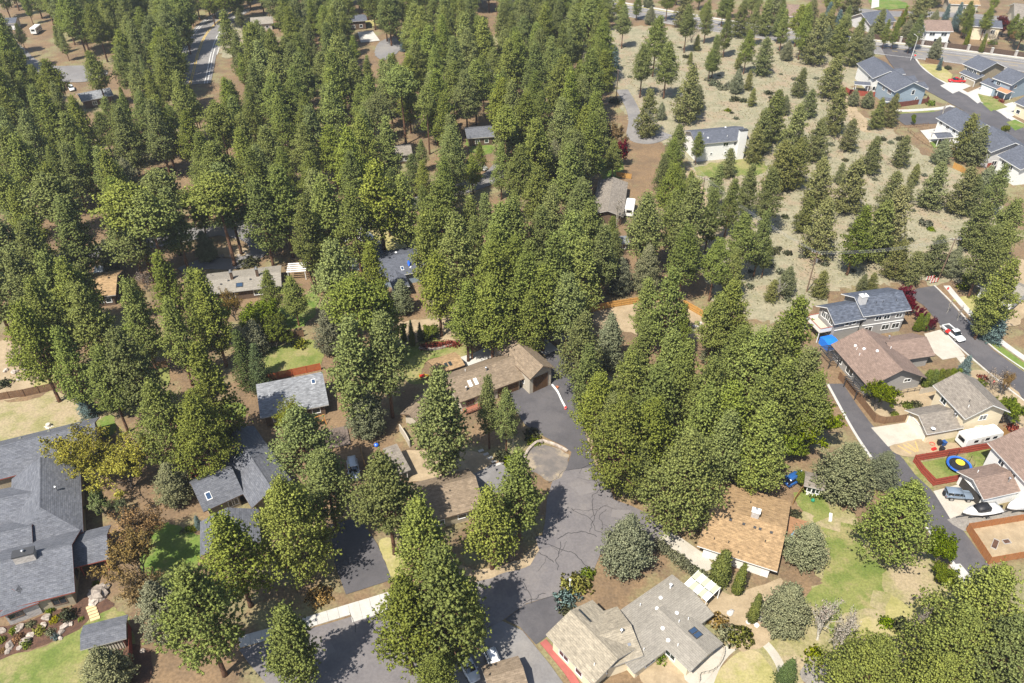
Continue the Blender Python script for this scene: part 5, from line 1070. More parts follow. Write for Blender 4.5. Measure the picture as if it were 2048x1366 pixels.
for x_, y_ in ((20, 200), (60, 215), (95, 225), (30, 250), (80, 262), (130, 230), (10, 290), (120, 60), (150, 90), (30, 60), (240, 110), (215, 215), (270, 205), (245, 60), (200, 40), (330, 60), (300, 100), (350, 130), (470, 130), (490, 170), (5, 140), (20, 110)):
    q_ = P(x_, y_)
    if not blocked(q_.x, q_.y, 1) and not any((t[1]-q_.x)**2+(t[2]-q_.y)**2 < 36 for t in TREES): tree('pine', q_.x, q_.y, rng.uniform(16, 21), rng.uniform(.95, 1.2))
# the dense pine wood, upper left: spread over its ground, leaving the clearings that the photograph shows
GAPS = [(110, 500, 330, 540), (370, 470, 530, 560), (430, 440, 520, 475), (1235, 175, 1290, 260), (60, 90, 215, 170), (40, 95, 215, 166), (150, 152, 226, 200), (380, 25, 468, 150), (118, 512, 178, 545), (360, 495, 535, 555), (455, 440, 520, 470), (195, 533, 212, 592), (178, 548, 215, 590), (405, 545, 565, 582), (578, 522, 622, 565), (715, 455, 750, 490), (745, 445, 842, 500), (700, 425, 760, 450), (785, 405, 830, 430), (790, 505, 838, 560),
        (715, 60, 800, 112), (712, 26, 735, 46), (502, 24, 536, 48), (796, 287, 826, 312), (945, 248, 978, 275), (1203, 350, 1252, 440), (1244, 182, 1285, 300), (0, 26, 28, 46), (292, 330, 360, 372), (950, 350, 978, 372), (270, 665, 348, 716), (520, 688, 642, 756), (240, 725, 330, 768), (1385, 250, 1505, 330), (955, 5, 985, 40), (1040, 650, 1180, 690), (800, 640, 960, 720),
        (1190, 605, 1330, 640), (1330, 605, 1420, 650), (430, 560, 480, 620), (480, 600, 640, 680), (100, 450, 150, 500), (520, 488, 580, 510), (60, 40, 90, 70), (640, 600, 690, 650), (250, 495, 330, 520)]
FPOLY = [P(*p) for p in [(-90, 8), (300, -8), (1180, -8), (1215, 60), (1205, 140), (1235, 200), (1250, 300), (1290, 335), (1350, 350), (1400, 450), (1420, 560), (1310, 598), (1180, 622), (1120, 640), (960, 640), (830, 632), (700, 650), (560, 690), (430, 665), (200, 690), (60, 700), (-150, 720)]]
fr = random.Random(21); step = 8.3; y = P(1000, 720).y; cand = []
while y < 440:
    x = -300.0
    while x < 130:
        cand.append((x+fr.uniform(-3.2, 3.2), y+fr.uniform(-3.2, 3.2))); x += step
    y += step
fr.shuffle(cand); nf = 0
for x, y in cand:
    if not inpoly((x, y), FPOLY) or blocked(x, y, 1.5): continue
    if any((t[1]-x)**2+(t[2]-y)**2 < 34 for t in TREES): continue
    hh = fr.uniform(16, 25.5); rs = fr.uniform(.85, 1.15)
    a = pix(x, y, hh); b = pix(x, y, hh*.30); r = 4.7*hh/20*rs*FPX/(y*CT-(0-HCAM)*ST)
    g0 = pix(x, y)
    if a[0] < -r-5 or a[0] > 2060 or g0[1] < -12: continue
    if any(a[0]+r*.7 > g[0] and a[0]-r*.7 < g[2] and b[1] > g[1]+3 and a[1] < g[3]-6 for g in GAPS):
        hh *= .6; a = pix(x, y, hh); r *= .6
        if any(a[0]+r*.6 > g[0] and a[0]-r*.6 < g[2] and b[1] > g[1]+3 and a[1] < g[3]-6 for g in GAPS): continue
    k = fr.choices(('pine', 'tall', 'broad', 'juniper'), (80, 9, 9, 2))[0]
    if k == 'tall' and y > 330: k = 'pine'
    if k == 'broad': rs *= .72
    if k == 'juniper': hh *= .6
    tree(k, x, y, hh, rs); nf += 1
# only the nearer pines stay single things; the far ones become one wood
TREES.sort(key=lambda t: t[2])
PW = [t for t in TREES if t[0] in ('pine', 'tall', 'broad')]; KEEP = 300
FAR = PW[KEEP:]; FARI = set(map(id, FAR)); TREES = [t for t in TREES if id(t) not in FARI]
# landmarks used to say which tree is meant
MARK = [('the tall garage', 1075, 740), ('the long brown house', 950, 770), ('the brown garage', 900, 1000), ('the tan roofed house', 1490, 1060), ('the beige shingled house', 1180, 1280), ('the grey roofed wing', 1350, 1260), ('the light grey house', 585, 790), ('the charcoal villa', 90, 1040),
        ('the grey shed', 205, 1270), ('the skylight house', 460, 950), ('the grey two storey house', 1750, 625), ('the brown roofed house', 1760, 720), ('the cream house', 1900, 830), ('the red-brown house', 1990, 960), ('the white chimney house', 1445, 290), ('the blue house', 1800, 190), ('the white gabled house', 1755, 135),
        ('the taupe house', 1960, 140), ('the white porch house', 1920, 255), ('the white edge house', 2030, 335), ('the house beyond the arterial', 1880, 65), ('the tan two storey house', 1970, 60), ('the long grey house', 490, 570), ('the slate house', 790, 530), ('the taupe cabin', 1225, 400), ('the highway house', 520, 45), ('the white forest drive', 735, 72),
        ('the small forest cabin', 808, 300), ('the shaded cabin', 960, 265), ('the court house', 190, 190), ('the top left corner', 10, 45), ('the hidden grey roof', 930, 120), ('the rust roofed house', 195, 575), ('the forest court', 130, 140), ('the curving highway', 410, 90), ('the looping drive', 460, 510), ('the forest road bend', 560, 450), ('the forest road end', 1000, 340),
        ('the cedar fence corner', 1330, 610), ('the gravel lane', 1268, 230), ('the arterial road', 1450, 60), ('the utility pole', 1613, 584), ('the leaning utility pole', 1876, 559), ('the trampoline', 1915, 935), ('the alley end', 1960, 1170), ('the cul-de-sac', 1150, 1060), ('the white sidewalk', 690, 1225), ('the yellow lawn', 800, 475), ('the field middle', 1750, 350), ('the field edge', 1560, 200),
        ('the wood centre', 650, 200), ('the upper wood', 620, 100), ('the left wood edge', 40, 380), ('the wood left middle', 300, 300), ('the wood north side', 1000, 60), ('the wood east side', 1100, 200), ('the pine grove', 1450, 780), ('the new cedar fence', 1250, 605), ('the dry straw lawn', 60, 830), ('the mottled lawn', 585, 720), ('the wide driveway', 1120, 830), ('the right street', 1940, 660), ('the south wood', 1080, 500), ('the west wood', 180, 320)]
MW = [(n, P(x, y)) for n, x, y in MARK]
ORD = ['nearest', 'second nearest', 'third nearest', 'fourth nearest', 'fifth nearest', 'sixth nearest', 'seventh nearest', 'eighth nearest', 'ninth nearest', 'tenth nearest', 'eleventh nearest', 'twelfth nearest', 'thirteenth nearest', 'fourteenth nearest']
USED = {}; LAB = {}
def where(x, y):
    n, d = min(((n, (m-Vector((x, y))).length) for n, m in MW), key=lambda t: t[1])
    m = dict(MW)[n]; dx, dy = x-m.x, y-m.y
    side = ('right of' if dx > 0 else 'left of') if abs(dx) > abs(dy) else ('behind' if dy > 0 else 'in front of')
    return side+' '+n, d
def name_all(items):
    """items: (object, noun phrase, x, y): labels by landmark, ranked by distance where several share one"""
    g = {}
    for o, w, x, y in items:
        s, d = where(x, y); g.setdefault((w, s), []).append((d, o))
    for (w, s), l in g.items():
        l.sort(key=lambda t: t[0])
        for i, (d, o) in enumerate(l): o['label'] = f'{w} {s}'+('' if len(l) == 1 else ', '+ORD[min(i, 13)]+' of its kind')
items = []; cnt = {}
for i, (kind, x, y, h, rs) in enumerate(TREES):
    w, nm, cat = WORD[kind]; cnt[kind] = cnt.get(kind, 0)+1
    tm, cm = proto(kind, cnt[kind] % NV[kind]); base = 20.0 if kind in ('pine', 'tall', 'broad', 'young', 'juniper', 'spruce', 'fir', 'arb') else 10.0
    o = bpy.data.objects.new(nm, None); COL.objects.link(o); o.location = (x, y, 0); s = h/base
    o.scale = (s*rs, s*rs, s); o.rotation_euler = (0, 0, fr.uniform(0, 6.28)); o['category'] = cat
    o['group'] = {'pine tree': 'conifers of the pine wood and the field', 'juniper': 'junipers among the houses', 'tree': 'garden trees'}.get(cat, cat+' plantings')
    link(bpy.data.objects.new('trunk', tm), o); link(bpy.data.objects.new('crown', cm), o)
    if cat == 'pine tree': w = ('tall ' if h > 20 and kind == 'pine' else 'short ' if h < 6.5 else '')+w
    items.append((o, w, x, y))
name_all(items)
print('TREES', len(TREES), nf, cnt)

# far pines: one wood of instanced trees
WCOL = bpy.data.collections.new('far_pine_kinds')
for i in range(4):
    tm, cm = proto('pine', i); me = tm.copy(); me.name = 'far_pine'; me.materials.append(F_PINE); bm = bmesh.new(); bm.from_mesh(me); n0 = len(bm.faces); bm.from_mesh(cm)
    bm.faces.ensure_lookup_table()
    for k_ in range(n0, len(bm.faces)): bm.faces[k_].material_index = 1
    bm.to_mesh(me); bm.free(); WCOL.objects.link(bpy.data.objects.new('far_pine', me))
fm_ = bpy.data.meshes.new('distant_pine_wood'); fm_.from_pydata([(t[1], t[2], 0) for t in FAR], [], [])
for nm_, ty, vals in (('rot', 'FLOAT_VECTOR', [c_ for t in FAR for c_ in (0, 0, fr.uniform(0, 6.28))]), ('scl', 'FLOAT_VECTOR', [c_ for t in FAR for c_ in (t[3]/20*t[4], t[3]/20*t[4], t[3]/20)])):
    fm_.attributes.new(nm_, ty, 'POINT').data.foreach_set('vector', vals)
fo = bpy.data.objects.new('distant_pine_wood', fm_); link(fo); tag(fo, 'far mass of ponderosa pines along the top of the wood', 'wood', None, 'stuff')
ng = bpy.data.node_groups.new('scatter_pines', 'GeometryNodeTree'); ng.interface.new_socket('Geometry', in_out='INPUT', socket_type='NodeSocketGeometry'); ng.interface.new_socket('Geometry', in_out='OUTPUT', socket_type='NodeSocketGeometry')
gi, go = ng.nodes.new('NodeGroupInput'), ng.nodes.new('NodeGroupOutput'); ip = ng.nodes.new('GeometryNodeInstanceOnPoints'); ci = ng.nodes.new('GeometryNodeCollectionInfo'); ci.inputs['Collection'].default_value = WCOL; ci.inputs['Separate Children'].default_value = True
mp_ = ng.nodes.new('GeometryNodeMeshToPoints'); ng.links.new(gi.outputs[0], mp_.inputs['Mesh']); ng.links.new(mp_.outputs[0], ip.inputs['Points']); ng.links.new(ci.outputs[0], ip.inputs['Instance']); ip.inputs['Pick Instance'].default_value = True
for nm_, sk in (('rot', 'Rotation'), ('scl', 'Scale')):
    na = ng.nodes.new('GeometryNodeInputNamedAttribute'); na.data_type = 'FLOAT_VECTOR'; na.inputs['Name'].default_value = nm_; ng.links.new(na.outputs[0], ip.inputs[sk])
ri = ng.nodes.new('FunctionNodeRandomValue'); ri.data_type = 'INT'; ri.inputs[4].default_value = 0; ri.inputs[5].default_value = 3; ng.links.new(ri.outputs[2], ip.inputs['Instance Index']); ng.links.new(ip.outputs[0], go.inputs[0])
fo.modifiers.new('scatter', 'NODES').node_group = ng
# ---------------------------------------------------------------- vehicles
TYRE = mat('tyre_rubber', (.02, .02, .021), rough=.8); RIM = mat('alloy_rim', (.42, .42, .43), rough=.3, metal=.8)
LAMPG = mat('headlight_glass', (.6, .62, .64), rough=.1); TAIL = mat('taillight_red', (.35, .01, .01), rough=.2)
CGLASS = mat('car_glass', (.012, .015, .018), rough=.04, spec=1.0)
def paint(n, c): return mat(n, c, rough=.22, spec=.7)
WHITEC, REDC, BLUEC, GREYC, SILVC = paint('white_car_paint', (.75, .75, .74)), paint('red_car_paint', (.55, .012, .015)), paint('blue_car_paint', (.02, .09, .28)), paint('grey_blue_car_paint', (.16, .20, .25)), paint('silver_car_paint', (.50, .51, .52))
def loft(rings, mats, name, parent, m=0, smooth=True):
    b = MB(); n = len(rings[0]); b.smooth = smooth
    for r in rings: b.v += [tuple(p) for p in r]
    for i in range(len(rings)-1):
        for k in range(n): b.f.append((i*n+k, i*n+(k+1) % n, (i+1)*n+(k+1) % n, (i+1)*n+k)); b.m.append(m)
    b.f.append(tuple(range(n))[::-1]); b.m.append(m); b.f.append(tuple((len(rings)-1)*n+k for k in range(n))); b.m.append(m)
    return b.build(name, mats, parent)
def ring(x, w, z0, z1, wt=None, ch=.12):
    wt = w if wt is None else wt; c = min(ch, (z1-z0)*.3)
    return [(x, -w+c*.6, z0), (x, w-c*.6, z0), (x, w, z0+c), (x, wt+(w-wt)*.15, z1-c), (x, wt-c, z1), (x, -wt+c, z1), (x, -wt-(w-wt)*.15, z1-c), (x, -w, z0+c)]
def wheels(root, xs, w, r=.34):
    for x in xs:
        for s in (-1, 1):
            t = MB(); t.tube([(x, s*(w-.12), r), (x, s*(w+.12), r)], r, 14); o = t.build('wheel', TYRE, root)
            MB().tube([(x, s*(w+.121), r), (x, s*(w+.14), r)], r*.62, 10).build('rim', RIM, o)
def car(name, label, cat, px, rz, p, kind='sedan', L=4.6, Wd=1.82, H=1.5, z=.03, world=None):
    q = P(*px) if world is None else Vector(world); root = thing(name, label, cat, (q.x, q.y, z), rz); w = Wd/2; h = L/2
    if kind == 'sedan':
        loft([ring(-h, w*.78, .42, .80), ring(-h*.93, w*.95, .30, .95), ring(-h*.5, w, .24, 1.0), ring(h*.3, w, .24, .98), ring(h*.8, w*.96, .28, .84), ring(h, w*.75, .40, .66)], p, 'body', root)
        loft([ring(-h*.78, w*.80, .9, .98), ring(-h*.45, w*.84, .9, H-.08, w*.66), ring(h*.02, w*.86, .9, H-.04, w*.68), ring(h*.42, w*.82, .9, .99, w*.74)], CGLASS, 'windows', root)
        loft([ring(-h*.5, w*.60, H-.10, H-.06, ch=.02), ring(-h*.4, w*.66, H-.08, H+.01, ch=.03), ring(h*.0, w*.68, H-.06, H+.02, ch=.03), ring(h*.08, w*.62, H-.10, H-.03, ch=.02)], p, 'roof', root)
        wheels(root, (-h*.6, h*.62), w-.10)
    elif kind == 'suv':
        loft([ring(-h, w*.86, .42, .95), ring(-h*.95, w, .32, 1.05), ring(0, w, .28, 1.06), ring(h*.45, w, .3, 1.04), ring(h*.9, w*.95, .34, .95), ring(h, w*.8, .42, .78)], p, 'body', root)
        loft([ring(-h*.95, w*.86, 1.0, 1.1), ring(-h*.86, w*.86, 1.0, H-.06, w*.72), ring(h*.1, w*.86, 1.0, H-.04, w*.74), ring(h*.45, w*.84, 1.0, 1.08, w*.78)], CGLASS, 'windows', root)
        loft([ring(-h*.88, w*.72, H-.08, H-.02, ch=.02), ring(-h*.6, w*.74, H-.06, H+.02, ch=.03), ring(h*.12, w*.72, H-.06, H, ch=.03), ring(h*.2, w*.66, H-.12, H-.06, ch=.02)], p, 'roof', root)
        for x in (-h*.3, h*.08):
            for s in (-1, 1): MB().bar((x, s*w*.87, 1.03), (x, s*w*.74, H-.05), .09, .05).build('pillar', p, root)
        for s in (-1, 1): MB().bar((-h*.8, s*w*.62, H+.08), (h*.05, s*w*.62, H+.08), .05, .05).build('roof_rail', TRIMK, root)
        wheels(root, (-h*.6, h*.62), w-.10, .37)
    elif kind == 'pickup':
        loft([ring(-h, w*.96, .5, 1.02), ring(-h*.05, w, .45, 1.04), ring(h*.5, w, .45, 1.06), ring(h*.92, w*.96, .45, .98), ring(h, w*.84, .5, .86)], p, 'body', root)
        loft([ring(-h*.08, w*.88, 1.02, H-.06, w*.74), ring(h*.25, w*.88, 1.02, H-.04, w*.76), ring(h*.5, w*.86, 1.02, 1.1, w*.8)], CGLASS, 'windows', root)
        loft([ring(-h*.09, w*.74, H-.08, H, ch=.02), ring(h*.12, w*.76, H-.06, H+.02, ch=.03), ring(h*.28, w*.72, H-.08, H-.02, ch=.02)], p, 'roof', root)
        MB().box((-h*.54, 0, 1.045), (h*.82, w*1.72, .03)).build('bed_floor', TRIMK, root)
        for s in (-1, 1): MB().box((-h*.54, s*w*.93, 1.15), (h*.9, .12, .24)).build('bed_side', p, root)
        MB().box((-h*.985, 0, 1.15), (.08, w*1.74, .24)).build('tailgate', p, root); MB().box((-h*.10, 0, 1.15), (.08, w*1.74, .24)).build('bed_front', p, root)
        wheels(root, (-h*.6, h*.64), w-.10, .40)
    elif kind == 'jeep':
        loft([ring(-h, w*.82, .62, 1.12), ring(-h*.96, w*.86, .55, 1.16), ring(h*.3, w*.86, .52, 1.16), ring(h*.42, w*.80, .55, 1.14), ring(h*.92, w*.68, .58, 1.06), ring(h*.97, w*.62, .62, 1.0)], p, 'body', root)
        loft([ring(-h*.95, w*.84, 1.13, H-.05, w*.78), ring(h*.1, w*.84, 1.13, H-.04, w*.78), ring(h*.34, w*.82, 1.13, 1.2, w*.8)], CGLASS, 'windows', root)
        loft([ring(-h*.97, w*.79, H-.07, H+.01, ch=.03), ring(-h*.3, w*.80, H-.06, H+.03, ch=.03), ring(h*.14, w*.78, H-.07, H+.0, ch=.03)], p, 'roof', root)
        for x in (-h*.95, -h*.5, -h*.12, h*.12):
            for s in (-1, 1): MB().bar((x, s*w*.86, 1.12), (x, s*w*.79, H-.03), .12, .06).build('pillar', p, root)
        for x in (-h*.58, h*.64):
            for s in (-1, 1): MB().box((x, s*w*.86, .98), (1.15, .34, .09)).build('fender', p, root)
        MB().box((h*.98, 0, .62), (.16, w*1.7, .22)).build('bumper', BLACK, root)
        MB().tube([(-h-.02, 0, 1.05), (-h-.25, 0, 1.05)], .40, 14).build('spare_wheel', TYRE, root); wheels(root, (-h*.58, h*.64), w-.12, .44)
    for s in (-1, 1):
        MB().box((h*.955 if kind != 'jeep' else h*.97, s*w*.58, .74 if kind == 'sedan' else .86), (.10, .30, .14)).build('headlight', LAMPG, root)
        MB().box((-h*.985, s*w*.74, .86 if kind == 'sedan' else .92), (.08, .18, .2)).build('taillight', TAIL, root)
        MB().box((h*.34, s*(w+.06), 1.06), (.14, .2, .13)).build('mirror', p, root)
    return root
def face(p0, p1): a, b = P(*p0), P(*p1); return math.atan2(b.y-a.y, b.x-a.x)
car('parked_car', 'white hatchback parked nose down at the bottom edge', 'car', (990, 1332), face((982, 1310), (1000, 1352)), WHITEC, 'suv', 4.5, 1.85, 1.6)
car('parked_car', 'silver car half hidden under the bottom edge pine', 'car', (938, 1340), face((925, 1312), (945, 1350)), SILVC, 'sedan', 4.6)
car('parked_jeep', 'grey-blue boxy four door off-roader with spare wheel', 'car', (1914, 996), face((1890, 993), (1940, 997)), GREYC, 'jeep', 4.6, 1.9, 1.85)
car('pickup_truck', 'white pickup with red load parked on the dead-end street', 'pickup', (1905, 672), face((1888, 656), (1922, 684)), WHITEC, 'pickup', 5.6, 1.95, 1.85)
car('pickup_truck', 'bright red pickup on the subdivision driveway', 'pickup', (1912, 165), face((1930, 166), (1895, 164)), REDC, 'pickup', 5.8, 2.0, 1.9)
car('parked_car', 'dark blue four-by-four behind the white walled shed', 'car', (1588, 962), face((1572, 968), (1605, 950)), BLUEC, 'suv', 4.7, 1.9, 1.8)
car('parked_van', 'dusty grey van in the shade left of the carport', 'van', (708, 945), face((706, 930), (712, 965)), SILVC, 'suv', 5.0, 2.0, 2.1)
car('parked_car', 'white car on the forest court', 'car', (144, 180), face((140, 175), (147, 188)), WHITEC, 'suv', 4.5, 1.8, 1.6)
car('parked_car', 'silver car left of the white court car', 'car', (122, 179), face((118, 172), (127, 186)), SILVC, 'sedan', 4.5)
car('parked_car', 'white car glimpsed beside the shaded cabin drive', 'car', (962, 338), face((955, 335), (972, 342)), WHITEC, 'suv', 4.6)
car('parked_car', 'dark car under pines by the forest road', 'car', (330, 378), face((322, 374), (338, 380)), mat('black_car_paint', (.02, .02, .022), rough=.2), 'sedan', 4.6)
car('parked_car', 'white car in the drive of the slate house', 'car', (690, 478), face((685, 470), (695, 488)), WHITEC, 'sedan', 4.6)
MB().box((0, 0, 0), (.9, .7, .45)).build('red_crate', REDP, loc=(*(P(1896, 662, 1.3)), 1.30), rz=.6, label='red crate in the bed of the white pickup', cat='crate')
def camper(name, label, cat, px, rz, L=7.5, Wd=2.45, H=3.0, dark=True, z=.03):
    q = P(*px); root = thing(name, label, cat, (q.x, q.y, z), rz); h = L/2; w = Wd/2; m = W_WHITE
    loft([ring(-h, w*.96, .6, H-.15, w*.92, .18), ring(-h*.96, w, .5, H, w, .2), ring(h*.8, w, .5, H, w, .2), ring(h*.97, w*.97, .55, H-.35, w*.94, .2), ring(h, w*.9, .8, H-.7, w*.9, .2)], m, 'body', root, smooth=False)
    for x in (-h*.45, h*.15, h*.55):
        MB().box((x, -w-.01, 1.9), (.9, .04, .6)).build('window', CGLASS, root)
    MB().box((-h*.1, -w-.012, 1.45), (.62, .05, 1.7)).build('door', TRIMG, root); MB().box((-h-.01, 0, 2.0), (.05, 1.5, .8)).build('window', CGLASS, root)
    MB().box((-h*.2, 0, H+.10), (.85, .7, .24)).build('air_conditioner', VENTW, root)
    for x in (h*.3, -h*.6): MB().box((x, .1, H+.04), (.45, .45, .1)).build('roof_hatch', TRIMG, root)
    MB().box((0, -w-.006, 1.05), (L*.9, .03, .12)).build('stripe', BLACK, root)
    wheels(root, (-h*.12, h*.08) if 'trailer' in name else (-h*.55, h*.62), w-.1, .34)
    if 'trailer' in name: MB().bar((h, 0, .55), (h+1.1, 0, .5), .12, .12).build('hitch', TRIMK, root)
    return root
camper('travel_trailer', 'long white travel trailer beside the cream house', 'trailer', (1953, 885), face((1925, 894), (1990, 880)), 8.2)
camper('travel_trailer', 'white trailer beside the taupe forest cabin', 'trailer', (1259, 425), face((1256, 440), (1262, 408)), 6.5)
camper('motorhome', 'white motorhome by the yellow front lawn', 'motorhome', (733, 487), face((748, 500), (716, 470)), 8.0, H=3.2)
camper('camper_van', 'white van behind the rust brown roof', 'van', (203, 560), face((201, 575), (206, 545)), 6.0, 2.1, 2.6)
camper('travel_trailer', 'white trailer by the upper left court drive', 'trailer', (75, 66), face((68, 70), (84, 58)), 6.5)
camper('motorhome', 'white vehicle cut by the left edge of the wood', 'motorhome', (2, 378), face((-6, 385), (12, 366)), 7.0)
def boat(name, label, px, rz, L=6.6, Wd=2.4, cover=False, z=.0):
    q = P(*px); root = thing(name, label, 'boat', (q.x, q.y, z), rz); h = L/2; w = Wd/2; HW = W_WHITE
    st = [(-h, .92, .62, 1.42), (-h*.4, 1.0, .58, 1.45), (h*.2, .96, .58, 1.52), (h*.6, .66, .68, 1.60), (h*.85, .32, .95, 1.66), (h, .03, 1.3, 1.68)]
    loft([[(x, -w*a, z1), (x, -w*a*.97, z1-.3), (x, -w*a*.55, z0+.1), (x, 0, z0), (x, w*a*.55, z0+.1), (x, w*a*.97, z1-.3), (x, w*a, z1), (x, 0, z1+.08)] for x, a, z0, z1 in st], HW if not cover else W_WHITE, 'hull', root)
    if cover:
        loft([[(x, -w*a*1.02, z1-.05), (x, -w*a*.8, z1+.35*t), (x, 0, z1+.6*t), (x, w*a*.8, z1+.35*t), (x, w*a*1.02, z1-.05)] for (x, a, z0, z1), t in zip(st, (.6, 1, 1, .7, .4, .1))], mat('white_cover_cloth', (.70, .69, .67), rough=.9), 'cover', root)
    else:
        MB().box((-h*.45, 0, 1.5), (L*.42, Wd*.72, .08)).build('cockpit', W_PALE, root)
        loft([[(x, -a, 1.5), (x, -a*.85, zt), (x, a*.85, zt), (x, a, 1.5)] for x, a, zt in ((-h*.35, .8, 2.3), (-h*.05, .85, 2.45), (h*.2, .8, 2.3), (h*.32, .7, 1.75))], BLACK, 'canvas_top', root)
        MB().bar((h*.3, -.72, 1.6), (h*.22, -.7, 2.1), .04, .5).build('windscreen', CGLASS, root)
        MB().box((-h-.22, 0, 1.15), (.4, .35, .9)).build('outboard_motor', BLACK, root)
        MB().bar((h*.95, 0, 1.75), (h*.45, -.7, 1.95), .04, .04).build('rail', METAL, root); MB().bar((h*.95, 0, 1.75), (h*.45, .7, 1.95), .04, .04).build('rail', METAL, root)
        MB().box((-h*.2, -w*1.01, .95), (2.2, .04, .28)).build('lime_stripe', mat('lime_paint', (.45, .6, .03), rough=.4), root)
    for s in (-1, 1): MB().bar((-h*.9, s*.75, .5), (h*.7, s*.5, .55), .1, .14).build('trailer_beam', TRIMK, root)
    MB().bar((h*.7, 0, .5), (h*1.25, 0, .45), .12, .12).build('trailer_tongue', TRIMK, root); MB().box((0, 0, .47), (.14, 1.9, .12)).build('trailer_axle', TRIMK, root)
    wheels(root, (-h*.25,), w*.82, .31)
boat('motor_boat', 'white motor boat with black canvas top on its trailer', (1957, 1030), face((2000, 1026), (1925, 1038)), 7.0)
boat('covered_boat', 'white covered boat on a trailer at the right edge', (2038, 1018), face((2060, 1012), (2012, 1026)), 6.4, cover=True)
# quad bike in front of the open garage
q = P(1953, 992); root = thing('quad_bike', 'red quad bike before the open garage door', 'quad bike', (q.x, q.y, .03), .3); wheels(root, (-.55, .55), .42, .27)
loft([ring(-.85, .3, .5, .62), ring(-.4, .36, .45, .72), ring(.1, .2, .45, .8), ring(.5, .34, .45, .78), ring(.85, .28, .5, .62)], REDC, 'body', root); MB().box((-.2, 0, .82), (.7, .34, .14)).build('seat', BLACK, root); MB().bar((.3, -.4, 1.0), (.3, .4, 1.0), .05, .05).build('handlebar', BLACK, root); MB().bar((.45, 0, .75), (.3, 0, 1.0), .06, .06).build('steering_stem', BLACK, root)
# ---------------------------------------------------------------- fences
F_CEDAR = mat('new_cedar_boards', (.46, .26, .075), (.38, .20, .055), scale=1.5, stretch=(4, 4, .6)); F_RED = mat('red_stained_boards', (.30, .062, .038), (.24, .05, .03), scale=1.5, stretch=(4, 4, .6)); F_BRN = mat('brown_weathered_boards', (.20, .115, .062), (.14, .082, .048), scale=1.5, stretch=(4, 4, .6)); F_OLD = mat('dark_stained_boards', (.09, .058, .042), (.07, .045, .034), scale=1.5, stretch=(4, 4, .6)); F_HONEY = mat('honey_boards', (.34, .20, .075), (.27, .155, .06), scale=1.5, stretch=(4, 4, .6))
def fence(label, px, m, h=1.8, pillars=None, name='wooden_fence', rails_near=False, world=False):
    pts = [P(*p) for p in px]; root = thing(name, label, 'fence', (pts[0].x, pts[0].y, 0)); o = pts[0]
    for i in range(len(pts)-1):
        a, b = pts[i]-o, pts[i+1]-o; n = max(1, round((b-a).length/2.4)); d = (b-a).normalized(); nr = Vector((-d.y, d.x))
        if nr.y > 0: nr = -nr
        for k in range(n):
            p0, p1 = a+(b-a)*k/n, a+(b-a)*(k+1)/n; ln = (p1-p0).length; nb = max(4, int(ln/.22)); mb = MB(); hh = h+rng.uniform(-.03, .03)
            for j in range(nb):
                c = p0+d*ln*(j+.5)/nb+nr*rng.uniform(-.012, .012)-nr*.03; mb.box((c.x, c.y, hh/2+.03+rng.uniform(-.01, .01)), (ln/nb-.015, .025, hh), math.atan2(d.y, d.x))
            mb.build('board_panel', m, root)
            for z in (.35, h*.5, h-.25):
                off = nr*(.02 if rails_near else -.085); MB().bar((*(p0+off), z), (*(p1+off), z), .06, .10).build('rail', m, root)
            MB().box((p0.x, p0.y, h/2+.05), (.11, .11, h+.1), math.atan2(d.y, d.x)).build('post', m, root)
    q = pts[-1]-o; MB().box((q.x, q.y, h/2+.05), (.11, .11, h+.1)).build('post', m, root)
    return root
fence('new honey coloured cedar fence curving behind the dirt yard', [(1150, 632), (1175, 626), (1225, 615), (1275, 607), (1325, 601)], F_CEDAR, rails_near=True)
fence('short new cedar fence slanting down right of the dirt yard', [(1366, 612), (1392, 627), (1420, 643)], F_CEDAR, rails_near=True)
fence('red stained fence enclosing the trampoline lawn', [(1981, 898), (1910, 910), (1826, 924), (1842, 947), (1866, 972), (1920, 962)], F_RED, rails_near=True)
fence('weathered brown fence along the alley garden', [(1676, 757), (1718, 805), (1748, 844), (1768, 848), (1813, 842)], F_BRN)
fence('rust cedar fence round the bare garden plot', [(2060, 1040), (1932, 1061), (1976, 1129), (2060, 1114)], mat('rust_cedar_boards', (.36, .155, .06), (.29, .12, .048), scale=1.5, stretch=(4, 4, .6)))
fence('dark red fence behind the white gabled house', [(1690, 184), (1700, 190), (1748, 194)], F_RED)
fence('dark brown fence below the blue house', [(1766, 217), (1800, 214), (1856, 206), (1853, 200)], mat('maroon_boards', (.16, .055, .04), (.13, .045, .033), scale=1.5))
fence('honey cedar fence along the field behind the white edge house', [(1905, 336), (1920, 343), (1942, 361), (1970, 382)], F_CEDAR)
fence('red cedar fence beside the white edge house', [(1972, 338), (1992, 334), (1997, 344)], F_RED)
fence('brown fence behind the straw lawn at the left edge', [(-10, 802), (50, 793), (108, 780), (140, 772)], F_BRN)
fence('shaded fence behind the left lawns', [(262, 748), (300, 742), (336, 735)], F_BRN)
fence('fence behind the mottled lawn', [(520, 692), (565, 684), (608, 673)], F_BRN)
fence('orange stained fence behind the light grey roof', [(530, 764), (585, 752), (642, 740)], mat('orange_stained_boards', (.42, .11, .04), (.35, .09, .035), scale=1.5))
fence('tall rust fence right of the grey shed', [(262, 1258), (264, 1292), (266, 1330)], F_RED, 2.0)
fence('honey fence stub beside the dusty van', [(722, 905), (728, 930), (736, 955)], F_HONEY)
fence('honey fence along the tan roofed house side yard', [(1612, 972), (1597, 992), (1585, 1010)], F_HONEY, 1.6)
ar = fence('dark stained fence with stone pillars along the arterial', [(1690, 71), (1760, 79), (1850, 90), (1950, 102), (2075, 118)], F_OLD, 1.9)
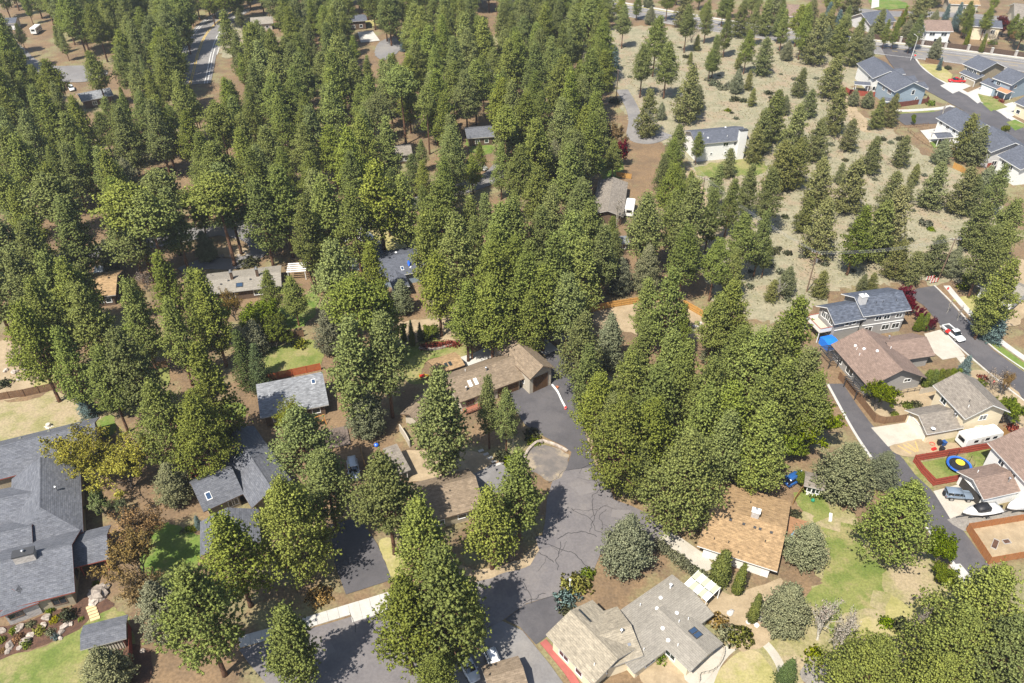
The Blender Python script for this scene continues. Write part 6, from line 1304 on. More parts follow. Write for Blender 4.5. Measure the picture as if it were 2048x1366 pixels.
for x, y in ((1712, 74), (1800, 84), (1844, 89.5), (1890, 95), (1935, 100.5), (1982, 106.5), (2030, 112)):
    q = P(x, y+1)-P(1690, 71); MB().box((q.x, q.y, 1.15), (.8, .8, 2.3)).build('pillar', W_STONE, ar); MB().box((q.x, q.y, 2.37), (1.0, 1.0, .14)).build('pillar_cap', CONC, ar)
fence('dark fence on the corner yard of the taupe house', [(1850, 124), (1885, 131)], F_BRN, 1.6)
fence('low cream fence between the brown roofed and cream houses', [(1838, 789), (1872, 783)], W_BEIGE, 1.5)
fence('short honey fence right of the travel trailer', [(2003, 868), (2018, 884)], F_HONEY, 1.6)
fence('orange fence behind the taupe cabin', [(1232, 354), (1262, 358)], F_CEDAR, 1.6)
fence('brown fence left of the slate house', [(606, 528), (618, 552), (632, 590)], F_BRN, 1.7)
# rail fences
def rail_fence(label, px, m, h=1.0, closed=False, top=.1):
    pts = spline([P(*p) for p in px], 3, False); o = pts[0]; root = thing('rail_fence', label, 'railing', (o.x, o.y, 0))
    for i, p in enumerate(pts):
        q = p-o; MB().tube([(q.x, q.y, -.05), (q.x, q.y, h+.08)], .06, 6).build('post', m, root)
        if i < len(pts)-1:
            e = pts[i+1]-o
            for z in (h*.45, h): MB().tube([(q.x, q.y, z), (e.x, e.y, z)], .045, 5).build('rail', m, root)
rail_fence('rustic log railing round the beige patio', [(1432, 1290), (1447, 1302), (1443, 1325), (1425, 1345), (1400, 1352), (1398, 1366)], W_BEIGE)
rail_fence('dark wire rail fence below the brown roofed gable', [(1735, 798), (1765, 793), (1800, 788), (1838, 782)], TRIMK, .9)
rail_fence('split rail fence at the spur end', [(1792, 258), (1820, 256), (1855, 252)], F_BRN, 1.1)
rail_fence('split rail fence along the porch house yard', [(1815, 262), (1835, 280), (1862, 297)], F_BRN, 1.1)
# ---------------------------------------------------------------- poles, lamps, signs
WOODP = mat('pole_wood', (.19, .125, .085), (.14, .095, .065), scale=2, stretch=(3, 3, .3)); WIRE = mat('grey_wire', (.30, .30, .31), rough=.5)
def upole(label, px, h=12.0, lean=(0, 0), rz=0.3, extra=False):
    q = P(*px); r = thing('utility_pole', label, 'utility pole', (q.x, q.y, 0), rz); tx, ty = lean
    MB().tube([(0, 0, -.3), (tx*.5, ty*.5, h/2), (tx, ty, h)], [.17, .14, .11], 8).build('pole', WOODP, r)
    for z in (h-.3, h-1.5)[:2 if extra else 1]: MB().box((tx, ty-.14, z), (2.4, .10, .13)).build('crossarm', WOODP, r)
    for x in (-1.1, -.45, .45, 1.1): MB().tube([(tx+x, ty-.14, h-.24), (tx+x, ty-.14, h+.02)], .05, 6).build('insulator', VENTW, r)
    if extra: MB().tube([(tx+.4, ty, h-2.6), (tx+.4, ty, h-1.7)], .24, 10).build('transformer', METAL, r)
    bpy.context.view_layer.update()
    return [(r.matrix_world @ Vector((tx+x, ty-.14, h+.02))) for x in (-1.1, -.45, .45, 1.1)]
w1 = upole('upright utility pole with transformer at the field edge', (1613, 584), 11.0, extra=True, rz=-.6); w2 = upole('leaning utility pole behind the striped barricade', (1876, 560), 11.5, (.5, .3), rz=-.15)
w3 = upole('utility pole hidden in pines by the gravel lane', (1398, 428), 11.0, rz=-.7); w0 = upole('utility pole at the upper gravel lane', (1232, 200), 11.0, rz=-.8)
def wire(a, b, sag, lab, r=.013):
    m = MB(); m.tube([a.lerp(b, t/14)-Vector((0, 0, sag*4*(t/14)*(1-t/14))) for t in range(15)], r, 4); m.build('power_line', WIRE, label=lab, cat='power line', group='power lines between the utility poles')
for k, nm in enumerate(('leftmost', 'second', 'third', 'rightmost')):
    wire(w1[k], w2[k], 1.2, f'thin power line between the field poles, {nm} of four'); wire(w3[k], w1[k], 1.2, f'thin power line over the dirt track, {nm} of four'); wire(w0[k], w3[k], 1.4, f'thin power line above the gravel lane, {nm} of four')
q = P(1821, 121); r = thing('street_light', 'tall pale street light at the arterial junction', 'street light', (q.x, q.y, 0)); PALEM = mat('pale_grey_metal', (.62, .60, .57), rough=.4)
MB().tube([(0, 0, 0), (.1, 0, 5), (.2, 0, 9.2)], [.14, .11, .08], 8).build('pole', PALEM, r); MB().tube([(.2, 0, 9.1), (-.2, .8, 9.5), (-.4, 2.0, 9.6)], .05, 6).build('arm', PALEM, r); MB().box((-.42, 2.3, 9.58), (.3, .7, .14)).build('lamp_head', TRIMG, r)
q = P(1827, 122); r = thing('stop_sign', 'red octagonal sign with green name plates at the junction', 'sign', (q.x, q.y, 0), -.4); MB().tube([(0, 0, 0), (0, 0, 2.9)], .04, 6).build('post', METAL, r)
MB().tube([(0, -.06, 2.3), (0, -.09, 2.3)], .40, 8).build('sign_plate', REDP, r); MB().tube([(0, -.062, 2.3), (0, -.084, 2.3)], .44, 8).build('sign_border', W_WHITE, r); MB().box((0, 0, 2.98), (.9, .03, .2)).build('name_plate', mat('sign_green', (.01, .2, .08)), r)
q = P(1139, 1178); r = thing('lamp_post', 'short white lamp post at the dark driveway corner', 'lamp post', (q.x, q.y, 0)); MB().tube([(0, 0, 0), (0, 0, 2.1)], .06, 8).build('post', W_WHITE, r); MB().lathe((0, 0, 2.1), [(.1, 0), (.2, .2), (.2, .34), (.02, .5)], 8).build('lantern', W_WHITE, r)
q = P(1026, 905); r = thing('flagpole', 'flagpole with hanging flag beside the front garden', 'flagpole', (q.x, q.y, 0)); MB().tube([(0, 0, 0), (0, 0, 5.6)], [.06, .04], 8).build('pole', METAL, r); MB().lathe((0, 0, 5.6), [(.02, 0), (.08, .06), (.02, .14)], 8).build('finial', METAL, r)
fl = MB()
for k in range(7): fl.face([(-.06-.05*math.sin(k), -.12-.09*(k % 2), 5.3-k*.19), (-.42-.05*math.sin(k), -.14, 5.1-k*.19), (-.42, -.14, 4.91-k*.19), (-.06, -.12, 5.11-k*.19)], k % 2)
fl.face([(-.05, -.17, 5.34), (-.26, -.19, 5.22), (-.26, -.19, 4.7), (-.05, -.17, 4.8)], 2); fl.build('flag', [mat('flag_red', (.45, .02, .03)), W_WHITE, mat('flag_blue', (.02, .04, .2))], r)
STRIPE = mat('barricade_red', (.5, .03, .03))
for k, (x, y) in enumerate(((1858, 562), (1866, 567))):
    q = P(x, y); r = thing('road_barricade', ('left' if k == 0 else 'right')+' red and white striped barricade at the street end', 'barricade', (q.x, q.y, 0), .25)
    for z in (.5, .9, 1.3):
        for i in range(6): MB().box((-.95+i*.38, 0, z), (.37, .04, .22)).build('stripe', STRIPE if i % 2 else W_WHITE, r)
    for x_ in (-.8, .8): MB().box((x_, .05, .72), (.08, .06, 1.44)).build('post', METAL, r)
for lab, x, y in (('red fire hydrant at the dead-end street kerb', 1895, 580), ('red fire hydrant beside the bare street tree', 1986, 768)):
    q = P(x, y); r = thing('fire_hydrant', lab, 'hydrant', (q.x, q.y, .02)); MB().lathe((0, 0, 0), [(.2, 0), (.2, .06), (.13, .1), (.13, .6), (.17, .62), (.15, .74), (.04, .84)], 10).build('barrel', REDP, r); MB().tube([(-.24, 0, .46), (.24, 0, .46)], .08, 8).build('outlet', REDP, r)
# ---------------------------------------------------------------- yard things
q = P(1915, 936); r = thing('trampoline', 'round blue rimmed trampoline with net and yellow spot on lawn', 'trampoline', (q.x, q.y, .03)); BLUEP = mat('blue_vinyl', (.03, .13, .50), rough=.4); n = 24
def annulus(r0, r1, z0, z1):
    b = MB()
    for k in range(n):
        a, c = 2*math.pi*k/n, 2*math.pi*(k+1)/n; f = lambda rr, t, z: (rr*math.cos(t), rr*math.sin(t), z)
        b.hexa([f(r0, a, z0), f(r1, a, z0), f(r1, c, z0), f(r0, c, z0)], [f(r0, a, z1), f(r1, a, z1), f(r1, c, z1), f(r0, c, z1)])
    return b
annulus(1.72, 2.15, .86, .92).build('pad_ring', BLUEP, r); b = MB(); b.lathe((0, 0, .84), [(1.72, 0), (1.72, .02)], n); b.build('jumping_mat', BLACK, r); b = MB(); b.lathe((.45, .55, .875), [(.78, 0), (.78, .006)], 18); b.build('yellow_spot', mat('yellow_vinyl', (.7, .5, .04)), r)
for k in range(6): 
    a = k*math.pi/3+.3; c_, s_ = math.cos(a), math.sin(a); MB().tube([(2.1*c_, 2.1*s_, 0), (2.15*c_, 2.15*s_, .9), (2.2*c_, 2.2*s_, 2.5)], .035, 6).build('net_pole', BLACK, r)
nb = MB()
for z in (1.2, 1.55, 1.9, 2.2, 2.48): nb.tube([(2.18*math.cos(2*math.pi*k/24), 2.18*math.sin(2*math.pi*k/24), z) for k in range(25)], .010, 3)
for k in range(48): a = 2*math.pi*k/48; nb.tube([(2.18*math.cos(a), 2.18*math.sin(a), .92), (2.18*math.cos(a), 2.18*math.sin(a), 2.48)], .006, 3)
nb.build('safety_net', BLACK, r)
q = P(1656, 692); r = thing('tarp_box', 'bright blue tarp covered box beside the brown roofed house', 'tarp', (q.x, q.y, 0), .3); TARP = mat('blue_tarp', (.015, .16, .62), rough=.45)
loft([[(x, -1.5, 0), (x, 1.5, 0), (x, 1.52, 1.7), (x, 0, 1.95+.1*t), (x, -1.52, 1.7)] for x, t in ((-1.4, 0), (0, 1), (1.4, 0))], TARP, 'cover', r, smooth=False)
for z in (.9,): MB().box((0, -1.54, z), (2.7, .03, .05)).build('strap', BLACK, r)
q = P(1671, 694); MB().blob((0, 0, .45), (.55, .4, .5), 0, 2, .15, 3).build('red_cover', REDP, loc=(q.x, q.y, 0), label='red covered bundle beside the blue tarp box', cat='bundle')
q = P(1802, 690); r = thing('tool_shed', 'small grey lidded wooden shed below the grey two storey house', 'shed', (q.x, q.y, 0), ang(G2[0])); MB().box((0, 0, 1.0), (2.2, 1.5, 2.0)).build('wall', F_BRN, r); MB().box((0, -.1, 2.08), (2.6, 2.0, .12)).build('roof', METAL, r); MB().box((.1, -.77, .95), (1.2, .05, 1.7)).build('door', TRIMK, r)
# white pergola behind the looping drive
q = P(597, 552); r = thing('white_pergola', 'white slatted pergola right of the long grey roof', 'pergola', (q.x, q.y, 0), .12)
for x in (-2, 2):
    for y in (-1.8, 1.8): MB().box((x, y, 1.2), (.15, .15, 2.4)).build('post', TRIM, r)
for k in range(5): MB().box((0, -1.8+k*.9, 2.5), (4.6, .42, .08)).build('slat', TRIM, r)
# timber steps in the mulch bed
a, b_ = P(172, 1216), P(186, 1232)
st = thing('timber_steps', 'four pale timber steps crossing the mulch bed', 'steps', (a.x, a.y, .03), face((170, 1220), (190, 1213)))
for k in range(5): MB().box((.7+.12*k, -.2-.62*k, .08), (1.35, .5, .14)).build('step', mat('pale_timber', (.55, .43, .24), (.48, .37, .2), scale=3), st)
# stepping stones and low walls
for k, (x, y) in enumerate(((962, 902), (972, 909), (980, 916), (988, 923), (996, 929))):
    q = P(x, y); MB().box((0, 0, .06), (1.0, .55, .12)).build('stepping_slab', CONC, loc=(q.x, q.y, .02), rz=.5, label=f'pale garden stepping slab, {("topmost", "second", "third", "fourth", "lowest")[k]} of the row by the brown garage', cat='stepping stone', group='stepping slabs by the brown garage')
def wall_line(name, label, px, m, h, w, cat='wall', n=4):
    c, L_, R_ = strip_pts(px, w, n); b = MB()
    for i in range(len(c)-1): b.hexa([(*R_[i], 0), (*R_[i+1], 0), (*L_[i+1], 0), (*L_[i], 0)], [(*R_[i], h), (*R_[i+1], h), (*L_[i+1], h), (*L_[i], h)])
    b.build(name, m, label=label, cat=cat)
wall_line('edging_wall', 'white painted driveway edging wall from the tall garage', [(1104, 771), (1115, 785), (1122, 800), (1131, 817)], W_WHITE, .35, .32)
wall_line('stone_wall', 'curved low stone wall beside the turnout', [(1047, 925), (1055, 905), (1072, 888), (1085, 885)], ROCK, .6, .5); wall_line('stone_wall', 'low stone edging along the driveway verge', [(1085, 882), (1110, 890), (1135, 903)], ROCK, .3, .5)
wall_line('retaining_wall', 'low retaining wall in front of the red hedge', [(838, 698), (870, 700), (905, 690), (925, 680)], ROCK, .5, .5); wall_line('screen_wall', 'pale screen wall left of the big garden pine', [(800, 862), (812, 880), (820, 895)], W_BEIGE, 1.8, .2)
q = P(1131, 819); r = thing('red_bollard', 'red capped post at the end of the white edging', 'bollard', (q.x, q.y, 0)); MB().lathe((0, 0, 0), [(.22, 0), (.22, .5), (.3, .55), (.2, .75), (.02, .8)], 10).build('post', REDP, r); MB().lathe((0, 0, .5), [(.31, 0), (.31, .06)], 10).build('collar', W_WHITE, r)
# bins, planks and clutter beside the trailer
def bin_(label, x, y, m, rz=0):
    q = P(x, y); r = thing('wheelie_bin', label, 'bin', (q.x, q.y, .02), rz); loft([[(-.26, -.3, 0), (.26, -.3, 0), (.26, .3, 0), (-.26, .3, 0)], [(-.33, -.37, .95), (.33, -.37, .95), (.33, .4, .95), (-.33, .4, .95)]], m, 'body', r, smooth=False); MB().box((0, .02, 1.0), (.7, .84, .09)).build('lid', m, r)
BINB = mat('blue_bin_plastic', (.02, .07, .22), rough=.5)
bin_('dark blue bin left of the travel trailer', 1886, 891, BINB, .3); bin_('grey-black bin left of the dark blue bin', 1877, 890, BLACK); bin_('black bin standing by the red fence', 1882, 903, BLACK, .5)
q = P(1864, 889); b = MB(); b.lathe((0, 0, 0), [(.05, .0), (.45, .02), (.5, .18), (.46, .18), (.4, .06), (.05, .05)], 12); b.build('red_tub', REDP, loc=(q.x, q.y, .02), label='round red tub on the dirt by the cream garage', cat='tub')
q = P(1867, 900); b = MB(); b.box((0, 0, .25), (.9, .5, .4)).box((0, 0, .5), (.5, .3, .12)); b.build('red_toy_car', REDP, loc=(q.x, q.y, .02), rz=.4, label='small red and white ride-on toy near the black bin', cat='toy')
patch('mulch_bed', [(1785, 888), (1832, 880), (1850, 905), (1805, 912)], mat('red_mulch', (.14, .055, .035), (.11, .04, .028), scale=2), smooth=False, z=.075, label='dark red mulch bed holding loose boards')
for k, (x0, y0, x1, y1) in enumerate(((1795, 892, 1822, 908), (1806, 890, 1832, 905), (1815, 888, 1836, 904), (1830, 884, 1836, 902))):
    a, b_ = P(x0, y0), P(x1, y1); MB().bar((0, 0, .12), (*(b_-a), .12), .16, .06).build('loose_board', mat('yellow_pine_board', (.55, .35, .12)), loc=(a.x, a.y, 0), label=f'{("leftmost", "second", "third", "rightmost")[k]} of four loose boards on the red mulch', cat='board', group='loose boards on the red mulch')
# planter posts, flower bed log and clutter in the garden plot
for k, (x, y, rz) in enumerate(((1989, 1090, .9), (2012, 1085, .2))):
    q = P(x, y); r = thing('raised_bed', ('left narrow' if k == 0 else 'right small')+' raised bed in the bare garden plot', 'planter', (q.x, q.y, 0), rz); 
    for s in (-1, 1): MB().box((0, s*.4, .17), (2.2-k, .06, .34)).build('side_board', TRIMG, r); MB().box((s*(1.1-k*.5), 0, .17), (.06, .8, .34)).build('end_board', TRIMG, r)
    MB().box((0, 0, .12), (2.1-k, .74, .24)).build('soil', G_MULCH, r)
q = P(98, 853); r = thing('tree_stump', 'pale weathered stump on the straw lawn', 'stump', (q.x, q.y, 0)); b = MB(); b.lathe((0, 0, 0), [(.75, 0), (.5, .2), (.42, .7), (.3, .75)], 9); b.build('trunk', PALEBARK, r)
for k in range(4): a = k*1.7; MB().tube([(.3*math.cos(a), .3*math.sin(a), .2), (1.0*math.cos(a), 1.0*math.sin(a), .02)], [.14, .05], 5).build('root', PALEBARK, r)
q = P(642, 848); r = thing('garden_swing', 'orange timber swing frame on the dark deck', 'swing', (q.x, q.y, .1), .5); ORW = mat('orange_timber', (.55, .25, .06))
for x in (-.9, .9):
    for y in (-.7, .7): MB().bar((x, y, 0), (x*.8, 0, 2.0), .1, .1).build('leg', ORW, r)
MB().bar((-1.0, 0, 2.0), (1.0, 0, 2.0), .1, .12).build('beam', ORW, r); MB().box((0, 0, .6), (1.2, .45, .07)).build('seat', ORW, r)
for x in (-.5, .5): MB().tube([(x, 0, .6), (x, 0, 2.0)], .015, 4).build('chain', TRIMK, r)
dk = thing('dark_deck', 'weathered dark deck below the light grey house', 'deck', (*P(660, 880), 0), ang(LGB))
for k in range(14): MB().box((-3.2+k*.5, 0, .3), (.48, 5.2, .06)).build('deck_board', mat('weathered_boards', (.15, .115, .095), (.11, .085, .07), scale=2), dk)
for x in (-3.3, 3.6):
    for y in (-2.4, 2.4): MB().box((x, y, .15), (.12, .12, .3)).build('post', TRIMB, dk)
q = P(753, 893); MB().blob((0, 0, .4), (.45, .45, .4), 0, 2, .05, 2).build('blue_ball', mat('blue_ball', (.02, .12, .6), rough=.3), loc=(q.x, q.y, 0), label='bright blue exercise ball in the shaded yard', cat='ball')
# parasol and deck right of the tan roof
dk = thing('cedar_deck', 'brown cedar deck right of the tan roof', 'deck', (*P(1592, 1062), 0), ang(TANB))
for k in range(11): MB().box((0, -2.6+k*.5, .2), (3.4, .47, .06)).build('deck_board', mat('cedar_deck', (.30, .165, .085), (.24, .13, .07), scale=2), dk)
for x in (-1.5, 1.5):
    for y in (-2.4, 2.4): MB().box((x, y, .1), (.1, .1, .2)).build('post', TRIMB, dk)
q = P(1581, 1082); r = thing('parasol', 'folded pale blue parasol on the cedar deck', 'parasol', (q.x, q.y, .2)); MB().tube([(0, 0, 0), (0, 0, 2.4)], .04, 6).build('pole', METAL, r); b = MB(); b.lathe((0, 0, 1.0), [(.28, 0), (.22, .5), (.08, 1.2), (.02, 1.45)], 8); b.build('canopy', mat('pale_blue_cloth', (.30, .45, .62)), r); MB().lathe((0, 0, 0), [(.35, 0), (.35, .08)], 10).build('base', METAL, r)
q = P(1660, 1037); r = thing('white_bench', 'white slatted garden bench left of the big juniper', 'bench', (q.x, q.y, 0), 1.2)
for k in range(5): MB().box((-.7+k*.35, 0, .45), (.3, .5, .05)).build('seat_slat', W_WHITE, r)
for x in (-.7, .7): MB().box((x, 0, .22), (.08, .5, .44)).build('leg', W_WHITE, r)
q = P(1598, 1002); MB().blob((0, 0, .35), (.35, .35, .35), 0, 2, .1, 4).build('green_planter', mat('green_glaze', (.02, .2, .12), rough=.3), loc=(*P(1625, 1003), 0), label='dark green pot on the side lawn', cat='pot')
MB().lathe((0, 0, 0), [(.25, 0), (.33, .5), (.28, .5), (.2, .1)], 10).build('terracotta_pot', mat('terracotta', (.42, .16, .08)), loc=(*P(1114, 777), 0), label='terracotta pot at the tall garage corner', cat='pot')
# garden table and play set by the pavilion
q = P(845, 757); r = thing('play_set', 'yellow and red toddler play set on the lawn', 'play set', (q.x, q.y, 0), .4); YP = mat('yellow_plastic', (.65, .38, .03), rough=.4)
for x in (-.5, .5):
    for y in (-.4, .4): MB().tube([(x, y, 0), (x, y, 1.2)], .06, 6).build('post', YP, r)
MB().box((0, 0, .7), (1.1, .9, .08)).build('platform', REDP, r); loft([[(x, -.28, z), (x, .28, z), (x, .3, z+.14), (x, .22, z+.06), (x, -.22, z+.06), (x, -.3, z+.14)] for x, z in ((.5, .72), (1.1, .4), (1.8, .08))], YP, 'slide', r)
# white boulders and garden rocks
def rock(label, x, y, s, seed, m=None, group=None):
    q = P(x, y); MB().blob((0, 0, s*.25), (s, s*.72, s*.5), 0, 2, .28, seed).build('garden_rock', m or ROCK, loc=(q.x, q.y, 0), rz=seed*1.3, label=label, cat='rock', group=group or 'rocks in the garden beds')
PALER = mat('pale_rock', (.52, .49, .45), (.38, .35, .32), scale=2.2, bump=.5, bscale=3, per_obj=.2)
RK = [(95, 1236, .75, 'large flat rock above the yellow shrub'), (39, 1257, .8, 'long flat rock near the left bed end'), (88, 1251, .6, 'lone flat oval rock in mid mulch'), (130, 1253, .7, 'rock pair left end by the lawn curve'), (142, 1248, .5, 'rock pair right end by the lawn curve'), (61, 1271, .65, 'squarish rock left of the silver tuft'), (122, 1267, .6, 'dark grey rock by the lower silver tuft'), (121, 1277, .45, 'small rock on the mulch edge'),
      (52, 1283, .8, 'long rock behind the green cushion'), (20, 1292, .8, 'broad rock at the lower left mulch'), (40, 1296, .5, 'small rock left of the green cushion'), (15, 1304, .5, 'small rock at the lower left bed corner'), (3, 1262, .7, 'rock cut by the left picture edge'), (190, 1203, 1.0, 'big tan boulder beside the flagstone walk'), (198, 1190, 1.6, 'largest pale boulder under the bronze tree'), (206, 1178, 1.2, 'tall pale boulder behind the largest one'), (186, 1183, .7, 'dark boulder beside the entry walk'),
      (248, 1320, .6, 'rock pile top beside the shed path'), (240, 1328, .6, 'rock pile base beside the shed path'), (285, 1302, .5, 'grey-green rock right of the rust fence')]
for k, (x, y, s, lab) in enumerate(RK): rock(lab, x, y, s, k)
WR = [(1122, 672, .7), (1131, 676, .8), (1140, 679, .6), (1136, 668, .7), (1126, 680, .55), (1148, 672, .6), (1112, 677, .5)]
for k, (x, y, s) in enumerate(WR): rock(f'white boulder behind the concrete pad, {("left", "middle", "right", "back", "front", "far right", "far left")[k]} of the pile', x, y, s, 40+k, PALER, 'white boulders by the pad')
for k, (x, y, s) in enumerate(((1392, 655, .7), (1400, 648, .6), (1385, 662, .6), (1408, 657, .5))): rock(f'pale rubble stone by the short cedar fence, {("left", "back", "front", "right")[k]} of four', x, y, s, 60+k, PALER, 'rubble by the cedar fence')
for k, (x, y, s) in enumerate(((1178, 905, .35), (1187, 906, .4), (1195, 908, .45))): rock(f'pale kerb stone at the driveway mouth, {("left", "middle", "right")[k]} of three', x, y, s, 70+k, PALER, 'kerb stones at the driveway mouth')
for k, (x, y, s) in enumerate(((430, 508, .6), (445, 513, .7), (462, 514, .6), (478, 512, .7), (490, 506, .6))): rock(f'island rock in the looping drive, {("leftmost", "second", "middle", "fourth", "rightmost")[k]} of five', x, y, s, 80+k, None, 'rocks on the drive island')
for k, (x, y, s) in enumerate(((1460, 1226, .7), (1512, 1250, .6), (1498, 1245, .5), (1520, 1238, .5))): rock(f'pale rock between the slim arborvitae, {("biggest", "right", "middle", "far right")[k]} of four', x, y, s, 90+k, PALER, 'rocks by the arborvitae')
for k, (x, y, s) in enumerate(((30, 745, .8), (48, 738, .7), (22, 730, .6), (55, 752, .6), (38, 760, .5), (12, 742, .7))): rock(f'tan stone in the left dirt yard, {("biggest", "upper right", "upper left", "right", "lowest", "left")[k]} of six', x, y, s, 100+k, None, 'stones in the left dirt yard')
# ---------------------------------------------------------------- shrubs
SH = {}
def shrub(kind, label, x, y, r=1.0, h=None, cat='shrub', group='garden shrubs', w=None):
    fm = dict(green=F_GREEN, sage=F_SAGE, dark=F_BITTER, red=F_RED, yellow=F_YEL, silver=F_JUN, blue=F_SPR, arb=F_ARB, orange=F_BRZ)[kind]
    k = (kind, int(x+y) % 3); 
    if k not in SH: SH[k] = shrub_mesh(int(x) % 50+3, fm, 1, .8, 170, .22, 6, ball=kind in ('arb',))
    q = P(x, y); o = bpy.data.objects.new('garden_shrub' if cat == 'shrub' else cat.replace(' ', '_'), SH[k]); link(o); o.location = (q.x, q.y, 0); h = h or r; o.scale = (r, w or r, h); o.rotation_euler = (0, 0, 0 if w else x*.7)
    return tag(o, label, cat, group)
for t in (('yellow', 'yellow flowering shrub in the mulch bed', 112, 1240, .9, .8), ('green', 'bright green shrub against the villa wall', 100, 1222, .8), ('green', 'round green shrub left of the flat rock', 29, 1262, .75), ('silver', 'silver grass tuft in the upper mulch', 62, 1250, .75), ('yellow', 'spiky yellow-green shrub in mid mulch', 79, 1263, 1.0, .8), ('silver', 'silver cushion beside the grey rock', 100, 1267, .75), ('blue', 'blue-grey cushion on the mulch edge', 113, 1275, .7),
          ('green', 'dark green cushion in the lower mulch', 52, 1290, .9), ('orange', 'tawny grass tuft left of the square rock', 40, 1278, .9), ('dark', 'upright conifer shrub beside the timber steps', 138, 1236, 1.2, 2.2), ('green', 'tiny green shrub near the timber steps', 163, 1239, .5), ('green', 'green shrub at the left picture edge', 2, 1282, .8), ('orange', 'orange tuft at the lower left bed', 6, 1302, .6), ('green', 'lime green ball beside the entry walk', 191, 1168, .6), ('yellow', 'golden shrub by the small blue spruce', 390, 1058, .9), ('green', 'green cushion by the small blue spruce', 378, 1060, .8), ('silver', 'silver cushion left of the golden shrub', 368, 1064, .7),
          ('yellow', 'big yellowish shrub beside the lamp post', 1152, 1172, 2.4, 1.9), ('blue', 'silver-blue juniper shrub below the lamp post', 1133, 1200, 2.1, 1.6), ('green', 'bright shrub right of the yellowish shrub', 1176, 1150, 1.3), ('dark', 'dark green shrub below the silver-blue shrub', 1132, 1222, 1.3, 1.0), ('arb', 'dark clipped ball shrub by the garden path', 1480, 1277, 1.9, 2.0), ('silver', 'silver shrub left of the clipped ball', 1452, 1268, 1.9, 1.3), ('orange', 'rusty shrub beside the grey roof corner', 1437, 1246, 1.6, 1.0), ('green', 'low shrub in the courtyard garden', 1318, 1318, 1.1), ('green', 'green shrub at the aspen feet', 1630, 1312, 1.6, 1.5),
          ('green', 'round green bush beside the alley walk', 1893, 1160, 2.0, 2.0), ('dark', 'olive bush below the broad pine', 1802, 1255, 1.6), ('green', 'green bush left of the olive bush', 1770, 1248, 1.3), ('red', 'dark red shrub by the dead-end street', 1965, 758, 1.1), ('red', 'dark red shrub before the cream house', 2025, 858, 1.3), ('green', 'green shrub beside the second hydrant', 1962, 768, 1.3), ('green', 'green shrub in the maple garden', 1815, 815, 1.3), ('dark', 'olive shrub in the maple garden', 1832, 812, 1.2), ('green', 'leafy shrub in the hedge garden', 1790, 832, 1.0), ('green', 'lime bush beside the white shed', 1625, 985, 1.9, 1.9), ('dark', 'dark bush beside the tan roof corner', 1590, 1030, 1.1),
          ('green', 'green bush beside the driveway verge', 1200, 905, 1.6), ('green', 'bush behind the tall garage drive', 1162, 740, 1.4), ('dark', 'green-brown shrub before the curved stone wall', 1065, 870, 1.5), ('green', 'mossy cushion shrub on the stone wall', 1068, 882, 1.8, .8), ('dark', 'dark shrub left of the flagpole', 1005, 915, 1.6), ('green', 'shrub below the flagpole', 1020, 925, 1.5), ('green', 'green bush behind the barberry hedge', 860, 668, 2.4, 1.6), ('green', 'yellow-green bush left of the gravel lane lawn', 1232, 335, 2.0), ('dark', 'hedge bush beside the looping drive', 500, 528, 3.0, 1.2), ('dark', 'green bush by the arterial corner yard', 1895, 138, 1.5), ('green', 'lime bush beyond the arterial', 1985, 88, 2.0), ('red', 'small red maple before the pale blue house', 1991, 197, 1.0, 1.2), ('red', 'red shrub before the copper porch', 2002, 204, 1.1, 1.2), ('green', 'green shrub beside the subdivision drive', 1862, 210, 1.6, 2.0),
          ('red', 'dark red shrub under the skylight house pine', 396, 945, 1.6), ('dark', 'green bush at the left lawn edge', 262, 700, 2.0, 1.8), ('yellow', 'yellowish bush behind the firs', 600, 690, 1.8), ('dark', 'dark shrub behind the straw lawn fence', 10, 770, 1.4), ('orange', 'brownish bush in the pine shade below the villa', 640, 1195, 2.0, 1.2)):
    shrub(*t[:5], *(t[5:6]))
# the long barberry hedge and the silver juniper hedge
hd = thing('barberry_hedge', 'long dark red barberry hedge on the lawn', 'hedge', (*P(880, 695), 0))
for k in range(8):
    o = bpy.data.objects.new('hedge_plant', shrub_mesh(200+k % 3, F_RED, 1.15, 1.3, 200, .2, 6)); link(o, hd); q = P(848+k*9.6, 697-.9*k-1.2*(k*(7-k))*.12)-P(880, 695); o.location = (q.x, q.y, 0)
hd = thing('juniper_hedge', 'silver green juniper hedge beside the concrete drive', 'hedge', (*P(1360, 1130), 0))
for k in range(10):
    o = bpy.data.objects.new('hedge_plant', shrub_mesh(220+k % 4, F_JUN, 1.2, 1.7, 200, .24, 6)); link(o, hd); q = P(1318+k*9.8, 1093+k*7.4)-P(1360, 1130); o.location = (q.x, q.y, 0); o.scale = (1, 1, rng.uniform(.7, 1.05))
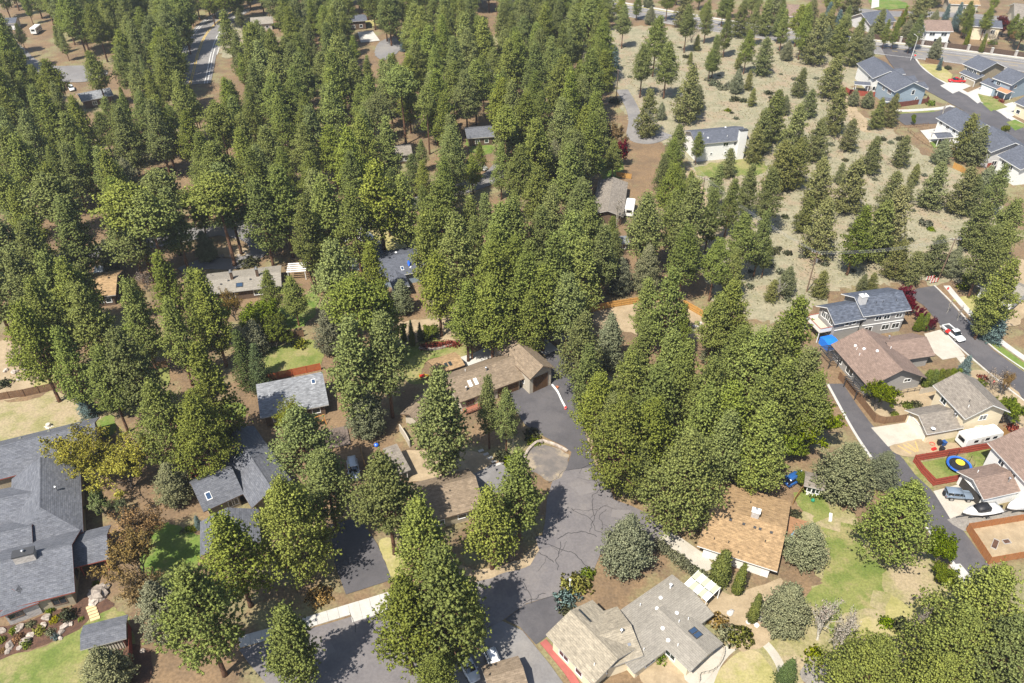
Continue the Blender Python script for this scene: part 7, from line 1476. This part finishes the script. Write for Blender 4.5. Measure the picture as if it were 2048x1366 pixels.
# field shrubs: sage and bitterbrush, each by its neighbours
fs = []
fr2 = random.Random(5)
FIELD = [P(*p) for p in [(1240, 70), (1690, 95), (1690, 200), (1735, 250), (1850, 320), (1975, 400), (1980, 550), (1660, 570), (1540, 620), (1440, 600), (1410, 440), (1390, 345), (1520, 340), (1510, 240), (1340, 240), (1245, 160)]]
for x, y, k, r in ((1537, 188, 'dark', 1.8), (1545, 203, 'dark', 1.5), (1470, 200, 'dark', 1.9), (1485, 203, 'dark', 1.7), (1455, 222, 'green', 1.3), (1765, 280, 'dark', 1.4), (1800, 280, 'dark', 1.7), (1545, 505, 'dark', 1.9), (1575, 508, 'dark', 1.3), (1430, 448, 'dark', 2.0), (1230, 205, 'dark', 2.2), (1372, 115, 'dark', 1.6), (1862, 460, 'green', 1.2), (1850, 450, 'sage', 2.0), (1570, 435, 'dark', 1.2), (1560, 545, 'sage', 1.4), (1540, 530, 'sage', 1.3), (1430, 170, 'sage', 2.4), (1445, 178, 'sage', 2.2), (1460, 172, 'sage', 2.0), (1420, 162, 'sage', 2.0), (1925, 575, 'green', 1.6), (1935, 560, 'yellow', 1.6), (1915, 548, 'dark', 1.6), (1660, 290, 'sage', 1.4), (1590, 160, 'sage', 1.5), (1680, 400, 'sage', 1.2), (1840, 400, 'sage', 1.3)):
    fs.append((x, y, k, r))
for i in range(70):
    while True:
        p = (fr2.uniform(1240, 1980), fr2.uniform(70, 600)); w_ = P(*p)
        if inpoly(w_, FIELD): break
    fs.append((*p, fr2.choice(('sage', 'sage', 'dark')), fr2.uniform(.6, 1.2)))
its = []
for x, y, k, r in fs:
    o = shrub(k, 'x', x, y, r, r*.8, 'shrub', 'shrubs of the dry field'); o.name = 'field_shrub'; q = P(x, y); its.append((o, {'sage': 'grey sagebrush', 'dark': 'olive bitterbrush', 'green': 'green field bush', 'yellow': 'yellowish field bush'}[k], q.x, q.y))
name_all(its)
# bunchgrass that nobody could count
rs_ = np.random.RandomState(3); pts = []
while len(pts) < 9000:
    x, y = rs_.uniform(30, 260), rs_.uniform(150, 420)
    if inpoly((x, y), FIELD): pts.append((x, y, .02))
V, NR, k = blades(np.array(pts), .32+.25*rs_.random(len(pts)), 5, rs_, width=.2, up=1.6, nrm_mix=.4)
V[:, 2] = np.maximum(V[:, 2], .02); NR[:, 2] = np.abs(NR[:, 2])+.8
o = bpy.data.objects.new('bunchgrass', leaf_mesh('bunchgrass', V, NR, k, foliage('dry_bunchgrass', (.40, .36, .21), (.26, .26, .13), trans=.2))); link(o); tag(o, 'pale dry bunchgrass tufts all over the field', 'grass', None, 'stuff')

# ---------------------------------------------------------------- thin dry air
hz = MB(); hz.box((0, 230, 53.5), (900, 620, 109)); hm = bpy.data.materials.new('thin_air'); hm.use_nodes = True; hn = hm.node_tree
for n_ in list(hn.nodes):
    if n_.type == 'BSDF_PRINCIPLED': hn.nodes.remove(n_)
pv = hn.nodes.new('ShaderNodeVolumePrincipled'); pv.inputs['Color'].default_value = (.82, .88, .95, 1); pv.inputs['Density'].default_value = .00014; pv.inputs['Anisotropy'].default_value = .2
hn.links.new(pv.outputs[0], hn.nodes['Material Output'].inputs['Volume'])
hz.build('haze', hm, kind='stuff', label='thin haze over the far pines')
